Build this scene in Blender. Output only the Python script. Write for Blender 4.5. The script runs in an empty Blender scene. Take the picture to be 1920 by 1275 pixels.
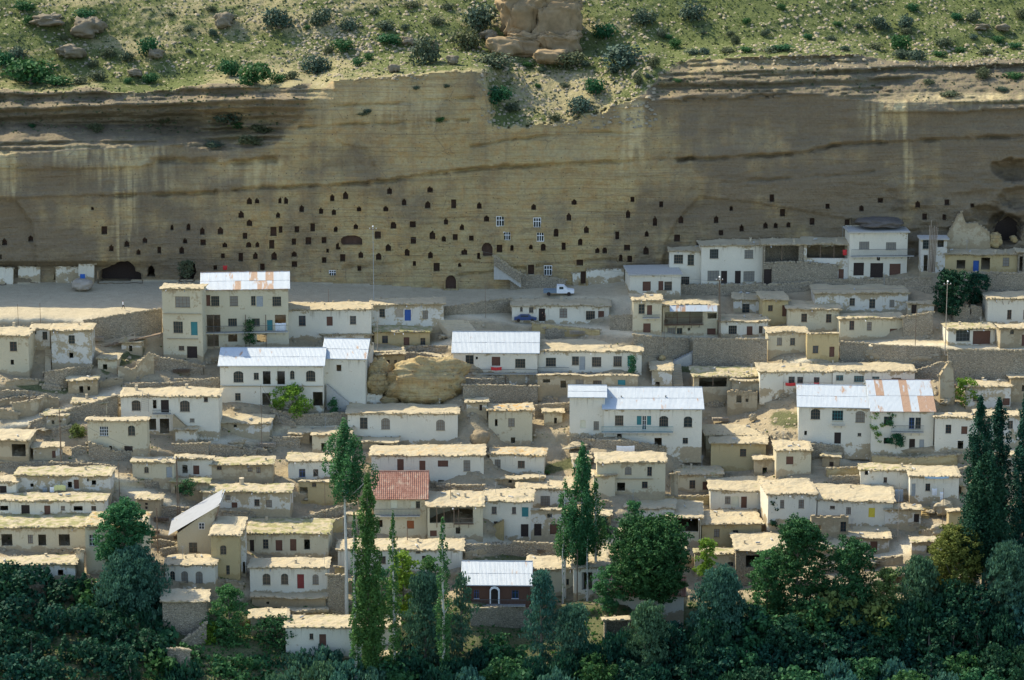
import bpy, math, random
import numpy as np
from mathutils import Vector, Matrix
R = math.radians
rnd = random.Random(7)
rng = np.random.default_rng(11)
scene = bpy.context.scene
COL = scene.collection

# ------------------------------------------------------------------ camera, sky, sun, exposure
HC, PITCH, FPX = 153.0, R(13.0), 5280.0
cam_d = bpy.data.cameras.new("camera")
cam_d.sensor_width = 36.0
cam_d.lens = 36.0 * FPX / 1920.0
cam_d.clip_start = 1.0
cam_d.clip_end = 5000.0
cam = bpy.data.objects.new("camera", cam_d)
COL.objects.link(cam)
cam.location = (0, 0, HC)
cam.rotation_euler = (math.pi / 2 - PITCH, 0, 0)
scene.camera = cam

SUN_EL, SUN_AZ = R(45.5), R(-53.5)          # azimuth from +Y (away), negative = to the left
sdir = Vector((math.sin(SUN_AZ) * math.cos(SUN_EL), math.cos(SUN_AZ) * math.cos(SUN_EL), math.sin(SUN_EL)))
world = bpy.data.worlds.new("World")
scene.world = world
world.use_nodes = True
wn = world.node_tree.nodes
wn.clear()
sky = wn.new("ShaderNodeTexSky")
sky.sky_type = 'NISHITA'
sky.sun_disc = False
sky.sun_elevation = SUN_EL
sky.sun_rotation = SUN_AZ
sky.air_density = 1.0
sky.dust_density = 1.0
bg = wn.new("ShaderNodeBackground")
bg.inputs['Strength'].default_value = 0.15
wo = wn.new("ShaderNodeOutputWorld")
world.node_tree.links.new(sky.outputs[0], bg.inputs['Color'])
world.node_tree.links.new(bg.outputs[0], wo.inputs['Surface'])
sun_d = bpy.data.lights.new("sun", 'SUN')
sun_d.energy = 3.2
sun_d.angle = R(0.5)
sun_d.color = (1.0, 0.90, 0.68)
sun = bpy.data.objects.new("sun", sun_d)
COL.objects.link(sun)
sun.rotation_euler = sdir.to_track_quat('Z', 'Y').to_euler()
sun.location = (0, 400, 300)
vs = scene.view_settings
vs.view_transform = 'Standard'
vs.look = 'None'
vs.exposure = 1.10
vs.gamma = 1.0
vs.use_curve_mapping = False

# ------------------------------------------------------------------ pixel rays
CP, SP = math.cos(PITCH), math.sin(PITCH)
def ray(px, py):
    dx = (px - 960.0) / FPX
    dy = -(py - 637.5) / FPX
    return dx, CP + dy * SP, -SP + dy * CP
def at(px, py, Y):
    dx, dyy, dz = ray(px, py)
    t = Y / dyy
    return Vector((dx * t, Y, HC + dz * t))
CR = {  # crops: origin, scale
 'A': (0, 480, 3.983), 'B': (480, 480, 3.983), 'C': (960, 480, 3.983), 'D': (1440, 480, 3.983),
 'E': (0, 780, 3.983), 'F': (480, 780, 3.983), 'G': (960, 780, 3.983), 'H': (1440, 780, 3.983),
 'I': (1440, 360, 3.983), 'J': (0, 955, 3.983), 'K': (480, 955, 3.983), 'L': (960, 955, 3.983), 'M': (1440, 955, 3.983),
 'a': (0, 340, 4.8), 'b': (400, 340, 6.373), 'c': (680, 340, 6.373), 'd': (960, 340, 6.373), 'e': (1200, 340, 4.8),
 'p': (0, 0, 1.0), 'u': (0, 0, 2.966), 'v': (640, 0, 2.966), 'x': (1280, 0, 2.966)}
def cv(c, x, y):
    ox, oy, s = CR[c]
    return ox + x / s, oy + y / s

# ------------------------------------------------------------------ noise
_T = rng.random((6, 256, 256))
def vn(x, y, k=0):
    x = np.asarray(x, float); y = np.asarray(y, float)
    xi = np.floor(x).astype(int); yi = np.floor(y).astype(int)
    fx = x - xi; fy = y - yi
    fx = fx * fx * (3 - 2 * fx); fy = fy * fy * (3 - 2 * fy)
    T = _T[k % 6]
    a = T[xi & 255, yi & 255]; b = T[(xi + 1) & 255, yi & 255]
    c = T[xi & 255, (yi + 1) & 255]; d = T[(xi + 1) & 255, (yi + 1) & 255]
    return (a * (1 - fx) + b * fx) * (1 - fy) + (c * (1 - fx) + d * fx) * fy
def fbm(x, y, o=4, k=0):
    s = 0; a = 0.5; t = 0
    for i in range(o):
        s = s + a * vn(np.asarray(x) * 2 ** i + 17.3 * i, np.asarray(y) * 2 ** i + 5.1 * i, k + i); t += a; a *= 0.5
    return s / t * 2 - 1

# ------------------------------------------------------------------ objects
def tag(o, label=None, cat=None, group=None, kind=None):
    if label: o['label'] = label
    if cat: o['category'] = cat
    if group: o['group'] = group
    if kind: o['kind'] = kind
    return o
def empty(name, loc, rz=0.0):
    o = bpy.data.objects.new(name, None)
    o.empty_display_size = 0.5
    COL.objects.link(o)
    o.location = loc
    o.rotation_euler = (0, 0, rz)
    return o
def mesh_obj(name, verts, faces, mat, parent=None, smooth=False, mats=None, fm=None, attrs=None):
    me = bpy.data.meshes.new(name)
    me.from_pydata([tuple(v) for v in verts], [], faces)
    for m in (mats or [mat]): me.materials.append(m)
    if fm is not None: me.polygons.foreach_set('material_index', np.asarray(fm, dtype=np.int32))
    if smooth: me.polygons.foreach_set('use_smooth', np.ones(len(me.polygons), dtype=bool))
    if attrs:
        for k, v in attrs.items():
            a = me.attributes.new(k, 'FLOAT', 'POINT')
            a.data.foreach_set('value', np.asarray(v, dtype=np.float32))
    me.update()
    o = bpy.data.objects.new(name, me)
    COL.objects.link(o)
    if parent: o.parent = parent
    return o
def quick_mesh(name, V, Fq, mat, nside=4, smooth=False, attrs=None, parent=None, mats=None, fm=None):
    """numpy arrays -> mesh object"""
    me = bpy.data.meshes.new(name)
    V = np.asarray(V, dtype=np.float32); Fq = np.asarray(Fq, dtype=np.int32)
    n = len(Fq)
    me.vertices.add(len(V)); me.vertices.foreach_set('co', V.ravel())
    me.loops.add(n * nside); me.loops.foreach_set('vertex_index', Fq.ravel())
    me.polygons.add(n); me.polygons.foreach_set('loop_start', np.arange(n, dtype=np.int32) * nside)
    for m in (mats or [mat]): me.materials.append(m)
    if fm is not None: me.polygons.foreach_set('material_index', np.asarray(fm, dtype=np.int32))
    if smooth: me.polygons.foreach_set('use_smooth', np.ones(n, dtype=bool))
    if attrs:
        for k, v in attrs.items():
            a = me.attributes.new(k, 'FLOAT', 'POINT')
            a.data.foreach_set('value', np.asarray(v, dtype=np.float32))
    me.update(calc_edges=True)
    if parent is False: return me
    o = bpy.data.objects.new(name, me)
    COL.objects.link(o)
    if parent: o.parent = parent
    return o
class MB:
    def __init__(s): s.v = []; s.f = []; s.m = []
    def add(s, vs, fs, m=0):
        b = len(s.v); s.v += [tuple(v) for v in vs]; s.f += [tuple(i + b for i in f) for f in fs]; s.m += [m] * len(fs)
    def box(s, x0, x1, y0, y1, z0, z1, m=0, j=0.0):
        vs = [(x, y, z) for z in (z0, z1) for y in (y0, y1) for x in (x0, x1)]
        if j: vs = [(a + rnd.uniform(-j, j), b + rnd.uniform(-j, j), c + rnd.uniform(-j, j)) for a, b, c in vs]
        s.add(vs, [(0, 2, 3, 1), (4, 5, 7, 6), (0, 1, 5, 4), (2, 6, 7, 3), (0, 4, 6, 2), (1, 3, 7, 5)], m)
    def bar(s, p, q, r, m=0, n=5, r2=None):
        p = Vector(p); q = Vector(q); d = q - p
        if d.length < 1e-6: return
        r2 = r if r2 is None else r2
        a = d.orthogonal().normalized(); b = d.cross(a).normalized()
        vs = []
        for c, rr in ((p, r), (q, r2)):
            for i in range(n):
                t = 2 * math.pi * i / n
                vs.append(c + a * (rr * math.cos(t)) + b * (rr * math.sin(t)))
        fs = [(i, (i + 1) % n, n + (i + 1) % n, n + i) for i in range(n)] + [tuple(range(n))[::-1], tuple(range(n, 2 * n))]
        s.add(vs, fs, m)
    def tube(s, pts, rad, m=0, n=6):
        for i in range(len(pts) - 1): s.bar(pts[i], pts[i + 1], rad[i], m, n, rad[i + 1])
    def obj(s, name, mats, parent=None, smooth=False):
        if not isinstance(mats, (list, tuple)): mats = [mats]
        return mesh_obj(name, s.v, s.f, None, parent, smooth, mats, s.m)

# ------------------------------------------------------------------ materials
class NT:
    def __init__(s, name, rough=0.9, spec=0.2):
        s.m = bpy.data.materials.new(name); s.m.use_nodes = True
        s.t = s.m.node_tree; s.n = s.t.nodes; s.l = s.t.links
        s.b = s.n['Principled BSDF']
        s.b.inputs['Roughness'].default_value = rough
        s.b.inputs['Specular IOR Level'].default_value = spec
        s.pos = s.n.new('ShaderNodeNewGeometry').outputs['Position']
        s.oi = None
    def info(s):
        if s.oi is None: s.oi = s.n.new('ShaderNodeObjectInfo')
        return s.oi
    def lk(s, a, b):
        if isinstance(a, (int, float)): b.default_value = a
        elif isinstance(a, tuple): b.default_value = (*a, 1.0) if len(a) == 3 else a
        else: s.l.new(a, b)
    def math(s, op, a, b=0.0, c=0.0, clamp=False):
        n = s.n.new('ShaderNodeMath'); n.operation = op; n.use_clamp = clamp
        s.lk(a, n.inputs[0]); s.lk(b, n.inputs[1]); s.lk(c, n.inputs[2]); return n.outputs[0]
    def vec(s, scale=(1, 1, 1), src=None, off=None):
        n = s.n.new('ShaderNodeMapping'); s.l.new(src or s.pos, n.inputs[0]); n.inputs['Scale'].default_value = scale
        if off is not None:
            c = s.n.new('ShaderNodeVectorMath'); c.operation = 'SCALE'; c.inputs[0].default_value = (37.0, 11.0, 23.0)
            s.lk(off, c.inputs['Scale']); s.l.new(c.outputs[0], n.inputs['Location'])
        return n.outputs[0]
    def noise(s, scale, detail=4, v=None, rough=0.55):
        n = s.n.new('ShaderNodeTexNoise'); n.inputs['Scale'].default_value = scale; n.inputs['Detail'].default_value = detail
        n.inputs['Roughness'].default_value = rough; s.l.new(v if v is not None else s.pos, n.inputs['Vector']); return n.outputs['Fac']
    def voro(s, scale, v=None, feat='F1', out='Distance'):
        n = s.n.new('ShaderNodeTexVoronoi'); n.feature = feat; n.inputs['Scale'].default_value = scale
        s.l.new(v if v is not None else s.pos, n.inputs['Vector']); return n.outputs[out]
    def ramp(s, f, a, b):
        n = s.n.new('ShaderNodeMapRange'); n.interpolation_type = 'SMOOTHSTEP'
        s.lk(f, n.inputs[0]); n.inputs[1].default_value = a; n.inputs[2].default_value = b; return n.outputs[0]
    def mix(s, f, a, b, mode='MIX'):
        n = s.n.new('ShaderNodeMix'); n.data_type = 'RGBA'; n.blend_type = mode
        s.lk(f, n.inputs[0]); s.lk(a, n.inputs[6]); s.lk(b, n.inputs[7]); return n.outputs[2]
    def attr(s, name, out='Fac'):
        n = s.n.new('ShaderNodeAttribute'); n.attribute_name = name; return n.outputs[out]
    def bump(s, h, strength=0.5, dist=0.1):
        n = s.n.new('ShaderNodeBump'); n.inputs['Strength'].default_value = strength; n.inputs['Distance'].default_value = dist
        s.l.new(h, n.inputs['Height']); s.l.new(n.outputs[0], s.b.inputs['Normal'])
    def col(s, c): s.lk(c, s.b.inputs['Base Color']); return s.m
def plain(name, c, rough=0.85, spec=0.2, var=0.25, sc=2.0, metal=0.0):
    t = NT(name, rough, spec)
    t.b.inputs['Metallic'].default_value = metal
    f = t.noise(sc, 4)
    d = tuple(x * (1 - var) for x in c); e = tuple(min(1, x * (1 + var)) for x in c)
    return t.col(t.mix(f, d, e))
M = {}
def wall_mat(name, paint, mud, amount, stone=0.0):
    """plaster: paint over mud, worn near the ground and under the eave; own shapes of dirt"""
    t = NT(name, 0.92, 0.1)
    off = t.info().outputs['Random']
    v = t.vec((1, 1, 1), off=off)
    n1 = t.noise(0.55, 5, v); n2 = t.noise(2.6, 4, v); n3 = t.noise(9.0, 3, v)
    hb = t.attr('hb'); ht = t.attr('ht')
    lo = t.math('SUBTRACT', 1.0, t.ramp(hb, 0.0, 1.1)); hi = t.math('SUBTRACT', 1.0, t.ramp(ht, 0.25, 1.1))
    m = t.math('ADD', n1, t.math('MULTIPLY', n2, 0.45))
    m = t.math('ADD', m, t.math('MULTIPLY', lo, 0.30)); m = t.math('ADD', m, t.math('MULTIPLY', hi, 0.16))
    wear = t.ramp(m, amount, amount + 0.10)
    mudc = t.mix(n2, tuple(c * 0.72 for c in mud), tuple(min(1, c * 1.2) for c in mud))
    pc = t.mix(n1, tuple(c * 0.90 for c in paint), paint)
    c = t.mix(wear, pc, mudc)
    vs_ = t.vec((2.6, 2.6, 0.22), off=off)
    st = t.ramp(t.noise(1.0, 4, vs_), 0.54, 0.74)
    st = t.math('MULTIPLY', st, t.math('SUBTRACT', 1.0, t.ramp(ht, 0.3, 2.6)))
    c = t.mix(t.math('MULTIPLY', st, 0.6), c, tuple(x * 0.6 for x in mud))
    gr = t.mix(n3, (0.80, 0.80, 0.80), (1.1, 1.1, 1.1))
    c = t.mix(1.0, c, gr, 'MULTIPLY')
    # faded patches differ house to house
    big = t.mix(t.noise(0.16, 3, v), (0.80, 0.79, 0.76), (1.06, 1.05, 1.03))
    c = t.mix(1.0, c, big, 'MULTIPLY')
    if stone:
        vo = t.voro(2.6, t.vec((1, 1, 1.7), off=off), 'DISTANCE_TO_EDGE')
        vc = t.voro(2.6, t.vec((1, 1, 1.7), off=off), 'F1', 'Color')
        c = t.mix(t.ramp(vo, 0.0, 0.09), tuple(x * 0.35 for x in mud), t.mix(0.5, c, t.mix(t.math('MULTIPLY', vc, 1.0), tuple(x * 0.55 for x in mud), tuple(min(1, x * 1.45) for x in mud))))
        t.bump(t.math('ADD', vo, t.math('MULTIPLY', n3, 0.15)), 0.9, 0.25)
    else:
        t.bump(t.math('ADD', t.math('MULTIPLY', n2, 0.8), t.math('MULTIPLY', n3, 0.4)), 0.5, 0.12)
    M[name] = t.col(c)
MUD = (0.44, 0.36, 0.235)
wall_mat('white', (0.76, 0.72, 0.60), MUD, 0.90)
wall_mat('cream', (0.62, 0.56, 0.40), MUD, 0.84)
wall_mat('patchy', (0.68, 0.66, 0.59), (0.44, 0.37, 0.25), 0.72)
wall_mat('mud', (0.50, 0.43, 0.30), (0.38, 0.31, 0.20), 0.70)
wall_mat('ochre', (0.52, 0.42, 0.23), (0.44, 0.34, 0.17), 0.85)
wall_mat('stone', (0.42, 0.37, 0.28), (0.36, 0.31, 0.225), 0.60, 1.0)
wall_mat('brick', (0.14, 0.078, 0.056), (0.16, 0.08, 0.06), 0.9)

def roof_mat():
    t = NT('mud_roof', 0.95, 0.05)
    inf = t.info(); off = inf.outputs['Random']
    sc = t.n.new('ShaderNodeSeparateColor'); t.l.new(inf.outputs['Color'], sc.inputs[0])
    v = t.vec((1, 1, 1), off=off)
    n1 = t.noise(0.45, 5, v); n2 = t.noise(2.2, 4, v); n3 = t.noise(8, 3, v)
    c = t.mix(n1, (0.38, 0.315, 0.205), (0.56, 0.485, 0.33))
    c = t.mix(t.ramp(n2, 0.42, 0.72), c, (0.46, 0.385, 0.25))
    c = t.mix(t.math('MULTIPLY', t.ramp(t.noise(0.9, 3, v), 0.5, 0.66), sc.outputs[2]), c, (0.50, 0.32, 0.13))
    g = t.ramp(t.math('ADD', t.noise(0.8, 5, v), t.math('MULTIPLY', sc.outputs[0], 0.27)), 0.60, 0.78)
    gc = t.mix(n3, (0.13, 0.15, 0.04), (0.34, 0.32, 0.13))
    c = t.mix(t.math('MULTIPLY', g, 0.75), c, gc)
    c = t.mix(1.0, c, t.mix(n3, (0.72, 0.72, 0.72), (1.15, 1.15, 1.15)), 'MULTIPLY')
    c = t.mix(t.ramp(n3, 0.60, 0.72), c, (0.30, 0.25, 0.16))
    t.bump(t.math('ADD', n2, t.math('MULTIPLY', n3, 0.6)), 0.7, 0.15)
    M['roof'] = t.col(c)
roof_mat()
def metal_mat(name, rust):
    t = NT(name, 0.5, 0.3)
    off = t.info().outputs['Random']
    v = t.vec((1, 1, 1), off=off)
    n = t.noise(0.5, 4, v)
    c = t.mix(n, (0.34, 0.38, 0.41), (0.46, 0.50, 0.52))
    sc = t.n.new('ShaderNodeSeparateColor'); t.l.new(t.info().outputs['Color'], sc.inputs[0])
    r = t.ramp(t.math('ADD', t.noise(0.9, 4, t.vec((1.2, 0.35, 0.35), off=off)), t.math('MULTIPLY', sc.outputs[0], rust)), 0.62, 0.76)
    c = t.mix(r, c, t.mix(t.noise(5, 3), (0.24, 0.12, 0.065), (0.42, 0.29, 0.19)))
    M[name] = t.col(c)
metal_mat('tin', 0.30)
M['tin_old'] = plain('dull_tin', (0.25, 0.265, 0.28), 0.6, 0.2, 0.15, 0.7)
M['wood'] = plain('weathered_wood', (0.17, 0.125, 0.085), 0.8, 0.2, 0.4, 5)
M['woodlt'] = plain('bleached_wood', (0.36, 0.31, 0.24), 0.8, 0.2, 0.3, 5)
M['brown'] = plain('brown_paint', (0.12, 0.06, 0.04), 0.7, 0.3, 0.3, 4)
M['red'] = plain('red_paint', (0.20, 0.04, 0.035), 0.7, 0.3, 0.3, 4)
M['blue'] = plain('blue_paint', (0.03, 0.09, 0.30), 0.6, 0.3, 0.25, 4)
M['teal'] = plain('teal_paint', (0.04, 0.19, 0.20), 0.6, 0.3, 0.25, 4)
M['grey'] = plain('grey_paint', (0.30, 0.32, 0.32), 0.7, 0.3, 0.25, 4)
M['creamp'] = plain('cream_paint', (0.62, 0.60, 0.45), 0.7, 0.3, 0.15, 4)
M['yellow'] = plain('yellow_cloth', (0.62, 0.50, 0.07), 0.9, 0.1, 0.2, 4)
M['orange'] = plain('orange_brown_paint', (0.28, 0.10, 0.04), 0.8, 0.2, 0.25, 4)
M['whitep'] = plain('white_paint', (0.75, 0.76, 0.76), 0.6, 0.3, 0.1, 3)
M['dark'] = plain('near_black_cave_shade', (0.045, 0.035, 0.03), 0.9, 0.1, 0.4, 4)  # near-black for doors, tyres and clothes; also paints the shade inside cave mouths
M['iron'] = plain('iron_rail', (0.10, 0.11, 0.11), 0.6, 0.3, 0.3, 6)
M['concrete'] = plain('concrete', (0.42, 0.41, 0.37), 0.9, 0.1, 0.25, 3)
M['rubble'] = plain('rubble_stone', (0.33, 0.28, 0.19), 0.95, 0.1, 0.35, 1.3)
M['darkrubble'] = plain('grey_brown_stone', (0.34, 0.30, 0.24), 0.95, 0.1, 0.35, 1.3)  # even grey-brown stone for the heap on the square
M['reed'] = plain('reed_thatch', (0.24, 0.19, 0.12), 0.95, 0.05, 0.45, 4)
M['earthst'] = plain('packed_earth', (0.47, 0.40, 0.28), 0.95, 0.05, 0.25, 1.5)
M['curtain'] = plain('curtain_behind_glass', (0.20, 0.19, 0.16), 0.4, 0.4, 0.3, 3)
g = NT('window_glass', 0.15, 0.5); M['glass'] = g.col(g.mix(g.noise(0.8, 3), (0.012, 0.02, 0.022), (0.05, 0.065, 0.065)))
def tile_mat():
    t = NT('clay_tile', 0.85, 0.15)
    vc = t.voro(2.6, t.vec((1, 0.8, 1)), 'F1', 'Color')
    c = t.mix(vc, (0.28, 0.13, 0.09), (0.42, 0.24, 0.17))
    c = t.mix(t.ramp(t.noise(0.8, 4), 0.5, 0.75), c, (0.50, 0.36, 0.26))
    M['tile'] = t.col(c)
tile_mat()
# ------------------------------------------------------------------ the relief of the place: Y (distance) of ground, cliff and hill
def pl_interp(pts, x):
    return np.interp(x, [p[0] for p in pts], [p[1] for p in pts])
def inpoly(px, py, poly):
    px = np.asarray(px, float); py = np.asarray(py, float)
    r = np.zeros(px.shape, bool); n = len(poly); j = n - 1
    for i in range(n):
        xi, yi = poly[i]; xj, yj = poly[j]
        if yi != yj:
            r ^= ((yi > py) != (yj > py)) & (px < (xj - xi) * (py - yi) / (yj - yi) + xi)
        j = i
    return r
GX = np.concatenate([[-9000, -6000, -4000, -2600, -1800, -1200, -900], np.arange(-700, -30, 12), np.arange(-30, 1950, 3.0), np.arange(1950, 2620, 12), [2820, 3200, 3800, 4600, 6000, 8000, 11000]]).astype(float)
GY = np.concatenate([[-780, -700, -620, -540, -460, -400, -340, -280, -230, -190, -150, -120, -90, -70, -54, -44, -36, -30], np.arange(-26, 560, 2.5), np.arange(560, 1310, 5.0), np.arange(1310, 1640, 15)]).astype(float)
XX, YY = np.meshgrid(GX, GY)
BASE = [(-9000, 530), (0, 531), (300, 524), (560, 528), (700, 533), (850, 543), (980, 540), (1170, 528), (1250, 512), (1450, 505), (1600, 500), (1780, 470), (1920, 470), (11000, 470)]
RIM = [(-9000, 290), (0, 286), (150, 276), (250, 270), (330, 266), (400, 280), (500, 268), (525, 252), (550, 232), (574, 196), (596, 166), (628, 149), (780, 139), (880, 130), (908, 134), (918, 180), (922, 240), (1040, 228), (1120, 208), (1180, 190), (1214, 168), (1246, 138), (1290, 112), (1450, 106), (1600, 102), (1700, 118), (1760, 128), (1920, 122), (11000, 122)]
bx = pl_interp(BASE, GX)[None, :]
tx = pl_interp(RIM, GX)[None, :] + (6 * fbm(GX / 14.0, GX * 0 + 3.3, 3))[None, :]
RT = np.zeros_like(XX)
ground = YY > bx
RT[ground] = 0.144
WX = XX + 36 * fbm(YY / 22.0, XX / 90.0, 4, 2) * (YY < 300)
txw = pl_interp(RIM, WX) + 6 * fbm(XX / 14.0, XX * 0 + 3.3, 3)
face = (YY <= bx) & (YY > txw)
def rgn(poly, rate, add=False):
    m = inpoly(XX, YY, poly)
    if add: RT[m] += rate
    else: RT[m] = rate
    return m
rgn([(-9000, 523), (300, 515), (560, 520), (700, 525), (850, 535), (980, 532), (1170, 520), (1250, 512), (1250, 545), (1170, 560), (980, 552), (860, 572), (700, 575), (560, 575), (300, 590), (170, 598), (-9000, 602)], 0.42)
rgn([(830, 575), (900, 572), (960, 600), (1180, 615), (1440, 625), (1580, 636), (1920, 642), (11000, 642), (11000, 656), (1920, 656), (1620, 651), (1440, 636), (1160, 628), (960, 612), (880, 600), (830, 600)], 0.40)
rgn([(1190, 631), (1445, 637), (1445, 686), (1190, 668)], 0.03)
rgn([(1580, 652), (1920, 657), (11000, 657), (11000, 706), (1920, 706), (1780, 700), (1580, 688)], 0.03)
tn = np.clip((vn(XX / 95.0 + 3, (YY + 10 * fbm(XX / 70., YY / 50., 2, 1)) / 11.0, 4) - .5) * 5 + .5, 0, 1)
RT0 = np.where(ground, RT, 0)
RT = np.where(ground & (RT > .1) & (RT < .2) & (YY > 600) & (YY < 1180), RT * (0.12 + 1.76 * tn), RT)
RT[~ground] = 0
RT[ground] = RT[ground] if True else 0
ground_rate = RT.copy()
# ground relief noise
gn = fbm(XX / 60.0, YY / 22.0, 4, 1)
# left-hand strata shelf between rim (285) and the hill (155); ledges alternate with risers
def strata(s, k):
    v = vn(s, s * 0 + 0.5 + k * 7, k)
    return np.clip((v - 0.5) * 4 + 0.5, 0, 1)
WY = YY + 13 * fbm(XX / 55.0, XX * 0 + 7.7, 4, 2)
lefts = inpoly(WX, np.where(YY < 215, WY, YY), [(-9000, 290), (0, 290), (330, 272), (400, 284), (500, 272), (530, 254), (556, 230), (585, 178), (590, 158), (430, 158), (300, 166), (0, 168), (-9000, 172)])
s1 = (YY + 0.03 * XX) / 9.0 + 0.6 * fbm(XX / 90.0, YY / 40.0, 3, 2)
leftr = -0.24 + 0.72 * strata(s1 * 2.6, 1)
leftr[inpoly(XX, YY, [(-9000, 228), (0, 228), (330, 232), (400, 246), (380, 262), (200, 262), (-9000, 270)])] = 0.30
rights = inpoly(XX, np.where(YY < 140, YY + 6 * fbm(XX / 45.0, XX * 0 + 2.2, 4, 1), YY), [(1230, 185), (1214, 168), (1246, 138), (1290, 110), (1600, 100), (1700, 116), (1920, 110), (11000, 110), (11000, 200), (1920, 196), (1640, 190), (1500, 172), (1330, 172)])
s2 = (YY + 0.025 * XX) / 7.0 + 0.5 * fbm(XX / 80.0, YY / 40.0, 3, 3)
rightr = -0.20 + 0.50 * strata(s2 * 2.2, 2)
rightr[inpoly(XX, YY, [(1660, 150), (1920, 128), (11000, 120), (11000, 190), (1920, 176), (1720, 190), (1650, 186)])] = 0.22
notch = inpoly(WX, YY, [(922, 240), (1040, 228), (1120, 208), (1214, 176), (1252, 128), (1262, 108), (905, 108), (916, 180)])
RC = np.where(face, 0.004 + 0.03 * fbm(XX / 130.0, YY / 40.0, 4, 4), 0.0)
RC = np.where(face & (YY > 488) & (YY < 500), -0.22 * np.clip((320 - XX) / 120, 0, 1), RC)
RC = np.where(lefts, leftr, RC); RC = np.where(rights, rightr, RC); RC = np.where(notch & (YY < tx), 0.16, RC)
# the hill: one surface, reached by a flat shoulder above each face
HN = 9.0 * fbm(XX / 260.0, YY / 160.0, 4, 3) + 2.2 * fbm(XX / 60.0, YY / 34.0, 4, 5)
HY = 556.5 + 0.165 * (150 - YY) + HN * 0.55
HY = HY + np.where(YY < -30, (-30 - YY) * 0.05, 0)
D0 = 540 + 1.8 * fbm(GX / 300.0, GX * 0, 3, 1)
D0 = D0 - np.interp(GX, [-9000, -300, 0, 300, 1200, 1500, 1900, 2400, 11000], [36, 9, 7.0, 0, 0, 2.0, 5, 9, 30])  # left end brought forward, shaped so the cliff's shadow covers the square
DD = np.zeros_like(XX)
nr = len(GY)
for c in range(len(GX)):
    b = int(np.searchsorted(GY, bx[0, c]))
    d = D0[c]
    DD[b, c] = d
    for r in range(b + 1, nr):
        d -= RT[r, c] * (GY[r] - GY[r - 1]); DD[r, c] = d
    d = D0[c]; slope = False
    for r in range(b - 1, -1, -1):
        h = GY[r + 1] - GY[r]
        if face[r, c] or lefts[r, c] or rights[r, c] or (notch[r, c]):
            d += RC[r, c] * h
        else:
            d = min(d + 0.62 * h, max(HY[r, c], d + 0.05 * h))
        DD[r, c] = d
def blurx(A, sig, mask):
    k = int(sig * 3); w = np.exp(-0.5 * (np.arange(-k, k + 1) / sig) ** 2); w /= w.sum()
    P = np.pad(A, ((0, 0), (k, k)), mode='edge'); o = np.zeros_like(A)
    for i, q in enumerate(w): o += q * P[:, i:i + A.shape[1]]
    return np.where(mask, o, A)
REF = DD.copy()
for c in range(len(GX)):
    b = int(np.searchsorted(GY, bx[0, c])); d = D0[c]
    for r in range(b + 1, nr):
        d -= RT0[r, c] * (GY[r] - GY[r - 1]); REF[r, c] = d
dev = np.where(ground, DD - REF, 0.0)
ks = 9; kern = np.ones(2 * ks + 1) / (2 * ks + 1)
lp = np.apply_along_axis(lambda v: np.convolve(np.pad(v, ks, mode='edge'), kern, 'valid'), 0, dev)
DD = np.where(ground, REF + np.clip(dev - lp, -1.6, 1.3), DD)
DD = blurx(DD, 9, ground)
DD = blurx(DD, 5, notch & (YY < tx) & (XX > 930) & (XX < 1195))
DD = blurx(DD, 3, lefts & (XX < 520))
DD = blurx(DD, 3, rights & (XX > 1260))
DD = blurx(DD, 3.5, (~face) & (~ground) & (~lefts) & (~rights) & (YY > -10) & (YY < 170) & ((XX < 880) | (XX > 1240)))
DD = blurx(DD, 4, (XX > 893) & (XX < 945) & (YY > 60) & (YY < 250))
DD = blurx(DD, 4, (XX > 1180) & (XX < 1275) & (YY > 60) & (YY < 180))
DD = blurx(DD, 6, (XX > 500) & (XX < 625) & (YY > 120) & (YY < 262))
gfade = np.clip((YY - bx) / 60.0, 0, 1)
DD += np.where(ground, gfade * (1.1 * gn + 0.25 * fbm(XX / 14., YY / 7., 3, 2)), 0)
DD += np.where(notch & (YY < tx), 0.6 * fbm(XX / 30., YY / 20., 4, 2), 0)
# fine relief of the rock: bedding grooves and protruding slabs
fine = np.where((YY <= bx) & (YY > 90), 1.0, 0.0)
rock = 0.20 * fbm(XX / 26.0, (YY + 0.06 * XX) / 5.0, 4, 0) + 0.14 * fbm(XX / 7., YY / 7., 3, 3) + 0.45 * fbm(XX / 70.0, YY / 60.0, 3, 2)
DD += np.where(face, rock, 0)
def groove(pts, w, a):
    yl = pl_interp(pts, XX) + 2.5 * fbm(XX / 18.0, XX * 0, 3, 1)
    inside = (XX > pts[0][0]) & (XX < pts[-1][0])
    am = a * np.clip(0.4 + fbm(XX / 30.0, XX * 0 + 9, 3, 2) * 1.8 + 0.5, 0.15, 1.5)
    global DD
    DD = DD + np.where(inside & face, am * np.exp(-((YY - yl) / w) ** 2), 0)
def shelf(pts, a, fall=28):
    """rock above the line stands out by a and fades back upward"""
    yl = pl_interp(pts, XX) + 2.0 * fbm(XX / 22.0, XX * 0 + 4, 3, 3)
    inside = (XX > pts[0][0]) & (XX < pts[-1][0])
    e = np.minimum(np.clip((XX - pts[0][0]) / 40, 0, 1), np.clip((pts[-1][0] - XX) / 40, 0, 1))
    t = np.clip((yl - YY) / fall, 0, 1)
    global DD
    DD = DD - np.where(inside & (YY < yl) & (YY > 95), a * e * (1 - t) ** 1.0, 0)
shelf([(-300, 372), (0, 370), (200, 366), (420, 358), (640, 345), (900, 312), (1150, 300)], 0.7)
groove([(400, 357), (640, 347), (720, 340), (900, 316), (1200, 302), (1300, 297)], 2.6, 1.1)
groove([(1270, 300), (1500, 288), (1560, 272), (1750, 262), (1920, 255)], 3.0, 1.2)
shelf([(1270, 298), (1500, 287), (1560, 271), (1750, 262), (1990, 252)], 0.7)
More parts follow.
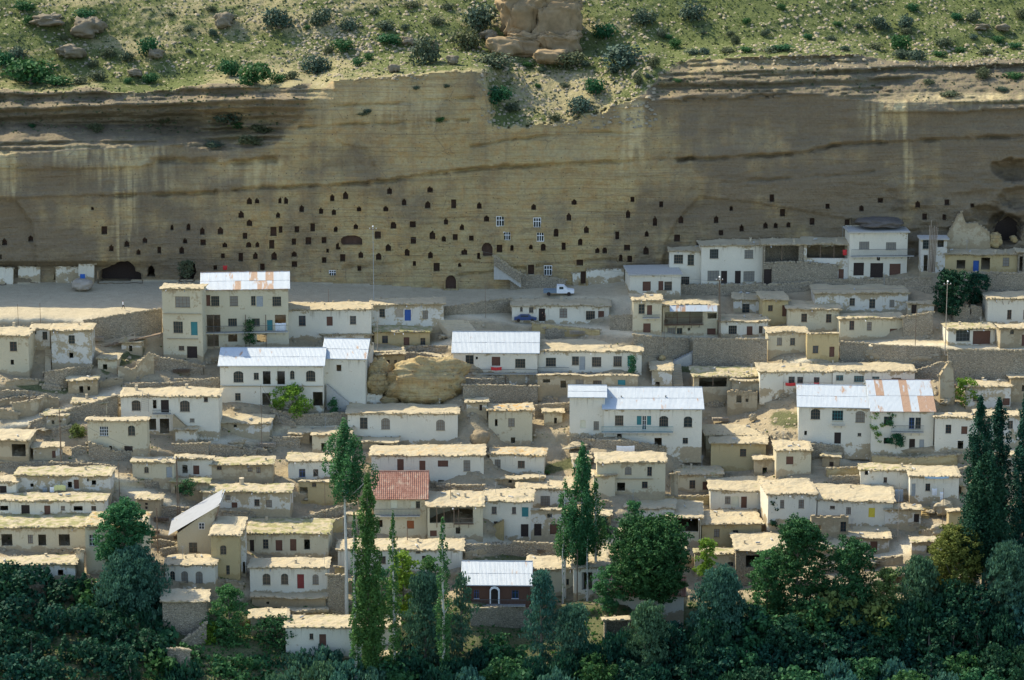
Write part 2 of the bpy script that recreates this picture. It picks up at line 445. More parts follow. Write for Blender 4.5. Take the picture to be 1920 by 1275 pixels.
groove([(160, 368), (330, 364), (410, 360)], 3, 1.1)
groove([(0, 312), (60, 316), (160, 316)], 3, 0.6)
groove([(560, 240), (700, 232), (880, 225)], 2.2, 0.8)
groove([(570, 206), (700, 196), (890, 184)], 1.8, 0.6)
groove([(880, 276), (960, 262), (1080, 250), (1200, 250)], 2.2, 0.7)
groove([(1350, 342), (1440, 337), (1620, 325), (1640, 322)], 2.2, 0.5)
groove([(1280, 186), (1420, 180), (1600, 170), (1700, 165)], 2.8, 1.0)
shelf([(1230, 190), (1420, 183), (1600, 174), (1700, 168)], 1.2, 22)
shelf([(1640, 212), (1760, 210), (1920, 205), (2400, 200)], 1.4, 26)
shelf([(-400, 318), (0, 316), (110, 318), (260, 314), (300, 300), (420, 305), (520, 290)], 0.9, 30)
groove([(260, 302), (330, 300), (460, 304), (520, 300)], 5, 1.0)
shelf([(1215, 152), (1290, 148), (1500, 138), (1700, 128), (1990, 118)], 1.2, 16)
groove([(640, 505), (760, 490), (900, 492)], 2, 0.4)
groove([(860, 516), (1000, 500), (1100, 490), (1230, 484)], 2.2, 0.7)
# slab edges (arcs) on the face
def slab(poly, a):
    global DD
    m = inpoly(XX, YY, poly); DD = DD + np.where(m & face, a, 0)
slab([(1242, 500), (1248, 455), (1268, 415), (1300, 380), (1312, 368), (1420, 380), (1700, 430), (1920, 420), (11000, 420), (11000, 520), (1242, 520)], 0.6)
slab([(-9000, 374), (30, 376), (60, 420), (75, 520), (-9000, 525)], 0.9)
slab([(640, 268), (690, 280), (706, 320), (700, 350), (640, 345)], 0.35)
# eroded hollows at the far right foot of the cliff
for cx, cy, rx, ry, a in ((1900, 318, 42, 22, 4.0), (1850, 400, 30, 16, 2.5), (1885, 430, 34, 30, 4.5), (1930, 370, 60, 24, 2.5), (1990, 420, 50, 40, 3)):
    q = ((XX - cx) / rx) ** 2 + ((YY - cy) / ry) ** 2
    DD += np.where(face, a * np.clip(1 - q + 0.5 * fbm(XX / 14., YY / 10., 3, 1), 0, 1) ** 0.6 * (q < 1.6), 0)
DD += np.where(face & (XX > 1650) & (YY > 330), 1.0 * fbm(XX / 40.0, YY / 16.0, 4, 5), 0)
# roughness of the hill and of the broken shelves
lr = blurx((lefts | rights).astype(float), 4, np.ones_like(lefts))
DD += lr * (0.9 * (vn((YY + 0.03 * XX) / 3.6 + 1.5 * fbm(XX / 60., YY / 40., 3, 2), XX / 70.0, 4) - .5) + 0.55 * fbm(XX / 14., YY / 4., 4, 1) + 0.3 * fbm(XX / 5., YY / 4., 2, 3))
DD += np.where((YY <= tx) & (YY > -30), 0.30 * fbm(XX / 9.0, YY / 5.0, 3, 2), 0)

def D(x, y):
    x = min(max(x, GX[0]), GX[-1]); y = min(max(y, GY[0]), GY[-1])
    i = min(max(int(np.searchsorted(GX, x)) - 1, 0), len(GX) - 2); j = min(max(int(np.searchsorted(GY, y)) - 1, 0), len(GY) - 2)
    fx = (x - GX[i]) / (GX[i + 1] - GX[i]); fy = (y - GY[j]) / (GY[j + 1] - GY[j])
    return float((DD[j, i] * (1 - fx) + DD[j, i + 1] * fx) * (1 - fy) + (DD[j + 1, i] * (1 - fx) + DD[j + 1, i + 1] * fx) * fy)
def gp(x, y): return at(x, y, D(x, y))

# ---- niches cut into the cliff
HOLES = []   # (outline polygon px, depth, kind)
def outline(kind, cx, cy, w, h):
    x0, x1, y0, y1 = cx - w / 2, cx + w / 2, cy - h / 2, cy + h / 2
    if kind == 'pt': return [(x0, y1), (x1, y1), (x1, y0 + h * .30), (cx + w * .22, y0 + h * .16), (cx + w * .10, y0), (cx - w * .10, y0), (cx - w * .22, y0 + h * .16), (x0, y0 + h * .30)]
    if kind == 'arch': return [(x0, y1), (x1, y1), (x1, y0 + h * .38), (cx + w * .38, y0 + h * .16), (cx + w * .16, y0 + h * .02), (cx - w * .16, y0 + h * .02), (cx - w * .38, y0 + h * .16), (x0, y0 + h * .38)]
    return [(x0, y1), (x1, y1), (x1, y0), (x0, y0)]
NICH = {
 'b': [(430,235),(522,233,45,65),(800,230,45,70),(863,230),(1422,195,48,80),(1580,168,55,85),(1055,325,50,80),(1288,352,50,75),(1443,368,52,68),(330,397,60,80),(773,403,48,65),(1738,330,50,60),(430,497,60,75),(82,590,62,85),(720,600,75,100,'r'),(800,575,45,75,'r'),(998,573,50,72,'r'),(1185,553,50,90,'r'),(1465,573,48,65),(1700,540,50,60),(377,650,50,70,'r'),(965,722,52,70,'r'),(1133,712,65,80,'r'),(1323,705,55,70,'r'),(1490,775,50,75),(135,762,55,60),(422,757,60,65),(527,757,48,60),(697,755,55,95,'r'),(112,893,42,55,'r'),(325,905,52,95,'r'),(503,888,52,75),(727,893,62,90),(965,870,55,65),(968,992,58,65,'r'),(1325,943,48,62,'r'),(1545,915,55,85,'r'),(1762,880,52,75),(585,1025,50,75,'r'),(1745,1042,40,60,'r'),(22,1032,40,50,'r'),(1362,828,32,50,'r'),(1650,705,225,110,'arch')],
 'c': [(320,112,52,80),(805,97,58,70),(275,328,52,68),(495,248,48,75),(777,280,60,82),(1088,270,60,100,'r'),(1395,290,52,75),(1480,445,55,70),(368,525,60,80,'arch'),(598,517,62,70,'r'),(997,480,48,72),(1188,548,48,70),(182,643,68,82,'r'),(605,707,58,75,'r'),(835,642,65,92),(968,687,48,65),(1105,668,55,68,'r'),(1300,682,52,58,'r'),(305,792,60,80),(530,850,58,78,'arch'),(810,880,50,78),(1217,845,68,70),(1785,797,45,65,'arch'),(1392,893,42,72,'r'),(622,985,40,55,'r'),(883,1028,65,95,'r'),(190,900,60,80,'arch'),(1160,1000,38,50,'arch'),(1487,815,115,150,'arch'),(1635,805,60,85,'r'),(1053,1205,112,150,'arch')],
 'd': [(262,308,55,70),(742,248,55,68),(680,425,50,85),(527,612,52,95,'arch'),(888,578,55,78),(818,725,52,75,'arch'),(225,785,40,55,'arch'),(373,787,58,78,'arch'),(613,780,48,85,'r'),(1020,827,46,62,'arch'),(1108,825,50,68,'arch'),(1258,650,42,90,'r'),(1387,392,46,88,'arch'),(1440,218,42,58,'r'),(1780,275,45,65,'r'),(1708,475,45,105),(1610,628,42,72),(1375,793,65,65,'r'),(1602,825,55,95),(1300,915,42,75,'arch'),(1408,930,52,72,'r'),(810,972,70,65,'r'),(227,1075,65,140,'r'),(852,1155,58,140,'r')],
 'e': [(370,345,42,62),(687,343,38,62),(822,243,32,42),(1185,152,40,62,'r'),(1283,283,40,60,'r'),(1687,225,36,42,'r'),(915,420,34,62),(1130,395,36,55),(1223,395,34,48),(1337,390,34,48),(1550,362,42,58,'r'),(1865,372,42,55,'r'),(730,463,38,48,'r'),(335,512,48,58,'r'),(525,562,28,30,'r')],
 'I': [(840,62,36,34,'r'),(1120,90,34,48),(1337,78,32,42,'r'),(1170,185,32,44,'r'),(1315,188,30,38,'r'),(697,122,32,42,'arch'),(1525,100,24,28,'r')],
 'a': [(40,545,42,58),(275,515,40,52),(938,442,48,68,'r'),(1002,600,42,58),(1140,562,40,50),(1302,530,42,46),(1245,637,34,46),(1432,620,30,55,'r'),(1667,535,38,46),(1637,620,42,60),(1698,410,36,60),(1820,447,38,62),(1827,550,44,50,'r'),(1547,415,26,50,'arch'),(830,245,26,30,'arch'),(8,680,20,40,'r')]}
WIND = {'c': [(1645,478,90,112),(1725,655,80,95)], 'd': [(300,492,86,112),(338,662,82,105),(430,1065,92,115)], 'b': [(1425,1098,80,65)]}
for cr, lst in NICH.items():
    for t in lst:
        cx, cy = cv(cr, t[0], t[1]); s = CR[cr][2]
        w, h = (t[2], t[3]) if len(t) > 3 else (54, 75)
        HOLES.append((outline(t[4] if len(t) > 4 else 'pt', cx, cy, w / s * 1.15, h / s * 1.12), 1.3, 'niche'))
for cr, lst in WIND.items():
    for t in lst:
        cx, cy = cv(cr, t[0], t[1]); s = CR[cr][2]
        HOLES.append((outline('r', cx, cy, t[2] / s, t[3] / s), 0.5, 'window'))
CAVES = [[(185,531),(187,507),(205,500),(226,490),(240,489),(250,497),(254,508),(265,513),(267,530)],
 [(100,525),(102,514),(112,509),(121,514),(116,522)], [(129,519),(130,511),(137,508),(141,514),(138,521)], [(58,529),(62,520),(70,521),(70,529)],
 [(-2,533),(-2,521),(6,520),(10,527),(9,533)], [(275,519),(277,503),(285,497),(290,505),(291,519)], [(337,527),(340,500),(352,488),(366,494),(368,512),(362,527)],
 [(1862,455),(1868,420),(1890,405),(1910,418),(1915,450)]]
def rough_outline(c):
    o = []
    for k in range(len(c)):
        a, b = c[k], c[(k + 1) % len(c)]; n = max(1, int(math.hypot(b[0] - a[0], b[1] - a[1]) / 5))
        for i in range(n): o.append((a[0] + (b[0] - a[0]) * i / n + (rnd.uniform(-1.3, 1.3) if i else 0), a[1] + (b[1] - a[1]) * i / n + (rnd.uniform(-1.1, 1.1) if i else 0)))
    return o
for c in CAVES: HOLES.append((rough_outline(c), 4.5, 'cave'))

# hillside, cliff and ground meshes
def P3(XXa, YYa, Da):
    dx = (XXa - 960.0) / FPX; dy = -(YYa - 637.5) / FPX
    t = Da / (CP + dy * SP)
    return np.stack([dx * t, Da, HC + (-SP + dy * CP) * t], -1)
PTS = P3(XX, YY, DD)
cxm = (XX[:-1, :-1] + XX[1:, 1:]) / 2; cym = (YY[:-1, :-1] + YY[1:, 1:]) / 2
hole = np.zeros(cxm.shape, bool)
for ol, dp, kd in HOLES:
    xs = [p[0] for p in ol]; ys = [p[1] for p in ol]
    i0, i1 = np.searchsorted(GX, min(xs)) - 2, np.searchsorted(GX, max(xs)) + 2
    j0, j1 = np.searchsorted(GY, min(ys)) - 2, np.searchsorted(GY, max(ys)) + 2
    i0 = max(i0, 0); j0 = max(j0, 0)
    mx, my = sum(xs) / len(xs), sum(ys) / len(ys)
    e = [(mx + (x - mx) * 1.06, my + (y - my) * 1.04) for x, y in ol]
    hole[j0:j1, i0:i1] |= inpoly(cxm[j0:j1, i0:i1], cym[j0:j1, i0:i1], e)
btx = (bx[0, :-1] + bx[0, 1:])[None, :] / 2; ttx = (tx[0, :-1] + tx[0, 1:])[None, :] / 2
isg = cym > btx; isf = (~isg) & face[:-1, :-1] | (((lefts | rights)[:-1, :-1]) & ~isg)
ish = ~isg & ~isf
# painted-on properties of rock and soil: pale wash streaks, varnish with a vignette painted in, grass, dusty paths
def soft(poly, blur=1):
    return inpoly(XX, YY, poly).astype(float)
pale = np.zeros_like(XX)
def streak(x0, x1, y0, y1, a=1.0, f=6.0):
    xs_ = XX + 5 * fbm(YY / 30., XX / 40., 3, 2)
    w_ = max(6.0, (x1 - x0) * .22)
    ex = np.clip(np.minimum(xs_ - x0, x1 - xs_) / w_, 0, 1)
    yb_ = y1 + (y1 - y0) * .55 * (vn(XX / 4., XX * 0, 2) - 0.6)
    ey = np.clip((yb_ - YY) / 26, 0, 1) * np.clip((YY - y0 + 4) / 8, 0, 1)
    global pale
    pale = np.maximum(pale, a * ex * ey * np.clip(-0.1 + vn(XX / f, YY / 120., 3) * 1.5, 0, 1))
for q in ((-40, 42, 286, 372, .8), (60, 330, 274, 318, .8), (120, 350, 300, 360, .45, 4), (205, 262, 300, 470, .6, 3), (380, 560, 300, 350, .6), (560, 900, 150, 240, .45, 30), (1160, 1215, 190, 320, .7), (1600, 1720, 188, 265, .8), (1690, 1712, 265, 352, .9, 4), (1640, 1960, 175, 206, .8, 20), (1215, 1700, 110, 140, .4, 14)): streak(*q)
vx = np.interp(XX, [-9000, -100, 130, 420, 640, 820, 1130, 1330, 1920, 11000], [1.0, 1.0, .72, .42, .12, .0, .15, .62, 1.0, 1.0])  # varnish stain plus vignette: side darkening painted into the rock colour
vy = np.interp(YY, [180, 260, 420, 520], [0.15, 0.0, 0.0, 0.0])
varn_vignette = np.clip(vx + vy + 0.5 * fbm(XX / 110., YY / 50., 5, 5) + 0.3 * fbm(XX / 16., YY / 60., 4, 1), 0, 1) * (1 - 0.85 * pale)
soot = 0.62 * np.exp(-(((XX - 1700) / 55) ** 2 + ((YY - 375) / 32) ** 2)) + 0.8 * np.exp(-(((XX - 1885) / 60) ** 2 + ((YY - 420) / 60) ** 2)) + 0.5 * np.exp(-(((XX - 230) / 60) ** 2 + ((YY - 500) / 18) ** 2))
soot = soot * np.clip(.55 + 1.1 * fbm(XX / 26., YY / 18., 4, 2), 0, 1.3)
dust = np.zeros_like(XX); green = np.zeros_like(XX)
def band(pts, w):
    m = np.zeros(XX.shape)
    for (x0, y0), (x1, y1) in zip(pts[:-1], pts[1:]):
        L2 = (x1 - x0) ** 2 + (y1 - y0) ** 2
        t = np.clip(((XX - x0) * (x1 - x0) + (YY - y0) * (y1 - y0)) / L2, 0, 1)
        d = np.hypot(XX - x0 - t * (x1 - x0), YY - y0 - t * (y1 - y0))
        m = np.maximum(m, np.clip(1.4 - d / w, 0, 1))
    return m
for pts, w in (([(208, 898), (250, 918), (350, 962), (400, 975)], 12), ([(-20, 812), (60, 790), (160, 752), (225, 735)], 7), ([(400, 832), (520, 812), (640, 800)], 9),
               ([(830, 585), (900, 592), (1160, 622), (1440, 632), (1600, 645), (1960, 652)], 8), ([(700, 660), (800, 650), (850, 642)], 6), ([(1530, 870), (1640, 858), (1800, 862)], 8), ([(880, 1012), (1100, 1025), (1180, 1000)], 8),
               ([(1560, 655), (1440, 700)], 6), ([(1640, 1040), (1720, 1020)], 14), ([(300, 600), (0, 600)], 5)): dust = np.maximum(dust, band(pts, w))
dust = np.maximum(dust, 0.55 * ((YY > bx) & (YY < 600) & (XX < 1200)))
for pts, w in (([(40, 640 + 80), (120, 730)], 10), ([(128, 800), (150, 812)], 10), ([(1030, 880), (1070, 868)], 10), ([(1460, 785), (1500, 790)], 16), ([(400, 842), (470, 850)], 6), ([(880, 1060), (1000, 1040)], 12), ([(720, 655), (760, 660)], 5), ([(1240, 690), (1420, 700)], 6), ([(1500, 690), (1560, 700)], 6), ([(0, 1190), (1920, 1190)], 70), ([(0, 1330), (1920, 1330)], 110), ([(200, 690), (260, 660)], 12)): green = np.maximum(green, band(pts, w))
hg = np.clip(0.80 + 0.9 * fbm(XX / 150., YY / 40., 4, 1) + np.interp(XX, [0, 400, 560, 760, 1100, 1250, 1920], [.1, .15, -.35, -.1, -.2, .35, .3]) - np.clip((YY - 60) / 90., 0, 1) * 0.3, 0, 1)
green = np.where(YY < tx, hg, green)
green = np.where(lefts | rights, 0.25 * hg + 0.1, green)
varn_vignette = np.where(lefts, np.maximum(varn_vignette, .55), varn_vignette)
NV = len(GY) * len(GX)
idx = np.arange(NV).reshape(XX.shape)
def sub(name, mask, mat, smooth=True):
    q = np.stack([idx[1:, :-1][mask], idx[1:, 1:][mask], idx[:-1, 1:][mask], idx[:-1, :-1][mask]], -1)
    used = np.unique(q); mp = -np.ones(NV, int); mp[used] = np.arange(len(used))
    A = {k: v.ravel()[used] for k, v in dict(lay=lr, pale=pale, varn_vignette=varn_vignette, soot=soot, dust=dust, green=green).items()}
    return quick_mesh(name, PTS.reshape(-1, 3)[used], mp[q], mat, 4, smooth, A)
def rock_mat():
    t = NT('cliff_rock', 0.95, 0.08)
    tilt = t.vec((0.03, 0.03, 1.0))
    fine = t.noise(2.2, 5); big = t.noise(0.12, 5); med = t.noise(0.6, 4)
    layer = t.noise(0.9, 4, tilt); thin = t.noise(3.4, 3, tilt)
    strk = t.noise(1.0, 4, t.vec((0.9, 0.9, 0.05)))
    c = t.mix(layer, (0.33, 0.255, 0.125), (0.48, 0.385, 0.20))
    c = t.mix(t.ramp(med, 0.4, 0.7), c, (0.40, 0.275, 0.125))
    c = t.mix(t.math('MULTIPLY', t.ramp(t.math('ADD', big, t.math('MULTIPLY', t.attr('varn_vignette'), 0.55)), 0.45, 0.95), 0.9), c, t.mix(layer, (0.120, 0.100, 0.074), (0.215, 0.172, 0.115)))
    c = t.mix(t.math('MULTIPLY', t.ramp(strk, 0.52, 0.75), 0.28), c, (0.15, 0.125, 0.09))
    c = t.mix(t.math('MULTIPLY', t.attr('pale'), t.ramp(strk, 0.25, 0.6)), c, (0.58, 0.48, 0.27))
    c = t.mix(t.ramp(t.attr('soot'), 0.15, 0.9), c, (0.05, 0.045, 0.04))
    c = t.mix(t.math('MULTIPLY', t.ramp(thin, 0.60, 0.72), 0.45), c, (0.16, 0.13, 0.085))
    c = t.mix(1.0, c, t.mix(fine, (0.70, 0.70, 0.70), (1.28, 1.28, 1.28)), 'MULTIPLY')
    crk = t.voro(0.16, t.vec((1, 1, 1.6), src=None), 'DISTANCE_TO_EDGE')
    c = t.mix(t.math('MULTIPLY', t.math('SUBTRACT', 1.0, t.ramp(t.math('ADD', crk, t.math('MULTIPLY', t.noise(1.3, 3), 0.05)), 0.028, 0.05)), t.math('MULTIPLY', t.ramp(t.noise(0.2, 2), 0.5, 0.62), 0.5)), c, (0.17, 0.135, 0.09))
    bed = t.noise(1.0, 5, t.vec((0.012, 0.012, 2.2)), 0.7)
    c = t.mix(t.math('MULTIPLY', t.ramp(bed, 0.50, 0.60), t.math('ADD', 0.35, t.math('MULTIPLY', t.attr('lay'), 0.5))), c, (0.17, 0.14, 0.10))
    pit = t.voro(0.85, None); c = t.mix(t.math('SUBTRACT', 1.0, t.ramp(pit, 0.06, 0.13)), c, (0.13, 0.10, 0.07))
    c = t.mix(t.math('MULTIPLY', t.attr('green'), t.ramp(t.noise(1.6, 4), 0.42, 0.6)), c, (0.12, 0.13, 0.055))
    t.bump(t.math('ADD', t.math('ADD', fine, thin), t.math('MULTIPLY', med, 1.2)), 0.85, 0.30)
    M['rock'] = t.col(c)
rock_mat()
def soil_mat(name, hill):
    t = NT(name, 0.95, 0.06)
    n1 = t.noise(0.10, 5); n2 = t.noise(0.7, 5); n3 = t.noise(3.2, 4)
    if hill: c = t.mix(n2, (0.23, 0.20, 0.10), (0.38, 0.33, 0.18))
    else: c = t.mix(n2, (0.24, 0.195, 0.125), (0.42, 0.345, 0.225))
    g = t.ramp(t.math('ADD', t.math('MULTIPLY', t.attr('green'), 0.62), t.math('MULTIPLY', n2, 0.75)), 0.52, 0.80)
    gc = t.mix(t.ramp(n3, 0.3, 0.7), (0.045, 0.07, 0.018), (0.115, 0.145, 0.045)) if hill else t.mix(t.ramp(n3, 0.3, 0.7), (0.025, 0.045, 0.015), (0.08, 0.105, 0.035))
    c = t.mix(t.math('MULTIPLY', g, 0.88 if hill else 0.8), c, gc)
    if hill:
        c = t.mix(t.ramp(t.noise(1.1, 4), 0.60, 0.68), c, (0.40, 0.34, 0.22))
    c = t.mix(t.attr('dust'), c, t.mix(n2, (0.48, 0.42, 0.29), (0.62, 0.55, 0.40)))
    c = t.mix(t.ramp(n3, 0.62, 0.74), c, (0.10, 0.095, 0.045) if hill else (0.22, 0.185, 0.12))
    c = t.mix(1.0, c, t.mix(t.noise(9, 3), (0.65, 0.65, 0.65), (1.25, 1.25, 1.25)), 'MULTIPLY')
    t.bump(t.math('ADD', n2, t.math('MULTIPLY', n3, 0.7)), 0.8, 0.3)
    M[name] = t.col(c)
soil_mat('hill_soil', True); soil_mat('village_soil', False)
gr = tag(sub('village_ground', isg, M['village_soil']), 'dusty sloping village ground with paths, rubble and patches of grass', kind='structure')
cl = tag(sub('cliff', isf & ~hole, M['rock']), 'tan sandstone cliff with bedding ledges and cut cave openings', kind='structure')
hl = tag(sub('hill', ish, M['hill_soil']), 'green stony hillside above the cliff', kind='structure')
ymin = PTS[-1, :, 1].min(); zb = float(PTS[-1, len(GX) // 2, 2])
vg = [(-4000, -2500, zb - 6), (4000, -2500, zb - 6), (4000, 120, zb - 6), (-4000, 120, zb - 6)]
bot = PTS[-1]
V = []; Fc = []
for i in range(len(GX)):
    x, y, z = bot[i]
    V += [(x, y, z), (x, y - 60, zb - 6.0), (x * 1.0, 100, zb - 6.0), (x, -2500, zb - 6.0)]
for i in range(len(GX) - 1):
    for k in range(3):
        a = 4 * i + k; Fc.append((a + 1, a + 5, a + 4, a))
tag(quick_mesh('valley_floor', V, Fc, M['village_soil'], 4, False, dict(green=np.ones(len(V)), dust=np.zeros(len(V)))), 'grassy valley floor below the village', kind='structure')

# niches
M['cavedark'] = plain('cave_back_shade', (0.10, 0.065, 0.05), 0.95, 0.05, 0.4, 2)  # niche backs darker than the rock: recess shade put into the colour
def niche(ol, depth, kind):
    mx = sum(p[0] for p in ol) / len(ol); my = sum(p[1] for p in ol) / len(ol)
    Yc = min(D(x, y) for x, y in ol)
    n = len(ol)
    def grow(k): return [(x + k * (1 if x > mx else -1) * min(1, abs(x - mx) / 2), y + k * (1 if y > my else -1) * min(1, abs(y - my) / 2)) for x, y in ol]
    big = 3.4 if kind != 'cave' else 2.6
    A = [at(x, y, D(x, y) + 0.30) for x, y in grow(big)]
    B = [at(x, y, D(x, y) - 0.04) for x, y in grow(big * .55)]
    C = [at(x, y, D(x, y) - 0.03) for x, y in ol]
    E = [Vector((p.x * .98 + .02 * at(mx, my, Yc).x, Yc + depth, p.z)) for p in C]
    mc = at(mx, my, Yc)
    V = A + B + C + E
    Fc = []
    for r in range(3):
        for i in range(n):
            j = (i + 1) % n; Fc.append((r * n + i, r * n + j, (r + 1) * n + j, (r + 1) * n + i))
    Fc.append(tuple(range(3 * n, 4 * n)))
    V = [v - mc for v in V]
    nm = {'niche': 'cave_opening', 'window': 'cave_window', 'cave': 'cave_mouth'}[kind]
    fm = [0] * (len(Fc) - 1) + [1]
    ii = int(np.argmin(abs(GX - mx))); jj = int(np.argmin(abs(GY - my)))
    o = mesh_obj(nm, V, Fc, None, cl, False, [M['rock'], M['cavedark'] if kind == 'niche' else M['dark'] if kind == 'cave' else M['glass']], fm, attrs={k: [float(a[jj, ii])] * len(V) for k, a in (('varn_vignette', varn_vignette), ('pale', pale * .3), ('soot', soot), ('green', green * 0))})
    o.location = mc
    if kind == 'window':
        mb = MB()
        xs = [v.x - mc.x for v in C]; zs = [v.z - mc.z for v in C]
        x0, x1, z0, z1 = min(xs), max(xs), min(zs), max(zs); t = 0.05
        for a in (0, .34, .66, 1): mb.box(x0 + (x1 - x0) * a - t, x0 + (x1 - x0) * a + t, 0.10, 0.17, z0, z1)
        for a in (0, .62, 1): mb.box(x0 - t, x1 + t, 0.09, 0.18, z0 + (z1 - z0) * a - t, z0 + (z1 - z0) * a + t)
        mb.obj('window_frame', M['whitep'], o)
for ol, dp, kd in HOLES: niche(ol, dp, kd)
# ------------------------------------------------------------------ house builder (local frame: x along the front, y into the house, z up)
TYPES = {'w': ('window', 'wood', 1), 'a': ('window', 'wood', 1), 'W': ('window', 'wood', 1), 'b': ('window', 'blue', 1), 'v': ('window', 'teal', 1), 'k': ('window', 'whitep', 1), 'G': ('window', 'iron', 1), 'n': ('window', 'brown', 1),
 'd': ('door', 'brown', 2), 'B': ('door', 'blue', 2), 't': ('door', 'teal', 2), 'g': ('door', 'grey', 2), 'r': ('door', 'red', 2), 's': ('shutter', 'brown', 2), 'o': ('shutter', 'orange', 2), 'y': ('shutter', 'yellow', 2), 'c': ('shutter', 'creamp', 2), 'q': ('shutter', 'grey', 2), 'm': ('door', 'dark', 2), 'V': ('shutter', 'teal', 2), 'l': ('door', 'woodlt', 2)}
class House: pass
YW = random.Random(3)
HB = []
def parse(ws, cr):
    out = []
    for tok in ws.split():
        t, c = tok.split(':'); v = [float(q) for q in c.split(',')]
        x0, y0 = cv(cr, v[0], v[1]); x1, y1 = cv(cr, v[2], v[3]); out.append((t, x0, y0, x1, y1))
    return out
RROOF = random.Random(5)
def wavy(u, w, k=0): return float(fbm(u * 0.35 + k, w * 0.35 + k * .7, 3, 1))
def house(cr, box, wall, roof, wins, label, cat='house', name=None, yaw=0.0, chim=(), balc=(), ledge=(), stair=(), posts=(), grass=0.0, orange=0.0, dy=0.0, dmin=2.2, dmax=13.0, depth=None, ov=0.40, th=0.20, extra='', ragged=False, group=None, parapet=0, gal=(), skirt=2.5, side=None, rgx=None, rust=0.0, pitch=19, beams=True, sm=None):
    x0, yr, x1, ye, yb = box
    if yaw == 0 and abs(x1 - x0) / CR[cr][2] < 170: yaw = YW.uniform(-4.5, 4.5)
    X0, YR = cv(cr, x0, yr); X1, YE = cv(cr, x1, ye); _, YB = cv(cr, x0, yb)
    xm = (X0 + X1) / 2
    Yf = D(xm, YB) - 0.35 + dy
    P0 = at(xm, YB, Yf); ya = R(yaw); cy, sy = math.cos(ya), math.sin(ya)
    n = (-sy, cy)
    def loc(px, py, w=0.0):
        dx, d2, dz = ray(px, py)
        # ((C+td)-P0).n = w
        t = (w + P0.x * n[0] + P0.y * n[1]) / (dx * n[0] + d2 * n[1])
        x, y, z = dx * t - P0.x, d2 * t - P0.y, HC + dz * t - P0.z
        return x * cy + y * sy, z
    ym = (YE + YB) / 2
    u0 = loc(X0, ym)[0]; u1 = loc(X1, ym)[0]
    H = loc(xm, YE)[1]
    th0 = th; HW = H - (th * 0.8 if roof == 'mud' else 0.05)
    h = House()
    root = empty(name or ('house' if cat == 'house' else cat.replace(' ', '_')), P0, ya)
    tag(root, label, cat, group)
    # depth of the building
    Dr = D(xm, YR)
    if depth is None:
        dx, d2, dz = ray(xm, YR)
        if dz < -1e-3: tf = (P0.z + H - HC) / dz; d = d2 * tf - Yf
        else: d = dmax
        if d < 0: d = dmax
        d = min(d, 0.97 * (Dr - Yf)) if Dr > Yf + dmin else dmin
        d = max(dmin, min(dmax, d))
    else: d = depth
    zb = at(xm, YR, Yf + d).z - P0.z
    tilt = max(-0.12, min(0.30, (zb - H) / max(d, .1)))
    if roof in ('metal', 'tile'): tilt = 0
    holes = []
    W = parse(wins, cr) + (parse(extra, 'p') if extra else [])
    for t, a, b, c, e in W:
        ua, za = loc(a, e); ub, zb2 = loc(c, b)
        ua = max(ua, u0 + 0.12); ub = min(ub, u1 - 0.12); zb2 = min(zb2, HW - 0.12); za = max(za, -0.2)
        if ub - ua < 0.2 or zb2 - za < 0.2: continue
        if any(not (ub + .05 < q[1] or ua - .05 > q[3] or zb2 + .05 < q[2] or za - .05 > q[4]) for q in holes): continue
        holes.append((t, ua, za, ub, zb2))
    # wall
    seed = rnd.uniform(0, 90)
    us = sorted(set([u0, u1] + [q[1] for q in holes] + [q[3] for q in holes])); zs = sorted(set([-skirt, 0.0, HW] + [q[2] for q in holes] + [q[4] for q in holes]))
    def dens(a, st):
        r = []
        for p, q in zip(a[:-1], a[1:]):
            k = max(1, int((q - p) / st)); r += [p + (q - p) * i / k for i in range(k)]
        return r + [a[-1]]
    us = dens(us, 1.3); zs = dens(zs, 1.2)
    V = []; Fc = []; hb = []; ht = []
    def add(x, y, z):
        V.append((x, y, z)); hb.append(z + 0.15 * wavy(x, 3, seed)); ht.append(HW + max(y, 0) * tilt - z); return len(V) - 1
    def dev(u, z):
        e = min(u - u0, u1 - u, 0.6) / 0.6
        return 0.10 * wavy(u, z, seed) * (1 if e > 0.2 else 0.3)
    nu, nz = len(us), len(zs)
    for z in zs:
        for u in us:
            add(u, dev(u, z), z)
    for j in range(nz - 1):
        for i in range(nu - 1):
            uc, zc = (us[i] + us[i + 1]) / 2, (zs[j] + zs[j + 1]) / 2
            if any(q[1] < uc < q[3] and q[2] < zc < q[4] for q in holes): continue
            Fc.append((j * nu + i, j * nu + i + 1, (j + 1) * nu + i + 1, (j + 1) * nu + i))
    rk = 0.28
    for t, ua, za, ub, zb2 in holes:
        c = [(ua, za), (ub, za), (ub, zb2), (ua, zb2)]
        f = [add(u, dev(u, z), z) for u, z in c]; k = [add(u, dev(u, z) + rk, z) for u, z in c]
        for i in range(4): Fc.append((f[i], k[i], k[(i + 1) % 4], f[(i + 1) % 4]))
        if t == 'a':   # segmental head: two spandrels
            wd = ub - ua; hh = zb2 - za; y = dev((ua + ub) / 2, zb2)
            for s in (0, 1):
                q = [(0, 1.0), (0, .80), (.13, .92), (.36, 1.0)]
                q = [(ua + wd * (x if s == 0 else 1 - x), za + hh * z) for x, z in q]
                a = [add(u, y + .02, z) for u, z in q]; b = [add(u, y + rk, z) for u, z in q]
                Fc.append(tuple(a if s else a[::-1])); Fc += [(a[1], b[1], b[2], a[2]), (a[2], b[2], b[3], a[3])]
    nb = 5
    zt = HW + d * tilt
    back = []
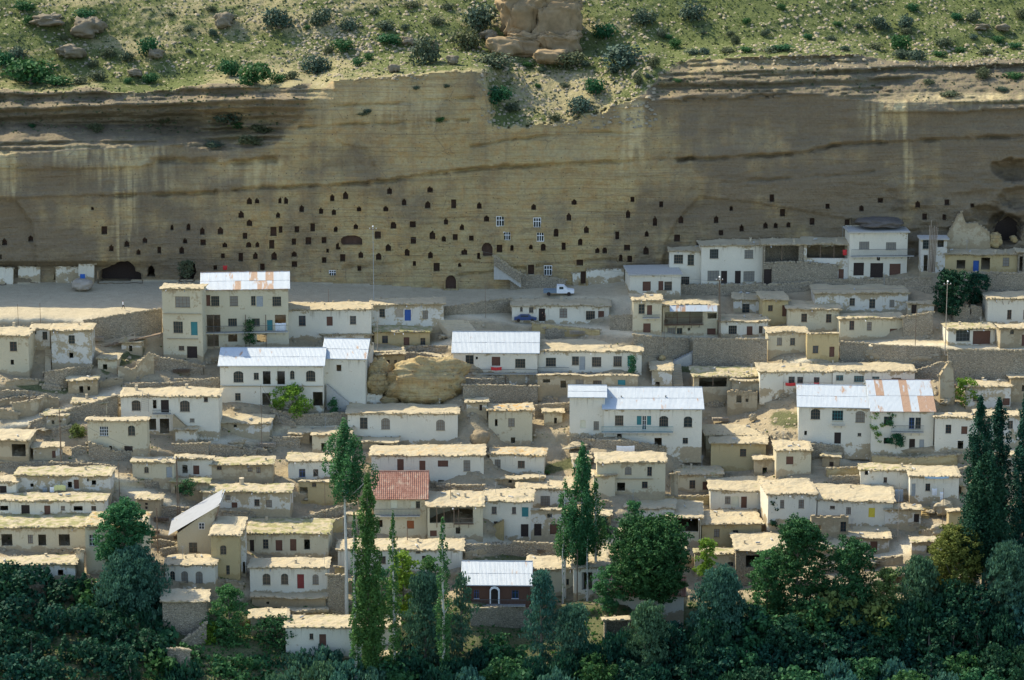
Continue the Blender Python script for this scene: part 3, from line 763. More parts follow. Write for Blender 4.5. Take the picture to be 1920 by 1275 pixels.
    for (u, s) in ((u0, 0), (u1, 1)):
        col = []
        for i in range(nb):
            y = d * i / (nb - 1)
            col.append([add(u + (0.08 * wavy(y, z, seed + 3) if 0 < i < nb - 1 else 0), y, z) for z in (-skirt, 0.0, (HW + y * tilt) * .5, HW + y * tilt)])
        for i in range(nb - 1):
            for k in range(3):
                q = (col[i][k], col[i][k + 1], col[i + 1][k + 1], col[i + 1][k])
                Fc.append(q if s == 0 else q[::-1])
        back.append(col[-1])
    Fc.append((back[0][0], back[0][3], back[1][3], back[1][0]))
    if roof in ('metal', 'gable'):
        pass
    wm = M[wall]
    if roof == 'metal' or roof == 'tile':
        # gable ends as part of the wall
        rp = R(pitch)
        # ridge position from pixel
        dx, d2, dz = ray(xm, YR)
        yrg = 3.0
        for _ in range(30):
            tz = (Yf + yrg) / d2; zr = HC + dz * tz - P0.z
            rise = zr - H
            yrg = max(1.0, min(9.0, yrg + 0.5 * (rise / math.tan(rp) - 0.3 - yrg)))
        rise = yrg * math.tan(rp); rise = max(rise, .3)
        tz = (Yf + yrg) / d2; rise = HC + dz * tz - P0.z - H
        d = max(2 * yrg, 4.0)
        V2 = []
        for u in (u0, u1):
            a = add(u, 0, HW); b = add(u, yrg, HW + rise - .05); c = add(u, d, HW); Fc.append((a, b, c))
    for k in range(3):
        pass
    wo_ = mesh_obj('wall', V, Fc, wm, root, False, attrs=dict(hb=hb, ht=ht))
    # joinery
    for t, ua, za, ub, zb2 in holes:
        if t in 'DP':
            if t == 'P':
                k = max(1, int((ub - ua) / 2.2)); mb = MB()
                for i in range(1, k):
                    u = ua + (ub - ua) * i / k
                    p = MB(); p.bar((u, .1, za), (u, .1, zb2), .08, 0, 6); p.obj('post', M['wood'], root)
            continue
        nm, mat, kd = TYPES[t]; yo = dev((ua + ub) / 2, (za + zb2) / 2)
        uc, zc = (ua + ub) / 2, (za + zb2) / 2; wd, hh = ub - ua, zb2 - za
        mb = MB()
        f = 0.055
        if kd == 1:
            mb.box(-wd / 2, -wd / 2 + f, 0, .07, -hh / 2, hh / 2); mb.box(wd / 2 - f, wd / 2, 0, .07, -hh / 2, hh / 2)
            mb.box(-wd / 2 + f, wd / 2 - f, 0, .07, -hh / 2, -hh / 2 + f); mb.box(-wd / 2 + f, wd / 2 - f, 0, .07, hh / 2 - f, hh / 2)
            nm_ = 3 if t == 'W' or wd > 1.5 else 1
            for i in range(1, nm_ + 1):
                x = -wd / 2 + wd * i / (nm_ + 1); mb.box(x - f * .55, x + f * .55, .012, .06, -hh / 2 + f, hh / 2 - f)
            for q in ((.30,) if hh < 1.5 else (.36, -.0)):
                z = hh * (q - .0) if q else 0.0; z = -hh / 2 + hh * (.66 if q else .33)
                mb.box(-wd / 2 + f, wd / 2 - f, .016, .055, z - f * .45, z + f * .45)
            o = mb.obj(nm, M[mat], root); o.location = (uc, yo + .12, zc)
            g = MB(); g.box(-wd / 2 + .01, wd / 2 - .01, .035, .045, -hh / 2 + .01, hh / 2 - .01); g.obj('pane', M['glass' if YW.random() < .75 else 'curtain'], o)
            s = MB(); s.box(-wd / 2 - .08, wd / 2 + .08, -.20, .0, -hh / 2 - .07, -hh / 2 - .005, 0, .01); s.obj('sill', wm if wall != 'brick' else M['whitep'], o)
        else:
            k = max(2, int(wd / .28))
            for i in range(k):
                a = -wd / 2 + wd * i / k; mb.box(a + .008, a + wd / k - .008, .03 + rnd.uniform(0, .012), .08, -hh / 2, hh / 2)
            mb.box(-wd / 2, wd / 2, .05, .09, -hh / 2, hh / 2)
            for z in (-.3, .32): mb.box(-wd / 2, wd / 2, .0, .03, hh * z - .05, hh * z + .05)
            o = mb.obj(nm, M[mat], root); o.location = (uc, yo + .12, zc)
    # roof
    rr = RROOF
    if roof == 'mud':
        a0, a1, b0, b1 = u0 - ov, u1 + ov, -ov * 1.05, d + 0.15
        nx = max(6, int((a1 - a0) / 0.5)); ny = max(4, int((b1 - b0) / 0.55))
        nx = min(nx, 60); ny = min(ny, 26)
        T = []; Bt = []
        for j in range(ny + 1):
            for i in range(nx + 1):
                u = a0 + (a1 - a0) * i / nx; v = b0 + (b1 - b0) * j / ny
                eu = min(i, nx - i); ev = min(j, ny - j); e = min(eu, ev)
                ju = rr.uniform(-.15, .15) if e == 0 else rr.uniform(-.05, .05)
                jv = rr.uniform(-.22, .16) if e == 0 else rr.uniform(-.05, .05)
                sag = 0.30 * wavy(u * .8, v, seed + 5) + 0.13 * wavy(u * 3, v * 3, seed)
                rim = 0.06 if e == 1 else (-.03 if e == 0 else 0)
                z = H + v * tilt + sag + rim + rr.uniform(-.03, .03)
                T.append((u + ju, v + jv, z))
                zu = H - th - .02 + v * tilt + 0.22 * wavy(u * .8, v, seed + 5)
                Bt.append((u + ju * .8 + (.1 if i == 0 else -.1 if i == nx else 0), v + jv * .8 + (.12 if j == 0 else 0), zu + (rr.uniform(-.06, .08) if e == 0 else 0)))
        nt = len(T); w1 = nx + 1; Fr = []
        for j in range(ny):
            for i in range(nx):
                q = (j * w1 + i, j * w1 + i + 1, (j + 1) * w1 + i + 1, (j + 1) * w1 + i); Fr.append(q)
                Fr.append(tuple(nt + k for k in q[::-1]))
        for i in range(nx): Fr.append((i, nt + i, nt + i + 1, i + 1)); k = ny * w1 + i; Fr.append((k, k + 1, nt + k + 1, nt + k))
        for j in range(ny): k = j * w1; Fr.append((k, k + w1, nt + k + w1, nt + k)); k += nx; Fr.append((k, nt + k, nt + k + w1, k + w1))
        ro = mesh_obj('roof', T + Bt, Fr, M['roof'], root, False)
        ro.color = (grass, 0, orange + rnd.uniform(0, .25), 1)
        # loose stones, straw and brush along the edges
        mb = MB()
        for i in range(int((a1 - a0) * 2.2)):
            u = rr.uniform(a0, a1); s = rr.uniform(.06, .16)
            v = b0 + rr.uniform(-.02, .25) if rr.random() < .75 else b1 - rr.uniform(0, .3)
            z = H + v * tilt + 0.30 * wavy(u * .8, v, seed + 5) + .05
            mb.box(u - s, u + s, v - s, v + s, z - .05, z + s * .9, 0, s * .35)
        mb.obj('edge_stones', M['rubble'], root)['kind'] = 'stuff'
        mb = MB()
        for i in range(int((a1 - a0) * 5)):
            u = rr.uniform(a0 + .1, a1 - .1); l = rr.uniform(.10, .30); z = H - th * rr.uniform(.55, 1.05) + 0.30 * wavy(u * .8, 0, seed + 5)
            v = b0 + .05
            mb.box(u - .03, u + .03, v - l * .6, v + .2, z - .05, z + .01, 0, .03)
        mb.obj('reed_fringe', M['reed'], root)['kind'] = 'stuff'
        if d > 3 and (u1 - u0) > 4:
            for _ in range(rr.choice((0, 1, 1, 2))):
                u = rr.uniform(u0 + .4, u1 - .4); mb = MB(); mb.bar((u, .1, H - th - .02), (u + rr.uniform(-.1, .1), -ov - rr.uniform(.2, .45), H - th - rr.uniform(.1, .35)), .07, 0, 6); mb.obj('rain_spout', M['whitep' if rr.random() < .5 else 'grey'], root)
        if beams and (u1 - u0) > 2.5:
            mb = MB(); k = int((u1 - u0) / .75)
            for i in range(k):
                u = u0 + (i + .5) * (u1 - u0) / k + rr.uniform(-.1, .1)
                mb.bar((u, -.02 - rr.uniform(.1, .35), H - th - .08), (u, .3, H - th - .08), .055, 0, 5)
            mb.obj('beam_ends', M['wood'], root)['kind'] = 'stuff'
        if parapet:
            pass
    elif roof == 'metal':
        sl = math.hypot(yrg, rise); ang = math.atan2(rise, yrg)
        rf = MB()
        a0, a1 = u0 - .35, u1 + .35
        rf.bar((a0, yrg, H + rise + .05), (a1, yrg, H + rise + .05), .09, 0, 6)
        rf.box(a0, a1, -.42, -.36, H - .20, H - .06)
        ro = rf.obj('roof', M['tin'], root); ro.color = (rust, 0, 0, 1)
        cols = max(2, round((a1 - a0) / 1.55)); cw = (a1 - a0) / cols; rows = 2 if sl > 2.4 else 1
        for back_ in (0, 1):
            L = (sl + .45 * math.cos(ang)) if not back_ else math.hypot(d - yrg, rise) + .3
            an = ang if not back_ else math.atan2(rise, d - yrg)
            rws = rows if not back_ else 1
            for r_ in range(rws):
                l = L / rws
                me = None
                seg = 14; vs_ = []; fs_ = []
                for k in range(seg + 1):
                    x = (cw + .04) * k / seg; z = .035 if k % 2 else 0
                    vs_ += [(x, 0, z), (x, l + .04, z)]
                for k in range(seg): fs_.append((2 * k, 2 * k + 2, 2 * k + 3, 2 * k + 1))
                me = bpy.data.meshes.new('roof_sheet'); me.from_pydata(vs_, [], fs_); me.materials.append(M['tin']); me.update()
                for c in range(cols):
                    o = bpy.data.objects.new('roof_sheet', me); COL.objects.link(o); o.parent = ro
                    s = r_ * l
                    jz = rr.uniform(0, .018)
                    if not back_:
                        y = -.45 + s * math.cos(an); z = H - .45 * math.tan(an) + .02 + s * math.sin(an) + r_ * .04 + jz
                        o.location = (a0 + c * cw, y, z); o.rotation_euler = (an, 0, rr.uniform(-.004, .004))
                    else:
                        o.location = (a0 + (c + 1) * cw, d + .15, H - .05 + jz); o.rotation_euler = (an, 0, math.pi)
                    rc = rust if (r_ == 1 or rust > 1 or rr.random() < .3) else 0
                    o.color = (rc * (1 if rr.random() < .45 else .2), 0, 0, 1)
    elif roof == 'tile':
        ang = math.atan2(rise, yrg); a0, a1 = u0 - .4, u1 + .4
        rf = MB(); th_ = .1
        def pt(u, s, h): return (u, -.5 + s * math.cos(ang) - h * math.sin(ang), H - .5 * math.tan(ang) + s * math.sin(ang) + h * math.cos(ang))
        L = (yrg + .5) / math.cos(ang)
        rf.add([pt(a0, 0, 0), pt(a1, 0, 0), pt(a1, L, 0), pt(a0, L, 0), pt(a0, 0, -.12), pt(a1, 0, -.12), pt(a1, L, -.12), pt(a0, L, -.12)], [(0, 1, 2, 3), (4, 7, 6, 5), (0, 4, 5, 1), (1, 5, 6, 2), (0, 3, 7, 4)])
        zq = H + rise
        rf.add([(a0, yrg, zq), (a1, yrg, zq), (a1, d + .4, H - .1), (a0, d + .4, H - .1)], [(0, 1, 2, 3), (3, 2, 1, 0)])
        rf.bar((a0, yrg, zq + .06), (a1, yrg, zq + .06), .12, 0, 6)
        ro = rf.obj('roof', M['tile'], root)
        tl = MB(); cx_ = int((a1 - a0) / .34); ry = int(L / .42)
        for j in range(ry):
            for i in range(cx_):
                u = a0 + (i + .5) * (a1 - a0) / cx_; s = j * L / ry; dz = rr.uniform(0, .02); w_ = .14
                q = [pt(u - w_, s, .02), pt(u - w_ * .5, s, .09 + dz), pt(u + w_ * .5, s, .09 + dz), pt(u + w_, s, .02), pt(u - w_, s + .44, .0), pt(u - w_ * .5, s + .44, .05 + dz), pt(u + w_ * .5, s + .44, .05 + dz), pt(u + w_, s + .44, .0)]
                tl.add(q, [(0, 1, 5, 4), (1, 2, 6, 5), (2, 3, 7, 6), (0, 3, 2, 1)])
        tl.obj('roof_tiles', M['tile'], ro)['kind'] = 'stuff'
    elif roof == 'slab':
        mb = MB(); mb.box(u0 - .35, u1 + .35, -.5, d + .2, H - .28, H, 0, .03); ro = mb.obj('roof', M['concrete'], root)
    elif roof == 'ruin':   # no roof: broken wall top
        mb = MB(); x = u0
        while x < u1:
            w_ = rr.uniform(.4, .9); hh = rr.uniform(0.05, .6); mb.box(x, min(u1, x + w_), .0, .45, HW - .15, HW + hh, 0, .08); x += w_
        mb.obj('broken_wall_top', wm, root); ro = None
        hb2 = None
    def on_roof(px, py):
        # intersect pixel with the roof plane
        dx, d2, dz = ray(px, py)
        best = None
        lo, hi = 0.1, d
        for k in range(20):
            v = (lo + hi) / 2
            u, z = loc(px, py, v)
            if z > H + v * tilt: lo = v
            else: hi = v
        # z along ray falls with distance; choose crossing
        return loc(px, py, v)[0], v, H + v * tilt
    if roof == 'mud' and not chim and (u1 - u0) > 5 and d > 3:
        chim = []
        for _ in range(rr.choice((0, 1, 1, 2))):
            f = rr.uniform(.1, .9); mb = MB(); u = u0 + (u1 - u0) * f; v = d * rr.uniform(.25, .9); zz = H + v * tilt; r_ = rr.uniform(.14, .28)
            mb.bar((u, v, zz - .2), (u, v, zz + r_ * 2.4), r_, 0, 7, r_ * .8); mb.bar((u, v, zz + r_ * 2.4), (u, v, zz + r_ * 2.7), r_ * 1.1, 0, 7)
            mb.obj('chimney', M['earthst'], ro)
        if rr.random() < .35:
            mb = MB(); u = rr.uniform(u0 + .5, u1 - .5); v = d * rr.uniform(.3, .8); zz = H + v * tilt; hh = rr.uniform(1.6, 2.6)
            mb.bar((u, v, zz - .1), (u, v, zz + hh), .03, 0, 5)
            for q in range(4): mb.bar((u - .4 + q * .05, v, zz + hh - .15 * q), (u + .4 - q * .05, v + .1, zz + hh - .15 * q), .015, 0, 4)
            mb.obj('aerial', M['grey'], ro)
        for _ in range(rr.choice((0, 0, 1, 2))):
            mb = MB(); u = rr.uniform(u0 + .5, u1 - .5); v = d * rr.uniform(.2, .9); zz = H + v * tilt + .12
            a_ = rr.uniform(0, 3.1); l = rr.uniform(.3, .45); mb.bar((u - l * math.cos(a_), v - l * math.sin(a_), zz + .1), (u + l * math.cos(a_), v + l * math.sin(a_), zz + .1), .16, 0, 9); mb.obj('roof_roller', M['concrete'], ro)
    for c in chim:
        px, py = cv(cr, c[0], c[1])
        if roof == 'metal':
            v = yrg * .5; u, z = loc(px, py, v); zz = H + v * rise / yrg
        else: u, v, zz = on_roof(px, py)
        mb = MB(); r_ = c[2] if len(c) > 2 else .28
        mb.bar((u, v, zz - .2), (u, v, zz + r_ * 2.6), r_, 0, 7, r_ * .8)
        mb.bar((u, v, zz + r_ * 2.6), (u, v, zz + r_ * 2.8), r_ * 1.05, 0, 7)
        mb.obj('chimney', M['earthst'] if roof != 'metal' else M['iron'], ro if ro else root)
    for b in balc:
        a, yt, c, yk = b[:4]; pr = b[4] if len(b) > 4 else 0.9
        xa, y_t = cv(cr, a, yt); xc, y_k = cv(cr, c, yk)
        ua, zt_ = loc(xa, y_t, -pr); uc_, zk = loc(xc, y_k, -pr)
        mb = MB(); mb.box(ua, uc_, -pr, -.02 - .1 * (1 if True else 0), zk - .14, zk, 0, .02)
        for k in range(max(2, int((uc_ - ua) / 1.4))):
            u = ua + (k + .5) * (uc_ - ua) / max(2, int((uc_ - ua) / 1.4)); mb.bar((u, -pr + .1, zk - .15), (u, -.12, zk - .75), .05, 0, 5)
        mb.obj('balcony', M['concrete'] if len(b) < 6 else M[b[5]], root)
        if zt_ - zk > .25:
            mb = MB(); mb.box(ua, uc_, -pr, -pr + .06, zt_ - .06, zt_); mb.box(ua, uc_, -pr + .005, -pr + .05, zk + .10, zk + .15)
            k = max(3, int((uc_ - ua) / .22))
            for i in range(k + 1):
                u = ua + (uc_ - ua) * i / k; mb.box(u - .015, u + .015, -pr + .015, -pr + .045, zk, zt_ - .06)
            mb.obj('railing', M['iron'] if len(b) < 7 else M[b[6]], root)
    for l in ledge:
        xa, yy_ = cv(cr, l[0], l[2]); xc, _ = cv(cr, l[1], l[2]); ua, z = loc(xa, yy_); uc_, _ = loc(xc, yy_)
        mb = MB(); mb.box(ua, uc_, -.32, -.12, z - .12, z, 0, .02); mb.obj('ledge', wm, root)
    for s in stair:   # top (x,y) -> bottom (x,y)
        xa, y_a = cv(cr, s[0], s[1]); xc, y_c = cv(cr, s[2], s[3]); pr = 1.1
        ua, za = loc(xa, y_a, -pr); uc_, zc = loc(xc, y_c, -pr)
        k = max(3, int(abs(za - zc) / .2)); mb = MB()
        for i in range(k):
            a = ua + (uc_ - ua) * i / k; b = ua + (uc_ - ua) * (i + 1) / k; z = za + (zc - za) * i / k
            mb.box(min(a, b), max(a, b), -pr, -.11, min(zc, 0) - 1.0, z)
        mb.obj('staircase', M[s[4]] if len(s) > 4 else wm, root)
    for p in posts:
        xa, y_a = cv(cr, p[0], p[1]); _, y_c = cv(cr, p[0], p[2]); u, z1 = loc(xa, y_a, -.6); _, z0 = loc(xa, y_c, -.6)
        mb = MB(); mb.bar((u, -.6, z0 - .3), (u, -.6, z1), .08, 0, 6); mb.obj('post', M['wood'], root)
    HB.append((X0, X1, YR, YB, label))
    h.root, h.d, h.H, h.u0, h.u1, h.loc, h.Yf, h.P0 = root, d, H, u0, u1, loc, Yf, P0
    return h

def wall_run(name, cr, pts, mat, label, cat='wall', th=0.55, jag=0.12, off=0.3, cap=None, Yc=None, parent=None, rate=None, dpx=None):
    """free-standing or retaining wall; pts = (x, ytop, ybottom)"""
    P = [(*cv(cr, x, a), cv(cr, x, b)[1]) for x, a, b in pts]
    V = []; Fc = []; hb = []; ht = []
    cols = []
    x = []
    tot = 0
    for (xa, ta, ba), (xb, tb, bb) in zip(P[:-1], P[1:]):
        k = max(1, int(math.hypot(xb - xa, (bb - ba) * 2) / 5.5))
        for i in range(k): f = i / k; x.append((xa + (xb - xa) * f, ta + (tb - ta) * f, ba + (bb - ba) * f))
    x.append(P[-1])
    seed = rnd.uniform(0, 50); bs = []
    for px, t, b in x:
        Y = (D(px, b) if Yc is None else Yc) - off; bs.append(Y)
    bs = np.convolve(np.pad(bs, 3, mode='edge'), np.ones(7) / 7, 'valid') if len(bs) > 6 else bs
    base = at(*[(x[len(x) // 2][0]), x[len(x) // 2][2]], bs[len(x) // 2])
    for (px, t, b), Y in zip(x, bs):
        bot = at(px, b, Y) - base; top = at(px, t, Y) - base
        top.z += rnd.uniform(-jag, jag)
        k = 5; col = []
        for i in range(k):
            f = i / (k - 1); v = bot.lerp(top, f)
            v.x += .08 * float(fbm(px * .2 + seed + 9, f * 5, 2))
            v.y += .12 * f + 0.10 * float(fbm(px * .09 + seed, f * 4, 3)); V.append(v); hb.append((top.z - bot.z) * f); ht.append((top.z - bot.z) * (1 - f)); col.append(len(V) - 1)
        for v in (Vector((bot.x, bot.y, bot.z - 1.5)), Vector((top.x + rnd.uniform(-.1, .1), top.y + th + .12, top.z + rnd.uniform(-.05, .05))), Vector((bot.x, bot.y + th + .15, bot.z - 1.5))):
            V.append(v); hb.append(0.0); ht.append(1.0 if v.z < 0 else 0.0); col.append(len(V) - 1)
        cols.append([col[5]] + col[:5] + [col[6], col[7]])
    for a, b in zip(cols[:-1], cols[1:]):
        for i in range(7): Fc.append((a[i], b[i], b[i + 1], a[i + 1]))
    Fc.append(tuple(cols[0])); Fc.append(tuple(cols[-1][::-1]))
    o = mesh_obj(name, V, Fc, M[mat], parent, False, attrs=dict(hb=hb, ht=ht))
    o.location = base
    if not parent: tag(o, label, cat, kind='thing')
    # coping stones laid along the top
    mb = MB()
    for (px, t, b), Y in zip(x, bs):
        for q in range(2):
            v = at(px + rnd.uniform(-3, 3), t, Y) - base; s = rnd.uniform(.10, .24)
            y = v.y + rnd.uniform(.1, th)
            mb.box(v.x - s, v.x + s, y - s, y + s, v.z - .12, v.z + s * .8, 0, s * .35)
    if len(mb.v): k = mb.obj('coping_stones', M['rubble'] if cap is None else M[cap], o); k['kind'] = 'stuff'
    return o
# ------------------------------------------------------------------ the houses (crop, (left, roof back, right, eave, base), wall, roof, openings, label)
h = house
# upper left
h('A', (-60, 527, 215, 590, 880), 'cream', 'mud', 'n:75,640,125,710 D:80,775,103,812', 'cream plastered house cut by the left edge, one window over a tiny hole', chim=[(105, 520)])
h('A', (222, 512, 372, 540, 720), 'patchy', 'mud', 'n:318,565,352,625 D:255,562,272,585', 'low shaded house in the gap between the two small towers at far left', dy=1.0, ov=.2)
a3 = h('A', (385, 503, 683, 550, 832), 'patchy', 'mud', 'w:513,592,557,655 D:518,722,547,762', 'small square tower house, mud above and whitewash below, left of the railed ramp', chim=[(590, 515, .2)], yaw=0)
h('A', (1215, 205, 1512, 242, 760), 'cream', 'mud', 'W:1310,303,1418,383 w:1296,490,1364,575 t:1427,492,1474,592 n:1335,672,1375,705 m:1398,675,1472,762', 'tall narrow three-storey cream house joined left of the tin roofed block', ledge=[(1215, 1505, 425), (1250, 1480, 612)])
h('p', (380, 510, 541, 541, 652), 'cream', 'metal', 's:386,553,394,574 w:396,555,411,574 w:431,555,446,574 w:471,555,479,573 q:481,555,493,575 w:511,556,527,574 P:386,590,413,624 w:428,597,444,612 w:473,597,487,612 V:501,600,511,620 P:516,590,536,622 P:386,628,410,650 D:428,627,445,641 D:482,627,500,642', 'large galleried house with rust patched tin roof at the foot of the square', balc=[(384, 612, 540, 622, 1.1)], posts=[(400, 590, 650), (460, 590, 650), (498, 590, 650)], rust=.9, pitch=22)
# row below the square
h('B', (245, 345, 862, 395, 620), 'white', 'mud', 'n:320,445,370,522 d:528,452,572,522 w:702,447,747,510', 'long low white house with wavy roof, right of the galleried block')
h('B', (862, 310, 1402, 357, 548), 'patchy', 'mud', 'w:922,395,962,457 l:1045,395,1100,460 B:1110,400,1157,484 w:1245,407,1284,470', 'streaky cream house with dark blue door, at the top of the broad steps', chim=[(1325, 318, .15)])
h('B', (884, 512, 1298, 562, 672), 'ochre', 'mud', 'n:942,595,985,652 d:1103,607,1145,668 w:1228,612,1265,667', 'small grassy-roofed mud house with a stone edged roof, below the blue door house', grass=.7)
h('B', (490, 540, 862, 580, 645), 'stone', 'mud', 'P:505,586,850,636', 'open fronted shed with thatched brow, under the long low white house', dmax=4)
h('C', (0, 318, 726, 367, 505), 'white', 'mud', 'a:60,380,80,415 w:127,383,160,425 m:200,392,247,488 n:355,392,412,460 W:552,410,620,478 d:643,410,688,502', 'long white house with an arched brown door at its right end, above the blue car')
h('C', (880, 66, 1260, 132, 275), 'white', 'slab', 's:975,190,1037,262 s:1093,187,1131,258 W:1137,190,1195,258', 'white house with grey parapet and brown shutters, pale side wall catching the sun', yaw=0)
h('C', (905, 282, 1118, 327, 572), 'cream', 'mud', 'w:945,360,992,432 d:1008,367,1047,440 d:980,503,1036,572', 'narrow two-storey cream house with a small balcony at the left end of the terrace road', balc=[(978, 440, 1105, 462, .7)])
h('C', (1125, 328, 1535, 362, 590), 'cream', 'mud', 'P:1140,415,1425,508 D:1460,425,1530,468 w:1160,535,1223,583 w:1230,538,1272,583 D:1312,537,1332,557 s:1457,540,1522,588', 'porch house with rusty tin awning over a brown railed gallery', balc=[(1140, 458, 1430, 512, .9, 'wood', 'brown')])
h('C', (1655, 268, 1912, 322, 430), 'patchy', 'mud', 'w:1718,357,1775,425 c:1862,362,1905,428', 'shaded white house with a cream blind, behind the lamp post', dy=.5)
h('I', (-40, 738, 150, 800, 990), 'ochre', 'mud', 'n:0,845,36,890 d:105,845,142,930', 'ochre streaked house wedged behind the terrace road tower')
h('C', (1552, 430, 1912, 485, 600), 'white', 'mud', 'w:1617,520,1680,585 d:1752,525,1797,592 n:1843,523,1872,577', 'low white house with thick straw edged roof, left of the mud tower')
# top right
h('e', (265, 590, 552, 622, 940), 'white', 'mud', 'w:305,660,388,740 w:428,660,487,755 w:370,858,445,935', 'lower left wing of the big white building under the cliff', beams=False)
h('e', (552, 525, 1108, 572, 932), 'white', 'mud', 'G:627,610,707,695 G:940,617,1020,695 G:607,803,713,895 m:728,805,785,922 m:853,805,908,922 G:930,808,1032,902', 'big two-storey white building with two dark doors between square windows, under the cliff', beams=False)
h('e', (1112, 515, 1465, 565, 930), 'stone', 'mud', 'P:1125,572,1430,725 m:1110,790,1185,928', 'dark open gallery house with a tall black doorway, right of the big white building', dmax=6)
h('e', (1470, 500, 1885, 560, 905), 'patchy', 'mud', 'P:1500,566,1870,690 s:1785,790,1835,880', 'broken fronted gallery house with red cloth inside, left of the white balcony house', dmax=6)
h('I', (607, 245, 1040, 292, 642), 'white', 'slab', 'G:680,370,757,427 G:880,375,958,432 D:812,483,837,512 m:637,528,718,625 m:762,530,862,640 s:905,535,992,643', 'bright white two-storey house with full width balcony high on the right', balc=[(625, 430, 1092, 478, 1.1, 'concrete', 'iron')], dmax=7)
h('I', (1142, 322, 1335, 345, 620), 'patchy', 'slab', 'G:1155,352,1210,425 D:1265,352,1315,412 D:1160,470,1195,590', 'unfinished white framed house behind the leaning timber poles', dmax=5)
h('I', (1322, 425, 1862, 462, 592), 'ochre', 'mud', 'D:1407,508,1475,572 B:1530,512,1577,594 D:1590,490,1660,580 w:1752,490,1803,555', 'ochre house with a bright blue door at the foot of the cliff, far right', dmax=6)
h('I', (1868, 420, 2100, 445, 600), 'stone', 'mud', 'D:1875,480,1905,590', 'stone house cut by the right edge beside the blue doored one')
h('I', (350, 688, 1045, 752, 908), 'patchy', 'mud', 'w:608,793,650,850 w:755,800,802,868 w:907,805,945,860', 'shaded white house with three windows above a grassy terrace roof')
h('I', (537, 900, 1012, 940, 1100), 'cream', 'mud', 'n:607,962,645,1030 n:738,970,775,1033 s:908,1020,968,1092', 'cream house with two narrow windows and low square door, behind the terrace road', grass=.3)
h('I', (145, 808, 532, 872, 1045), 'cream', 'mud', 'n:248,908,292,970 n:433,912,475,975', 'upper storey mud tower house with thick crumbling roof edge', dmax=7)
h('I', (0, 1006, 288, 1042, 1200), 'cream', 'mud', 'w:67,1087,105,1145 w:165,1090,203,1145', 'low cream house with two small windows, stepped in front of the crumbling tower', dmax=4)
h('I', (292, 1046, 530, 1056, 1245), 'ochre', 'mud', 'n:333,1147,377,1205 s:457,1155,497,1232', 'plain ochre plastered block below the crumbling tower', dmax=3, ov=.1, th=.15, beams=False)
h('I', (1642, 740, 2050, 792, 985), 'white', 'mud', 'n:1785,880,1820,950 n:1905,880,1940,950', 'white house with overhanging straw roof held by slanting props at the right edge')
h('I', (1345, 975, 1695, 1018, 1138), 'white', 'mud', 'G:1403,1030,1510,1115 s:1528,1035,1663,1138', 'low garage house with two wide dark doorways on the terrace road', grass=.5)
h('I', (1735, 985, 2060, 1012, 1160), 'mud', 'mud', 'a:1808,1030,1838,1062 d:1893,1065,1935,1150', 'rough mud house right of the garage house, with a small round headed opening')
h('I', (1045, 808, 1240, 832, 912), 'patchy', 'mud', 'm:1070,842,1110,908', 'tiny whitewashed hut with a black doorway beside the dark tree', dmax=4)
h('I', (1387, 848, 1598, 862, 960), 'stone', 'ruin', 'D:1508,862,1520,915', 'roofless stone pen above the garage house', dmax=4)
# centre
b5 = h('p', (413, 652, 606, 684, 762), 'white', 'metal', 'a:438,696,456,717 w:476,699,485,712 D:493,696,507,721 D:520,696,534,721 a:544,695,552,711 a:574,695,591,715 w:441,737,451,751 D:492,737,507,760 D:587,735,606,761', 'long white house with bluish tin roof behind the bright green bush', ledge=[(413, 606, 723)], pitch=20)
h('p', (606, 635, 685, 671, 766), 'white', 'metal', 'D:631,684,640,696 w:617,742,628,750', 'white annex with its own higher tin roof, right end of the bush house', stair=[(612, 722, 654, 758, 'concrete')], pitch=24)
h('p', (652, 757, 858, 774, 829), 'white', 'mud', 'w:675,783,689,804 a:715,784,731,805 a:818,787,834,807', 'clean white house with three windows and bright flat roof, left of the bare gully', grass=.0, chim=[(668, 757, .15)])
h('p', (850, 622, 1008, 660, 702), 'white', 'metal', 'w:873,666,888,683 D:892,669,896,674 d:922,669,938,686 w:966,673,985,690', 'white house on timber posts with a tin roof, above the big boulder', balc=[(870, 692, 1008, 701, .5)], posts=[(892, 703, 728), (920, 703, 728), (948, 703, 728), (990, 703, 728)], pitch=24)
wall_run('stone_wall', 'p', [(868, 722, 756), (1008, 725, 760)], 'stone', 'rubble base wall under the house on timber posts', off=-.4)
h('C', (195, 622, 968, 708, 880), 'white', 'mud', 'W:253,760,328,825 w:448,750,500,815 g:503,750,547,852 W:597,755,667,827 w:757,748,820,825 t:862,745,905,825', 'long white house with big smooth yellow roof and teal shutters', balc=[(195, 832, 425, 872, .9), (425, 872, 945, 884, .8)], chim=[(692, 680, .13), (738, 680, .2)], dmax=9)
h('C', (190, 882, 940, 892, 985), 'mud', 'mud', 'D:232,920,285,945 D:362,930,404,984 w:475,922,535,957 n:605,930,670,960 V:790,925,847,966', 'mud walled ground floor under the yellow roofed long house', dmax=3, dmin=1.5, ov=.15, th=.12, beams=False, dy=-.8)
h('C', (1045, 782, 1195, 850, 990), 'patchy', 'mud', 'D:1070,940,1103,985', 'small sloping mud roofed store beside the narrow stone stair')
h('C', (1358, 820, 1838, 897, 1062), 'mud', 'mud', 'P:1397,903,1605,978', 'low shed with grassy roof and one wide black opening under the terrace wall', grass=.6, dmax=7)
h('C', (1608, 1000, 1832, 1022, 1170), 'mud', 'ruin', 'D:1675,1040,1715,1095 D:1745,1065,1765,1090', 'tumbledown mud enclosure with a leaning doorway below the grassy shed', dmax=4)
h('p', (1068, 722, 1134, 743, 816), 'white', 'metal', 'c:1088,788,1098,803 w:1113,790,1123,806', 'narrow blank fronted white wing at the left of the widest tin roof', pitch=22)
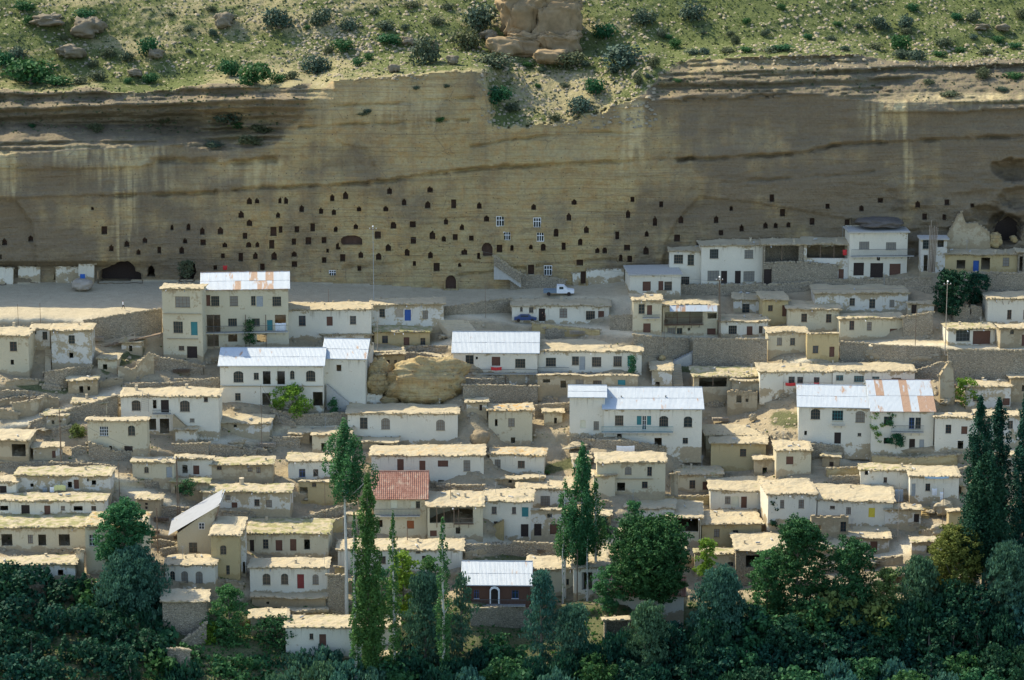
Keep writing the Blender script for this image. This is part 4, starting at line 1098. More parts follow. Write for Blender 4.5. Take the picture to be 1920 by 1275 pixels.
h('p', (1132, 726, 1316, 765, 842), 'white', 'metal', 'w:1153,779,1169,798 V:1194,780,1203,797 k:1204,780,1212,806 V:1213,780,1221,797 a:1236,780,1253,800 a:1282,781,1298,801 D:1157,813,1166,824 D:1227,821,1241,838 w:1280,821,1290,832', 'wide white two-storey house with long balcony under the widest tin roof', balc=[(1128, 800, 1262, 811, 1.0, 'concrete', 'teal')], chim=[(1165, 752, .12), (1248, 757, .14)], pitch=20)
h('p', (1372, 700, 1425, 712, 752), 'mud', 'mud', 'D:1428,712,1437,725', 'crumbling mud shack at the left end of the long smooth roofs', dmax=4)
h('D', (-60, 795, 478, 862, 1010), 'white', 'mud', 'n:153,900,200,960 n:218,902,262,950 n:342,905,385,953', 'white house with red bedding hung below its three windows', dmax=8)
h('D', (482, 795, 1095, 858, 1015), 'white', 'mud', 'v:508,890,563,930 v:642,895,717,940 v:777,900,832,947 w:922,910,995,930', 'long white house half hidden behind the rusty tin roofs', chim=[(484, 800, .2)], dmax=8)
h('p', (1497, 722, 1636, 762, 835), 'white', 'metal', 'a:1520,767,1538,786 v:1560,770,1581,789 a:1604,771,1622,792 D:1508,808,1513,816 m:1564,811,1577,832 w:1608,812,1615,818', 'white house under the left pale half of the rusty double tin roof', balc=[(1560, 788, 1584, 797, .8, 'concrete', 'creamp')], pitch=20, rust=.1)
h('p', (1634, 712, 1750, 770, 852), 'white', 'metal', 'w:1657,781,1673,797 b:1704,783,1715,804 w:1716,783,1727,804 D:1657,821,1675,832 m:1704,823,1716,852 q:1723,824,1733,853', 'white house under the right rust streaked half of the double tin roof', balc=[(1672, 798, 1732, 811, .9)], rust=1.1, pitch=23)
h('D', (1248, 1165, 1560, 1202, 1450), 'white', 'mud', 'n:1325,1260,1370,1325 s:1442,1272,1490,1330 D:1415,1380,1460,1440', 'white house half behind the tall right poplar, beside the rusty roof', dmax=7)
h('D', (1560, 1150, 2100, 1190, 1420), 'patchy', 'mud', 'w:1620,1230,1660,1290 w:1790,1230,1830,1290', 'pale house screened by the pair of poplars at the right edge', dmax=7)
h('D', (1478, 922, 1812, 972, 1150), 'patchy', 'mud', 'd:1750,1062,1812,1116 w:1530,1040,1570,1085', 'mud house with vine at its corner, under the tall terrace wall at right')
h('D', (1812, 862, 2120, 908, 1060), 'mud', 'mud', 'D:1895,965,1930,1010', 'yellow mud house at the right edge with its roof heaped with earth', orange=.5)
# left middle
h('A', (905, 980, 1635, 1042, 1330), 'white', 'mud', 'a:985,1078,1048,1155 D:1142,1075,1168,1140 m:1203,1075,1260,1170 a:1345,1080,1415,1163 n:1523,1052,1552,1090 w:1418,1213,1452,1242 D:1112,1215,1165,1300 D:1195,1215,1262,1325', 'two-storey white house with a ladder leaning on its front', chim=[(1020, 998, .3), (1395, 992, .32)], balc=[(1138, 1150, 1275, 1180, .8)], stair=[(1290, 1190, 1400, 1290)])
h('E', (655, 5, 1100, 30, 262), 'cream', 'mud', 'k:745,78,808,150 a:957,72,1007,147 m:930,225,990,310 D:815,222,835,247', 'cream house with arched upper window and low dark door, left of the ladder house', dmax=4, beams=False)
h('E', (1310, 60, 1468, 97, 195), 'white', 'mud', '', 'tiny white windowless outhouse with a rounded mud roof', orange=.6, dmax=3)
h('p', (400, 776, 505, 792, 817), 'patchy', 'mud', 'D:438,796,444,801', 'low store with lumpy roof beside the beige path', dmax=5)
h('E', (-40, 100, 212, 175, 335), 'mud', 'mud', 'D:90,210,190,300', 'shadowed mud house with a big dark window at the left edge')
h('E', (118, 375, 825, 440, 580), 'patchy', 'mud', 'D:507,490,537,535 s:553,475,588,545 D:685,480,717,515 D:650,468,662,490 D:227,505,250,530', 'long house with yellow washing on the line in front', grass=.5)
h('E', (-40, 440, 122, 488, 612), 'white', 'mud', 'm:0,522,48,610', 'white end house with a black door, left of the yellow washing', dmax=5)
h('E', (-40, 572, 780, 628, 742), 'white', 'mud', 'D:0,670,60,706 m:160,665,220,738 d:332,668,375,738 n:455,672,485,705 D:550,673,617,708 n:682,672,717,705', 'low white house with a row of dark openings, below the yellow washing', grass=.4)
h('E', (-60, 718, 640, 828, 1000), 'cream', 'mud', 'D:12,882,90,970 n:210,887,245,952 D:287,885,343,968 D:440,883,520,970', 'large empty house with four black openings and a weedy roof', grass=.75, dmax=9)
h('E', (640, 712, 1060, 822, 1180), 'cream', 'mud', 'k:668,888,745,972 a:850,890,900,960', 'tall house mostly behind the bright green tree', grass=.4, dmax=8, orange=.6)
h('E', (-60, 1042, 562, 1102, 1230), 'patchy', 'mud', 'D:175,1155,220,1215 d:305,1158,353,1226 D:433,1147,472,1190', 'lowest left white house with sagging roof just above the trees', grass=.4)
h('E', (990, 300, 1298, 342, 485), 'cream', 'mud', 'a:1078,380,1110,425 q:1243,380,1285,460', 'cream house with arched window and grey door at the head of the dirt road', grass=.3)
h('E', (1308, 288, 1580, 312, 460), 'white', 'mud', 'D:1362,367,1400,428 d:1443,370,1488,437', 'small bright white house with a walled roof terrace', dmax=6)
h('E', (1582, 303, 2035, 357, 488), 'mud', 'mud', 'n:1620,375,1655,402 n:1850,383,1885,415 n:1915,380,1945,425', 'long bare mud house right of the walled terrace', grass=.4, dmax=7)
h('E', (1278, 462, 1550, 492, 612), 'mud', 'mud', 'D:1310,520,1400,600', 'ivy hung porch above the dirt road', grass=.8, dmax=4)
h('E', (1515, 503, 2165, 562, 722), 'patchy', 'mud', 'n:1683,590,1720,627 d:1730,645,1772,710 n:1900,622,1938,672 n:1988,628,2030,680', 'white house with a crude square chimney on its grassy roof, above the gabled roof', grass=.45, chim=[(1805, 515, .45)])
h('E', (1577, 750, 1790, 888, 1200), 'ochre', 'mud', 'a:1645,967,1690,1035 w:1690,1115,1715,1185', 'yellow stained wing with pale flat roof, attached right of the gable', dmax=9)
h('E', (1795, 800, 1835, 850, 1190), 'patchy', 'mud', 'D:1815,1090,1835,1180', 'dark slot house between the yellow wing and the four windowed house', ov=.0, dmax=6, beams=False)
h('F', (-70, 762, 540, 872, 1048), 'cream', 'mud', 'm:-45,925,-15,1025 w:52,922,92,992 d:147,927,196,1007 d:255,920,301,1007 D:360,922,402,997', 'cream house with two windows and two brown doors under a mossy roof', grass=.75, dmax=9)
h('F', (-45, 1055, 530, 1128, 1325), 'white', 'mud', 'a:50,1178,107,1262 a:188,1178,240,1258 r:308,1182,358,1290 a:423,1183,467,1258', 'white house with a dark red door below the mossy roofed one', dmax=8)
h('E', (1235, 1030, 1605, 1105, 1262), 'white', 'mud', 'a:1270,1160,1305,1235 a:1355,1160,1403,1245 a:1462,1162,1512,1250', 'white house with three tall arched windows and bright lumpy roof', dmax=8)
h('J', (1215, 598, 1550, 682, 935), 'stone', 'mud', '', 'bare rubble stone house standing among the lower left trees', dmax=9, yaw=0)
h('K', (-30, 610, 520, 652, 730), 'mud', 'mud', 'D:78,690,98,710', 'low terrace store in front of the red door house', dmax=5)
h('K', (240, 703, 525, 748, 800), 'mud', 'mud', '', 'thick slab roofed bread oven hut on the lower terrace', dmax=4, th=.5, beams=False)
h('K', (-40, 738, 235, 800, 960), 'mud', 'mud', 'D:40,830,80,865', 'flat roofed mud house behind the loose green tree', dmax=7)
h('K', (222, 788, 1060, 872, 1105), 'white', 'mud', 'n:400,927,428,972 d:473,932,523,1022 n:700,930,735,975', 'long white house behind the foot of the central poplars', grass=.2, dmax=9)
h('K', (905, 1018, 1050, 1088, 1275), 'mud', 'mud', '', 'lowest mud hut at the foot of the twin poplars', dmax=6)
h('F', (240, 273, 700, 332, 480), 'white', 'mud', 'b:322,395,368,457 n:428,398,465,450', 'white house with a bright blue window left of the tall bare trunk poplar', grass=.3, dmax=8)
h('F', (318, 480, 750, 490, 655), 'ochre', 'mud', 'D:328,532,385,635 n:418,500,450,530 t:650,522,690,582', 'ochre lower storey under the blue windowed white house', dmax=2.5, dmin=1.5, ov=.1, th=.15, beams=False)
h('F', (420, 78, 700, 138, 270), 'cream', 'mud', 'D:487,203,523,262', 'small cream house behind the top of the tallest poplar', dmax=7)
h('F', (792, 155, 1055, 192, 245), 'cream', 'mud', 'w:905,207,955,237', 'low store with one wide window, in front of the clean white house', dmax=5)
h('F', (862, 215, 1700, 290, 505), 'white', 'mud', 's:1055,322,1103,410 s:1220,333,1265,405 s:1358,332,1435,380 w:1550,330,1600,412 D:1360,478,1405,500 D:1555,460,1580,510', 'long white house with three brown shutters, behind the red tiled roof', dmax=8, orange=.3)
h('F', (1745, 233, 2150, 285, 432), 'white', 'mud', 'n:1783,325,1826,405 n:1955,335,2007,388', 'short white house with a reddish roof, right of the dark alley', orange=.7, dmax=7)
h('F', (1735, 440, 2150, 462, 530), 'mud', 'mud', 'D:1885,478,1912,500', 'mud walled cellar under the short reddish roofed house', dmax=3, dmin=1.5, th=.2, beams=False)
h('p', (916, 756, 998, 768, 832), 'cream', 'mud', 'D:928,786,933,799 w:953,784,965,800 D:958,820,966,831', 'small cream tower with an orange earth roof beside the bare gully', orange=1.3, dmax=6)
h('F', (880, 413, 1275, 602, 910), 'cream', 'tile', 'c:1005,622,1055,690 c:1157,637,1190,690 w:1195,637,1225,690 D:915,777,945,832 o:1127,782,1180,843', 'house with the steep red tiled roof and pinkish balcony', balc=[(880, 695, 1225, 748, 1.0)], pitch=33)
h('F', (1280, 560, 1695, 668, 925), 'cream', 'mud', 'P:1297,682,1620,800 s:1300,855,1350,900 D:1492,832,1525,880', 'house with a deep dark timber gallery, right of the red tiles', dmax=7, balc=[(1480, 765, 1625, 805, .5, 'wood', 'wood')], posts=[(1350, 680, 820), (1478, 680, 820)])
h('F', (1695, 545, 2055, 632, 915), 'white', 'mud', 'n:1760,677,1797,732 n:1775,787,1805,820 n:1912,680,1942,732 t:1985,682,2035,753 m:1978,808,2035,902', 'white house with ochre painted outside stair', stair=[(1850, 785, 1645, 900, 'ochre')], dmax=8)
h('G', (42, 448, 460, 542, 680), 'white', 'mud', 'W:213,597,283,672', 'white house with a vine trunk up its front, left of the leafy double poplar', dmax=8)
h('G', (142, 690, 460, 702, 890), 'patchy', 'mud', 'D:263,730,300,760 m:165,805,220,895 s:283,808,345,885', 'shabby lower storey with two doors behind the vine trunk', dmax=2.5, dmin=1.2, th=.15, ov=.15, beams=False, dy=-.4)
h('F', (612, 913, 1540, 990, 1170), 'white', 'mud', 'n:920,1048,968,1103 n:1240,1045,1283,1090 n:1195,1000,1227,1025', 'wide white house with its roof crossed by three poplars', dmax=8, grass=.1)
# right middle
h('G', (635, 268, 1145, 340, 585), 'cream', 'mud', 'a:843,378,893,438 n:1010,380,1045,448 D:785,497,845,560 n:970,490,1013,540', 'square cream house with a shelf ledge, right of the leafy double poplar', ledge=[(780, 1055, 465)], grass=.1)
h('G', (610, 398, 770, 438, 605), 'cream', 'mud', '', 'narrow blank mud annex touching the leafy double poplar', grass=.4, dmax=4)
h('G', (1232, 368, 1572, 432, 562), 'cream', 'mud', 'n:1325,480,1370,543 s:1423,490,1465,552', 'small cream house behind the leaning wall stump', grass=.3, orange=.3)
h('G', (1482, 450, 2235, 552, 710), 'white', 'mud', 'n:1590,600,1632,655 c:1637,602,1695,678 s:1710,602,1755,688 s:1850,615,1897,708', 'broad white house with a very bright wide roof and a blind hung on its front', dmax=9)
h('H', (0, 470, 362, 580, 790), 'white', 'mud', 'n:90,628,122,690 n:228,625,270,690', 'right part of the broad bright roofed house, with two windows', dmax=9)
h('H', (368, 508, 932, 628, 820), 'white', 'mud', 'n:463,672,500,695 n:583,682,620,735 y:750,687,800,757', 'white house with a yellow curtained door', dmax=9)
h('H', (690, 355, 1060, 400, 560), 'white', 'mud', 'D:722,407,748,440 n:862,457,890,498', 'white curved wall house with a round hole near its corner', grass=.5, dmax=8)
h('H', (1060, 370, 1425, 448, 612), 'white', 'mud', 'q:1070,505,1103,600 n:1175,505,1213,560', 'white house with a strip of blue plastic roof and grey door', dmax=7)
h('H', (872, 655, 1142, 692, 830), 'patchy', 'mud', 'm:1087,732,1130,822', 'small house with sagging beams left of the yellow brick steps', dmax=5)
h('H', (62, 183, 322, 255, 432), 'cream', 'mud', 's:135,302,190,362', 'square cream house with a pillow shaped roof below the white tin roofs')
h('G', (1450, 65, 2035, 138, 260), 'cream', 'mud', 'D:1910,180,1938,240', 'cream house with a smooth pale roof behind the pillow roofed one', dmax=8)
h('G', (1485, 133, 1895, 198, 405), 'ochre', 'mud', 'n:1702,247,1750,303', 'tall plain mud house with one small window')
h('G', (1808, 290, 1965, 320, 440), 'mud', 'mud', 'D:1870,385,1905,438', 'shadowed link between the plain mud house and the pillow roofed one', dmax=5, dy=.8)
h('G', (850, 612, 1212, 682, 790), 'white', 'mud', 'd:1110,740,1150,785', 'white house hidden by the crown of the big dark tree', dmax=7)
h('G', (1155, 630, 1412, 752, 960), 'cream', 'mud', 'P:1215,762,1392,862', 'house with a bright roof over a black open porch', posts=[(1402, 755, 950)], dmax=9)
h('G', (1418, 700, 1862, 800, 968), 'ochre', 'mud', 'n:1508,842,1550,905 n:1648,852,1690,912', 'smooth ochre house with two small windows above the round trees', dmax=8)
h('G', (1672, 868, 2035, 998, 1160), 'stone', 'mud', 'P:1745,1040,1862,1130', 'house with a bright tilted roof and black timber window bay', dmax=9)
h('G', (1365, 985, 1672, 1022, 1160), 'cream', 'mud', 'D:1417,1088,1455,1120 a:1610,1090,1655,1122', 'low mossy roofed house half behind yellowing bushes', grass=.7, dmax=4)
h('L', (120, 345, 460, 440, 640), 'cream', 'mud', 'n:385,520,425,565', 'pale roofed house behind the foot of the leafy double poplar', dmax=9)
h('L', (460, 262, 720, 428, 640), 'white', 'mud', 'D:520,470,600,600', 'bright roofed house between the thin bare poplars', dmax=10)
h('p', (868, 1052, 994, 1095, 1140), 'brick', 'metal', 'b:889,1106,898,1122 m:920,1104,934,1131 b:960,1107,972,1122', 'dark red house with a clean tin roof and white arched doorway', balc=[(885, 1124, 985, 1136, 1.0)], pitch=25)
h('p', (1125, 1080, 1282, 1112, 1148), 'white', 'tile', 'w:1143,1131,1155,1142', 'white house with orange tiles glimpsed through the big dark tree', balc=[(1130, 1144, 1190, 1152, .8)], pitch=25)
h('L', (690, 800, 880, 822, 1000), 'stone', 'mud', 'P:705,828,862,975', 'black timber shed below the tree hidden tiled house', dmax=5)
h('H', (322, 740, 600, 762, 892), 'mud', 'ruin', 'D:350,815,397,852 n:540,790,585,865', 'ruined mud house with a ragged wall top', dmax=5)
h('H', (600, 820, 905, 905, 1035), 'patchy', 'mud', 'd:762,937,818,1015', 'small round cornered house with a framed doorway at the lower edge of the village', dmax=7, grass=.1)
h('H', (388, 895, 600, 985, 1035), 'mud', 'mud', '', 'pale flat roof wedged behind the leafy treetops', dmax=8)
h('H', (1350, 690, 1500, 705, 850), 'ochre', 'mud', '', 'blank ochre hut behind the right poplars', dmax=4)
# the gabled house at lower left, seen on the slant
def gable_house():
    Yf = D(363, 1042) - .4; P0 = at(363, 1042, Yf)
    root = tag(empty('house', P0), 'house with a steep pale tin gable tilting to the left', 'house')
    def L(x, y, w=0.0): 
        p = at(x, y, Yf + w) - P0; return p
    a, b = L(332, 1000), L(395, 1000); zt = L(363, 1000).z
    dp = 7.0; pk = L(415, 941, dp * .5).z; u0, u1 = a.x, b.x
    ridge_x = L(412, 945).x; rz = L(412, 942).z
    V = [(u0, 0, -2), (u1, 0, -2), (u1, 0, zt), (ridge_x, 0, rz - .2), (u0, 0, zt)]
    V2 = [(x, dp, z) for x, y, z in V]
    W_ = [(x, y, z) for x, y, z in V + V2]
    F_ = [(0, 1, 2, 3, 4), (5, 9, 8, 7, 6), (0, 4, 9, 5), (1, 6, 7, 2), (2, 7, 8, 3)]
    # cut openings as separate framed pieces
    mesh_obj('wall', W_, F_, M['cream'], root, attrs=dict(hb=[v[2] + 1 for v in W_], ht=[3] * 10))
    def win(x0, y0, x1, y1, mat='wood'):
        p, q = L(x0, y1), L(x1, y0); mb = MB(); w_, h_ = (q.x - p.x), (q.z - p.z); f = .07
        for s in ((-w_ / 2, -w_ / 2 + f, -h_ / 2, h_ / 2), (w_ / 2 - f, w_ / 2, -h_ / 2, h_ / 2), (-w_ / 2 + f, w_ / 2 - f, -h_ / 2, -h_ / 2 + f), (-w_ / 2 + f, w_ / 2 - f, h_ / 2 - f, h_ / 2), (-.03, .03, -h_ / 2 + f, h_ / 2 - f)): mb.box(s[0], s[1], -.07, .02, s[2], s[3])
        mb.box(-w_ / 2 + f, w_ / 2 - f, -.06, .01, -.03, .03)
        o = mb.obj('window', M[mat], root); o.location = ((p.x + q.x) / 2, 0, (p.z + q.z) / 2)
        g_ = MB(); g_.box(-w_ / 2 + .02, w_ / 2 - .02, -.03, -.01, -h_ / 2 + .02, h_ / 2 - .02); g_.obj('pane', M['glass'], o)
    win(*cv('E', 1413, 945), *cv('E', 1472, 1020)); win(*cv('E', 1485, 797), *cv('E', 1527, 845), 'whitep')
    # long tin slope falling to the left
    e0 = L(316, 999, 0); th = .08
    dx, dz = ridge_x + .1 - e0.x, rz - e0.z; ln = math.hypot(dx, dz); an = math.atan2(dz, dx)
    mb = MB(); mb.bar((ridge_x + .1, -.5, rz + .05), (ridge_x + .1, dp + .4, rz + .05), .09)
    ro = mb.obj('roof', M['tin'], root); ro.color = (0, 0, 0, 1)
    k = 5; cw = (dp + .9) / k; seg = 14
    vs_ = []; fs_ = []
    for i in range(seg + 1): vs_ += [(0, (cw + .04) * i / seg, .035 if i % 2 else 0), (ln, (cw + .04) * i / seg, .035 if i % 2 else 0)]
    for i in range(seg): fs_.append((2 * i, 2 * i + 1, 2 * i + 3, 2 * i + 2))
    me = bpy.data.meshes.new('roof_sheet'); me.from_pydata(vs_, [], fs_); me.materials.append(M['tin_old'])
    for i in range(k):
        o = bpy.data.objects.new('roof_sheet', me); COL.objects.link(o); o.parent = ro
        o.rotation_euler = (.07, -an, 0); o.location = Vector((e0.x, -.5, e0.z - .3 + .02 * (i % 2))) + o.rotation_euler.to_matrix() @ Vector((0, i * cw, 0)); o.color = (0, 0, 0, 1)
    mesh_obj('roof_board', [(u1 + .2, -.3, zt + .1), (u1 + .2, dp, zt + .1), (ridge_x, dp, rz), (ridge_x, -.3, rz)], [(0, 1, 2, 3)], M['tin'], ro)
gable_house()

# ------------------------------------------------------------------ walls, steps, road edge
W = wall_run
W('retaining_wall', 'C', [(905, 592, 735), (1120, 612, 760), (1325, 622, 700)], 'stone', 'stone retaining wall of the terrace road, left of the ramp stair', jag=.04)
W('retaining_wall', 'C', [(1350, 618, 830), (1470, 620, 838), (1905, 625, 830)], 'stone', 'tall stone retaining wall between the ramp stair and the ochre block', jag=.04)
W('retaining_wall', 'D', [(535, 645, 782), (752, 655, 795)], 'stone', 'short stone retaining wall right of the ochre block', jag=.05)
W('retaining_wall', 'D', [(785, 665, 830), (1290, 685, 855)], 'stone', 'middle stone retaining wall of the terrace road with a pale coping', jag=.04)
W('retaining_wall', 'D', [(1345, 700, 905), (1640, 705, 918), (2150, 715, 925)], 'stone', 'tallest stone retaining wall running off the right edge', jag=.04)
W('garden_wall', 'D', [(1090, 868, 915), (1190, 832, 915), (1275, 800, 915), (1375, 795, 920)], 'stone', 'stepped stone wall climbing beside the rusty roof', jag=.18)
W('garden_wall', 'A', [(625, 485, 640), (900, 440, 600), (1205, 395, 570)], 'stone', 'shadowed stone wall along the lower edge of the square', jag=.1)
W('garden_wall', 'A', [(1095, 780, 830), (1160, 755, 850), (1350, 785, 860), (1515, 820, 880)], 'stone', 'broken dry stone wall below the three-storey house', jag=.2)
W('garden_wall', 'A', [(880, 830, 930), (1000, 850, 930), (1105, 730, 880), (1150, 745, 870)], 'mud', 'crumbling mud wall corner left of the tin roofed bush house', jag=.2)
W('garden_wall', 'A', [(930, 960, 1000), (1300, 950, 985), (1640, 915, 975)], 'stone', 'rubble bank wall above the ladder house roof', jag=.2)
W('garden_wall', 'A', [(880, 1040, 1190), (650, 1110, 1215), (430, 1175, 1240), (230, 1245, 1290)], 'stone', 'stone wall under the diagonal footpath at left', jag=.08)
W('garden_wall', 'A', [(90, 1105, 1180), (280, 1075, 1185), (330, 1040, 1120), (440, 1075, 1130)], 'mud', 'ruined mud wall with a black doorway at the far left', jag=.12)
W('garden_wall', 'A', [(-60, 1020, 1090), (0, 1010, 1100), (230, 1015, 1060), (320, 1040, 1080)], 'stone', 'rubble bank above the ruined mud wall at far left', jag=.25)
W('garden_wall', 'A', [(330, 870, 960), (500, 850, 985), (680, 820, 900)], 'stone', 'terrace bank below the small square tower house', jag=.2)
W('garden_wall', 'B', [(990, 385, 440), (1180, 358, 445), (1420, 385, 440), (1700, 340, 430), (1900, 318, 415)], 'stone', 'curved roadside wall at the lower right of the square', jag=.06)
W('garden_wall', 'C', [(150, 500, 560), (400, 530, 575), (655, 555, 590)], 'ochre', 'sunlit yellow wall beneath the blue car', jag=.06)
W('garden_wall', 'C', [(730, 450, 545), (900, 445, 560)], 'stone', 'short stone wall between the long white house and the balcony house', jag=.08)
W('garden_wall', 'B', [(820, 725, 790), (1000, 722, 800), (1230, 730, 800), (1480, 790, 815)], 'stone', 'stone wall behind the two big boulders', jag=.08)
W('garden_wall', 'B', [(110, 1150, 1215), (330, 1190, 1265), (700, 1175, 1260)], 'stone', 'long dry stone wall below the bright green bush', jag=.2)
W('garden_wall', 'B', [(800, 1030, 1112), (945, 1035, 1112)], 'white', 'whitewashed wall under the left boulder', jag=.1)
W('garden_wall', 'B', [(1255, 1058, 1122), (1375, 1070, 1122)], 'white', 'small whitewashed wall under the big boulder', jag=.15)
W('garden_wall', 'C', [(730, 1165 - 120, 1170), (430, 1100, 1160), (170, 1120, 1200)], 'stone', 'stone bank between the long white house and the tin roof', jag=.2)
W('garden_wall', 'G', [(430, 155, 215), (660, 185, 240), (880, 190, 255), (1140, 235, 280)], 'stone', 'sloping stone wall below the widest tin roof', jag=.15)
W('garden_wall', 'H', [(330, 215, 300), (480, 225, 310), (680, 262, 320)], 'stone', 'curved rubble wall beside the pillow roofed house', jag=.15)
W('garden_wall', 'H', [(780, 300, 370), (1090, 315, 370), (1415, 290, 360)], 'ochre', 'straight yellow mud wall below the rusty tin roof house', jag=.05)
W('garden_wall', 'H', [(480, 455, 520), (690, 450, 520)], 'stone', 'short rubble wall left of the curved white house', jag=.1)
W('garden_wall', 'H', [(440, 395, 450), (680, 385, 455)], 'ochre', 'low sunlit bank wall above the yellow curtained house', jag=.1)
W('garden_wall', 'G', [(1185, 440, 600), (1240, 425, 640)], 'mud', 'leaning wall stump, tall and eroded', jag=.3)
W('garden_wall', 'G', [(1120, 590, 650), (1240, 605, 650), (1480, 600, 655)], 'ochre', 'ochre yard wall behind the bright porch roof', jag=.1)
W('garden_wall', 'G', [(0, 945, 1040), (250, 955, 1045), (530, 985, 1055)], 'stone', 'thick dry stone wall at the foot of the village centre', jag=.15)
W('garden_wall', 'F', [(1545, 965, 1025), (1912, 965, 1030)], 'stone', 'dry stone wall left of the thick central wall', jag=.15)
W('garden_wall', 'F', [(340, 770, 800), (520, 710, 790), (760, 650, 745)], 'rubwall' if 'rubwall' in M else 'stone', 'tumbled stone wall climbing to the tiled house', jag=.3)
W('garden_wall', 'F', [(1360, 525, 560), (1700, 520, 560)], 'stone', 'low yard wall above the timber gallery house', jag=.2)
W('garden_wall', 'F', [(530, 800, 870), (650, 760, 850)], 'ochre', 'ochre wall corner behind the bare poplar trunk', jag=.08)
W('garden_wall', 'F', [(120, 165, 215), (330, 160, 230)], 'stone', 'grassy topped wall left of the cream poplar house', jag=.15)
W('garden_wall', 'E', [(1300, 215, 290), (1560, 205, 290)], 'stone', 'parapet wall round the small roof terrace', jag=.08)
W('garden_wall', 'E', [(1570, 215, 290), (1760, 230, 300), (1912, 260, 310)], 'stone', 'grassy stone bank beside the roof terrace', jag=.2)
W('garden_wall', 'E', [(1665, 712, 750), (1912, 725, 755)], 'stone', 'stony yard wall above the pale flat roof', jag=.2)
W('garden_wall', 'E', [(1100, 670, 720), (1400, 690, 745)], 'stone', 'low stones along the lower side of the dirt road', jag=.2)
W('garden_wall', 'E', [(0, 345, 380), (400, 350, 385), (800, 370, 400)], 'stone', 'shadowed low wall behind the long house with washing', jag=.1)
W('garden_wall', 'E', [(660, 200, 300), (860, 265, 330), (1090, 270, 310)], 'stone', 'stone wall at the foot of the cream arched window house', jag=.1)
W('garden_wall', 'E', [(565, 1000, 1180), (625, 1010, 1200)], 'mud', 'broken wall pier between the two lowest left houses', jag=.2)
W('garden_wall', 'E', [(1210, 1000, 1040), (1320, 985, 1040)], 'stone', 'bright broken wall left of the gabled house', jag=.25)
W('garden_wall', 'K', [(535, 490, 780), (670, 500, 790)], 'stone', 'tall dark stone wall in the shadow right of the red door house', jag=.1)
W('garden_wall', 'K', [(590, 430, 490), (660, 440, 495)], 'ochre', 'stub of ochre wall by the bare poplar trunk', jag=.15)
W('garden_wall', 'K', [(1600, 742, 860), (1912, 735, 880), (2060, 742, 880)], 'stone', 'stone basement wall of the dark red house', jag=.1, off=.2)
W('garden_wall', 'H', [(680, 1050, 1110), (800, 1070, 1115), (1010, 1050, 1115)], 'mud', 'lowest low wall above the right hand trees', jag=.15)
W('garden_wall', 'H', [(1150, 860, 905), (1240, 850, 925)], 'mud', 'rounded mud bank at the foot of the brick steps', jag=.2)
W('garden_wall', 'e', [(1190, 735, 925), (1465, 725, 915), (1780, 760, 890)], 'stone', 'collapsed rubble front under the dark galleries', jag=.3, off=1.2)
W('garden_wall', 'e', [(360, 940, 1010), (860, 935, 1030), (1300, 930, 1000), (1560, 905, 975)], 'stone', 'long stone terrace wall under the big white building', jag=.1)
W('garden_wall', 'I', [(340, 660, 700), (1040, 650, 700), (1230, 640, 760)], 'stone', 'stone terrace wall in front of the white balcony house', jag=.15)
W('garden_wall', 'I', [(1530, 600, 750), (1700, 605, 740), (1912, 610, 740)], 'stone', 'high rubble wall below the blue door house', jag=.1)
W('garden_wall', 'I', [(1010, 935, 1060), (1230, 900, 1060)], 'stone', 'rubble bank below the tiny whitewashed hut', jag=.25)
W('garden_wall', 'd', [(-20, 1110, 1290), (330, 1130, 1260), (640, 1185, 1270)], 'stone', 'stone platform wall at the foot of the cliff stairs', jag=.04)
W('garden_wall', 'd', [(725, 1105, 1185), (815, 1100, 1190)], 'white', 'whitewashed strip left of the black cliff doorway', jag=.02, off=.4)
W('garden_wall', 'd', [(890, 1060, 1165), (1340, 1050, 1160)], 'white', 'long whitewashed strip on the cliff foot near the parked truck', jag=.08, off=.4)
for i, (x0, x1, t, b, lb) in enumerate([(-10, 24, 502, 528, 'leftmost'), (34, 75, 500, 520, 'second'), (104, 170, 500, 516, 'third')]):
    W('plastered_wall', 'p', [(x0, t, b), (x1, t + 1, b)], 'white', lb + ' of the ruinous white plaster strips in the dark undercut of the cliff', jag=.1, off=.5)
W('plastered_wall', 'p', [(147, 494, 522), (176, 495, 524)], 'white', 'white plastered cave front with a bright blue window', jag=.1, off=1.2)
o = W('rock_wall_ruin', 'I', [(1340, 330, 430), (1425, 170, 430), (1450, 150, 430), (1480, 240, 432), (1560, 235, 432), (1655, 300, 432), (1660, 350, 432)], 'mud', 'tall jagged remnant of mud wall by the black cave', jag=.15, th=1.0, off=1.5, cat='ruin')
W('rock_wall_ruin', 'D', [(1285, 900, 1090), (1320, 850, 1095), (1352, 800, 1100), (1385, 850, 1100), (1395, 1000, 1105)], 'mud', 'eroded pinnacle of mud wall right of the rusty roof', jag=.2, th=1.4, cat='ruin')

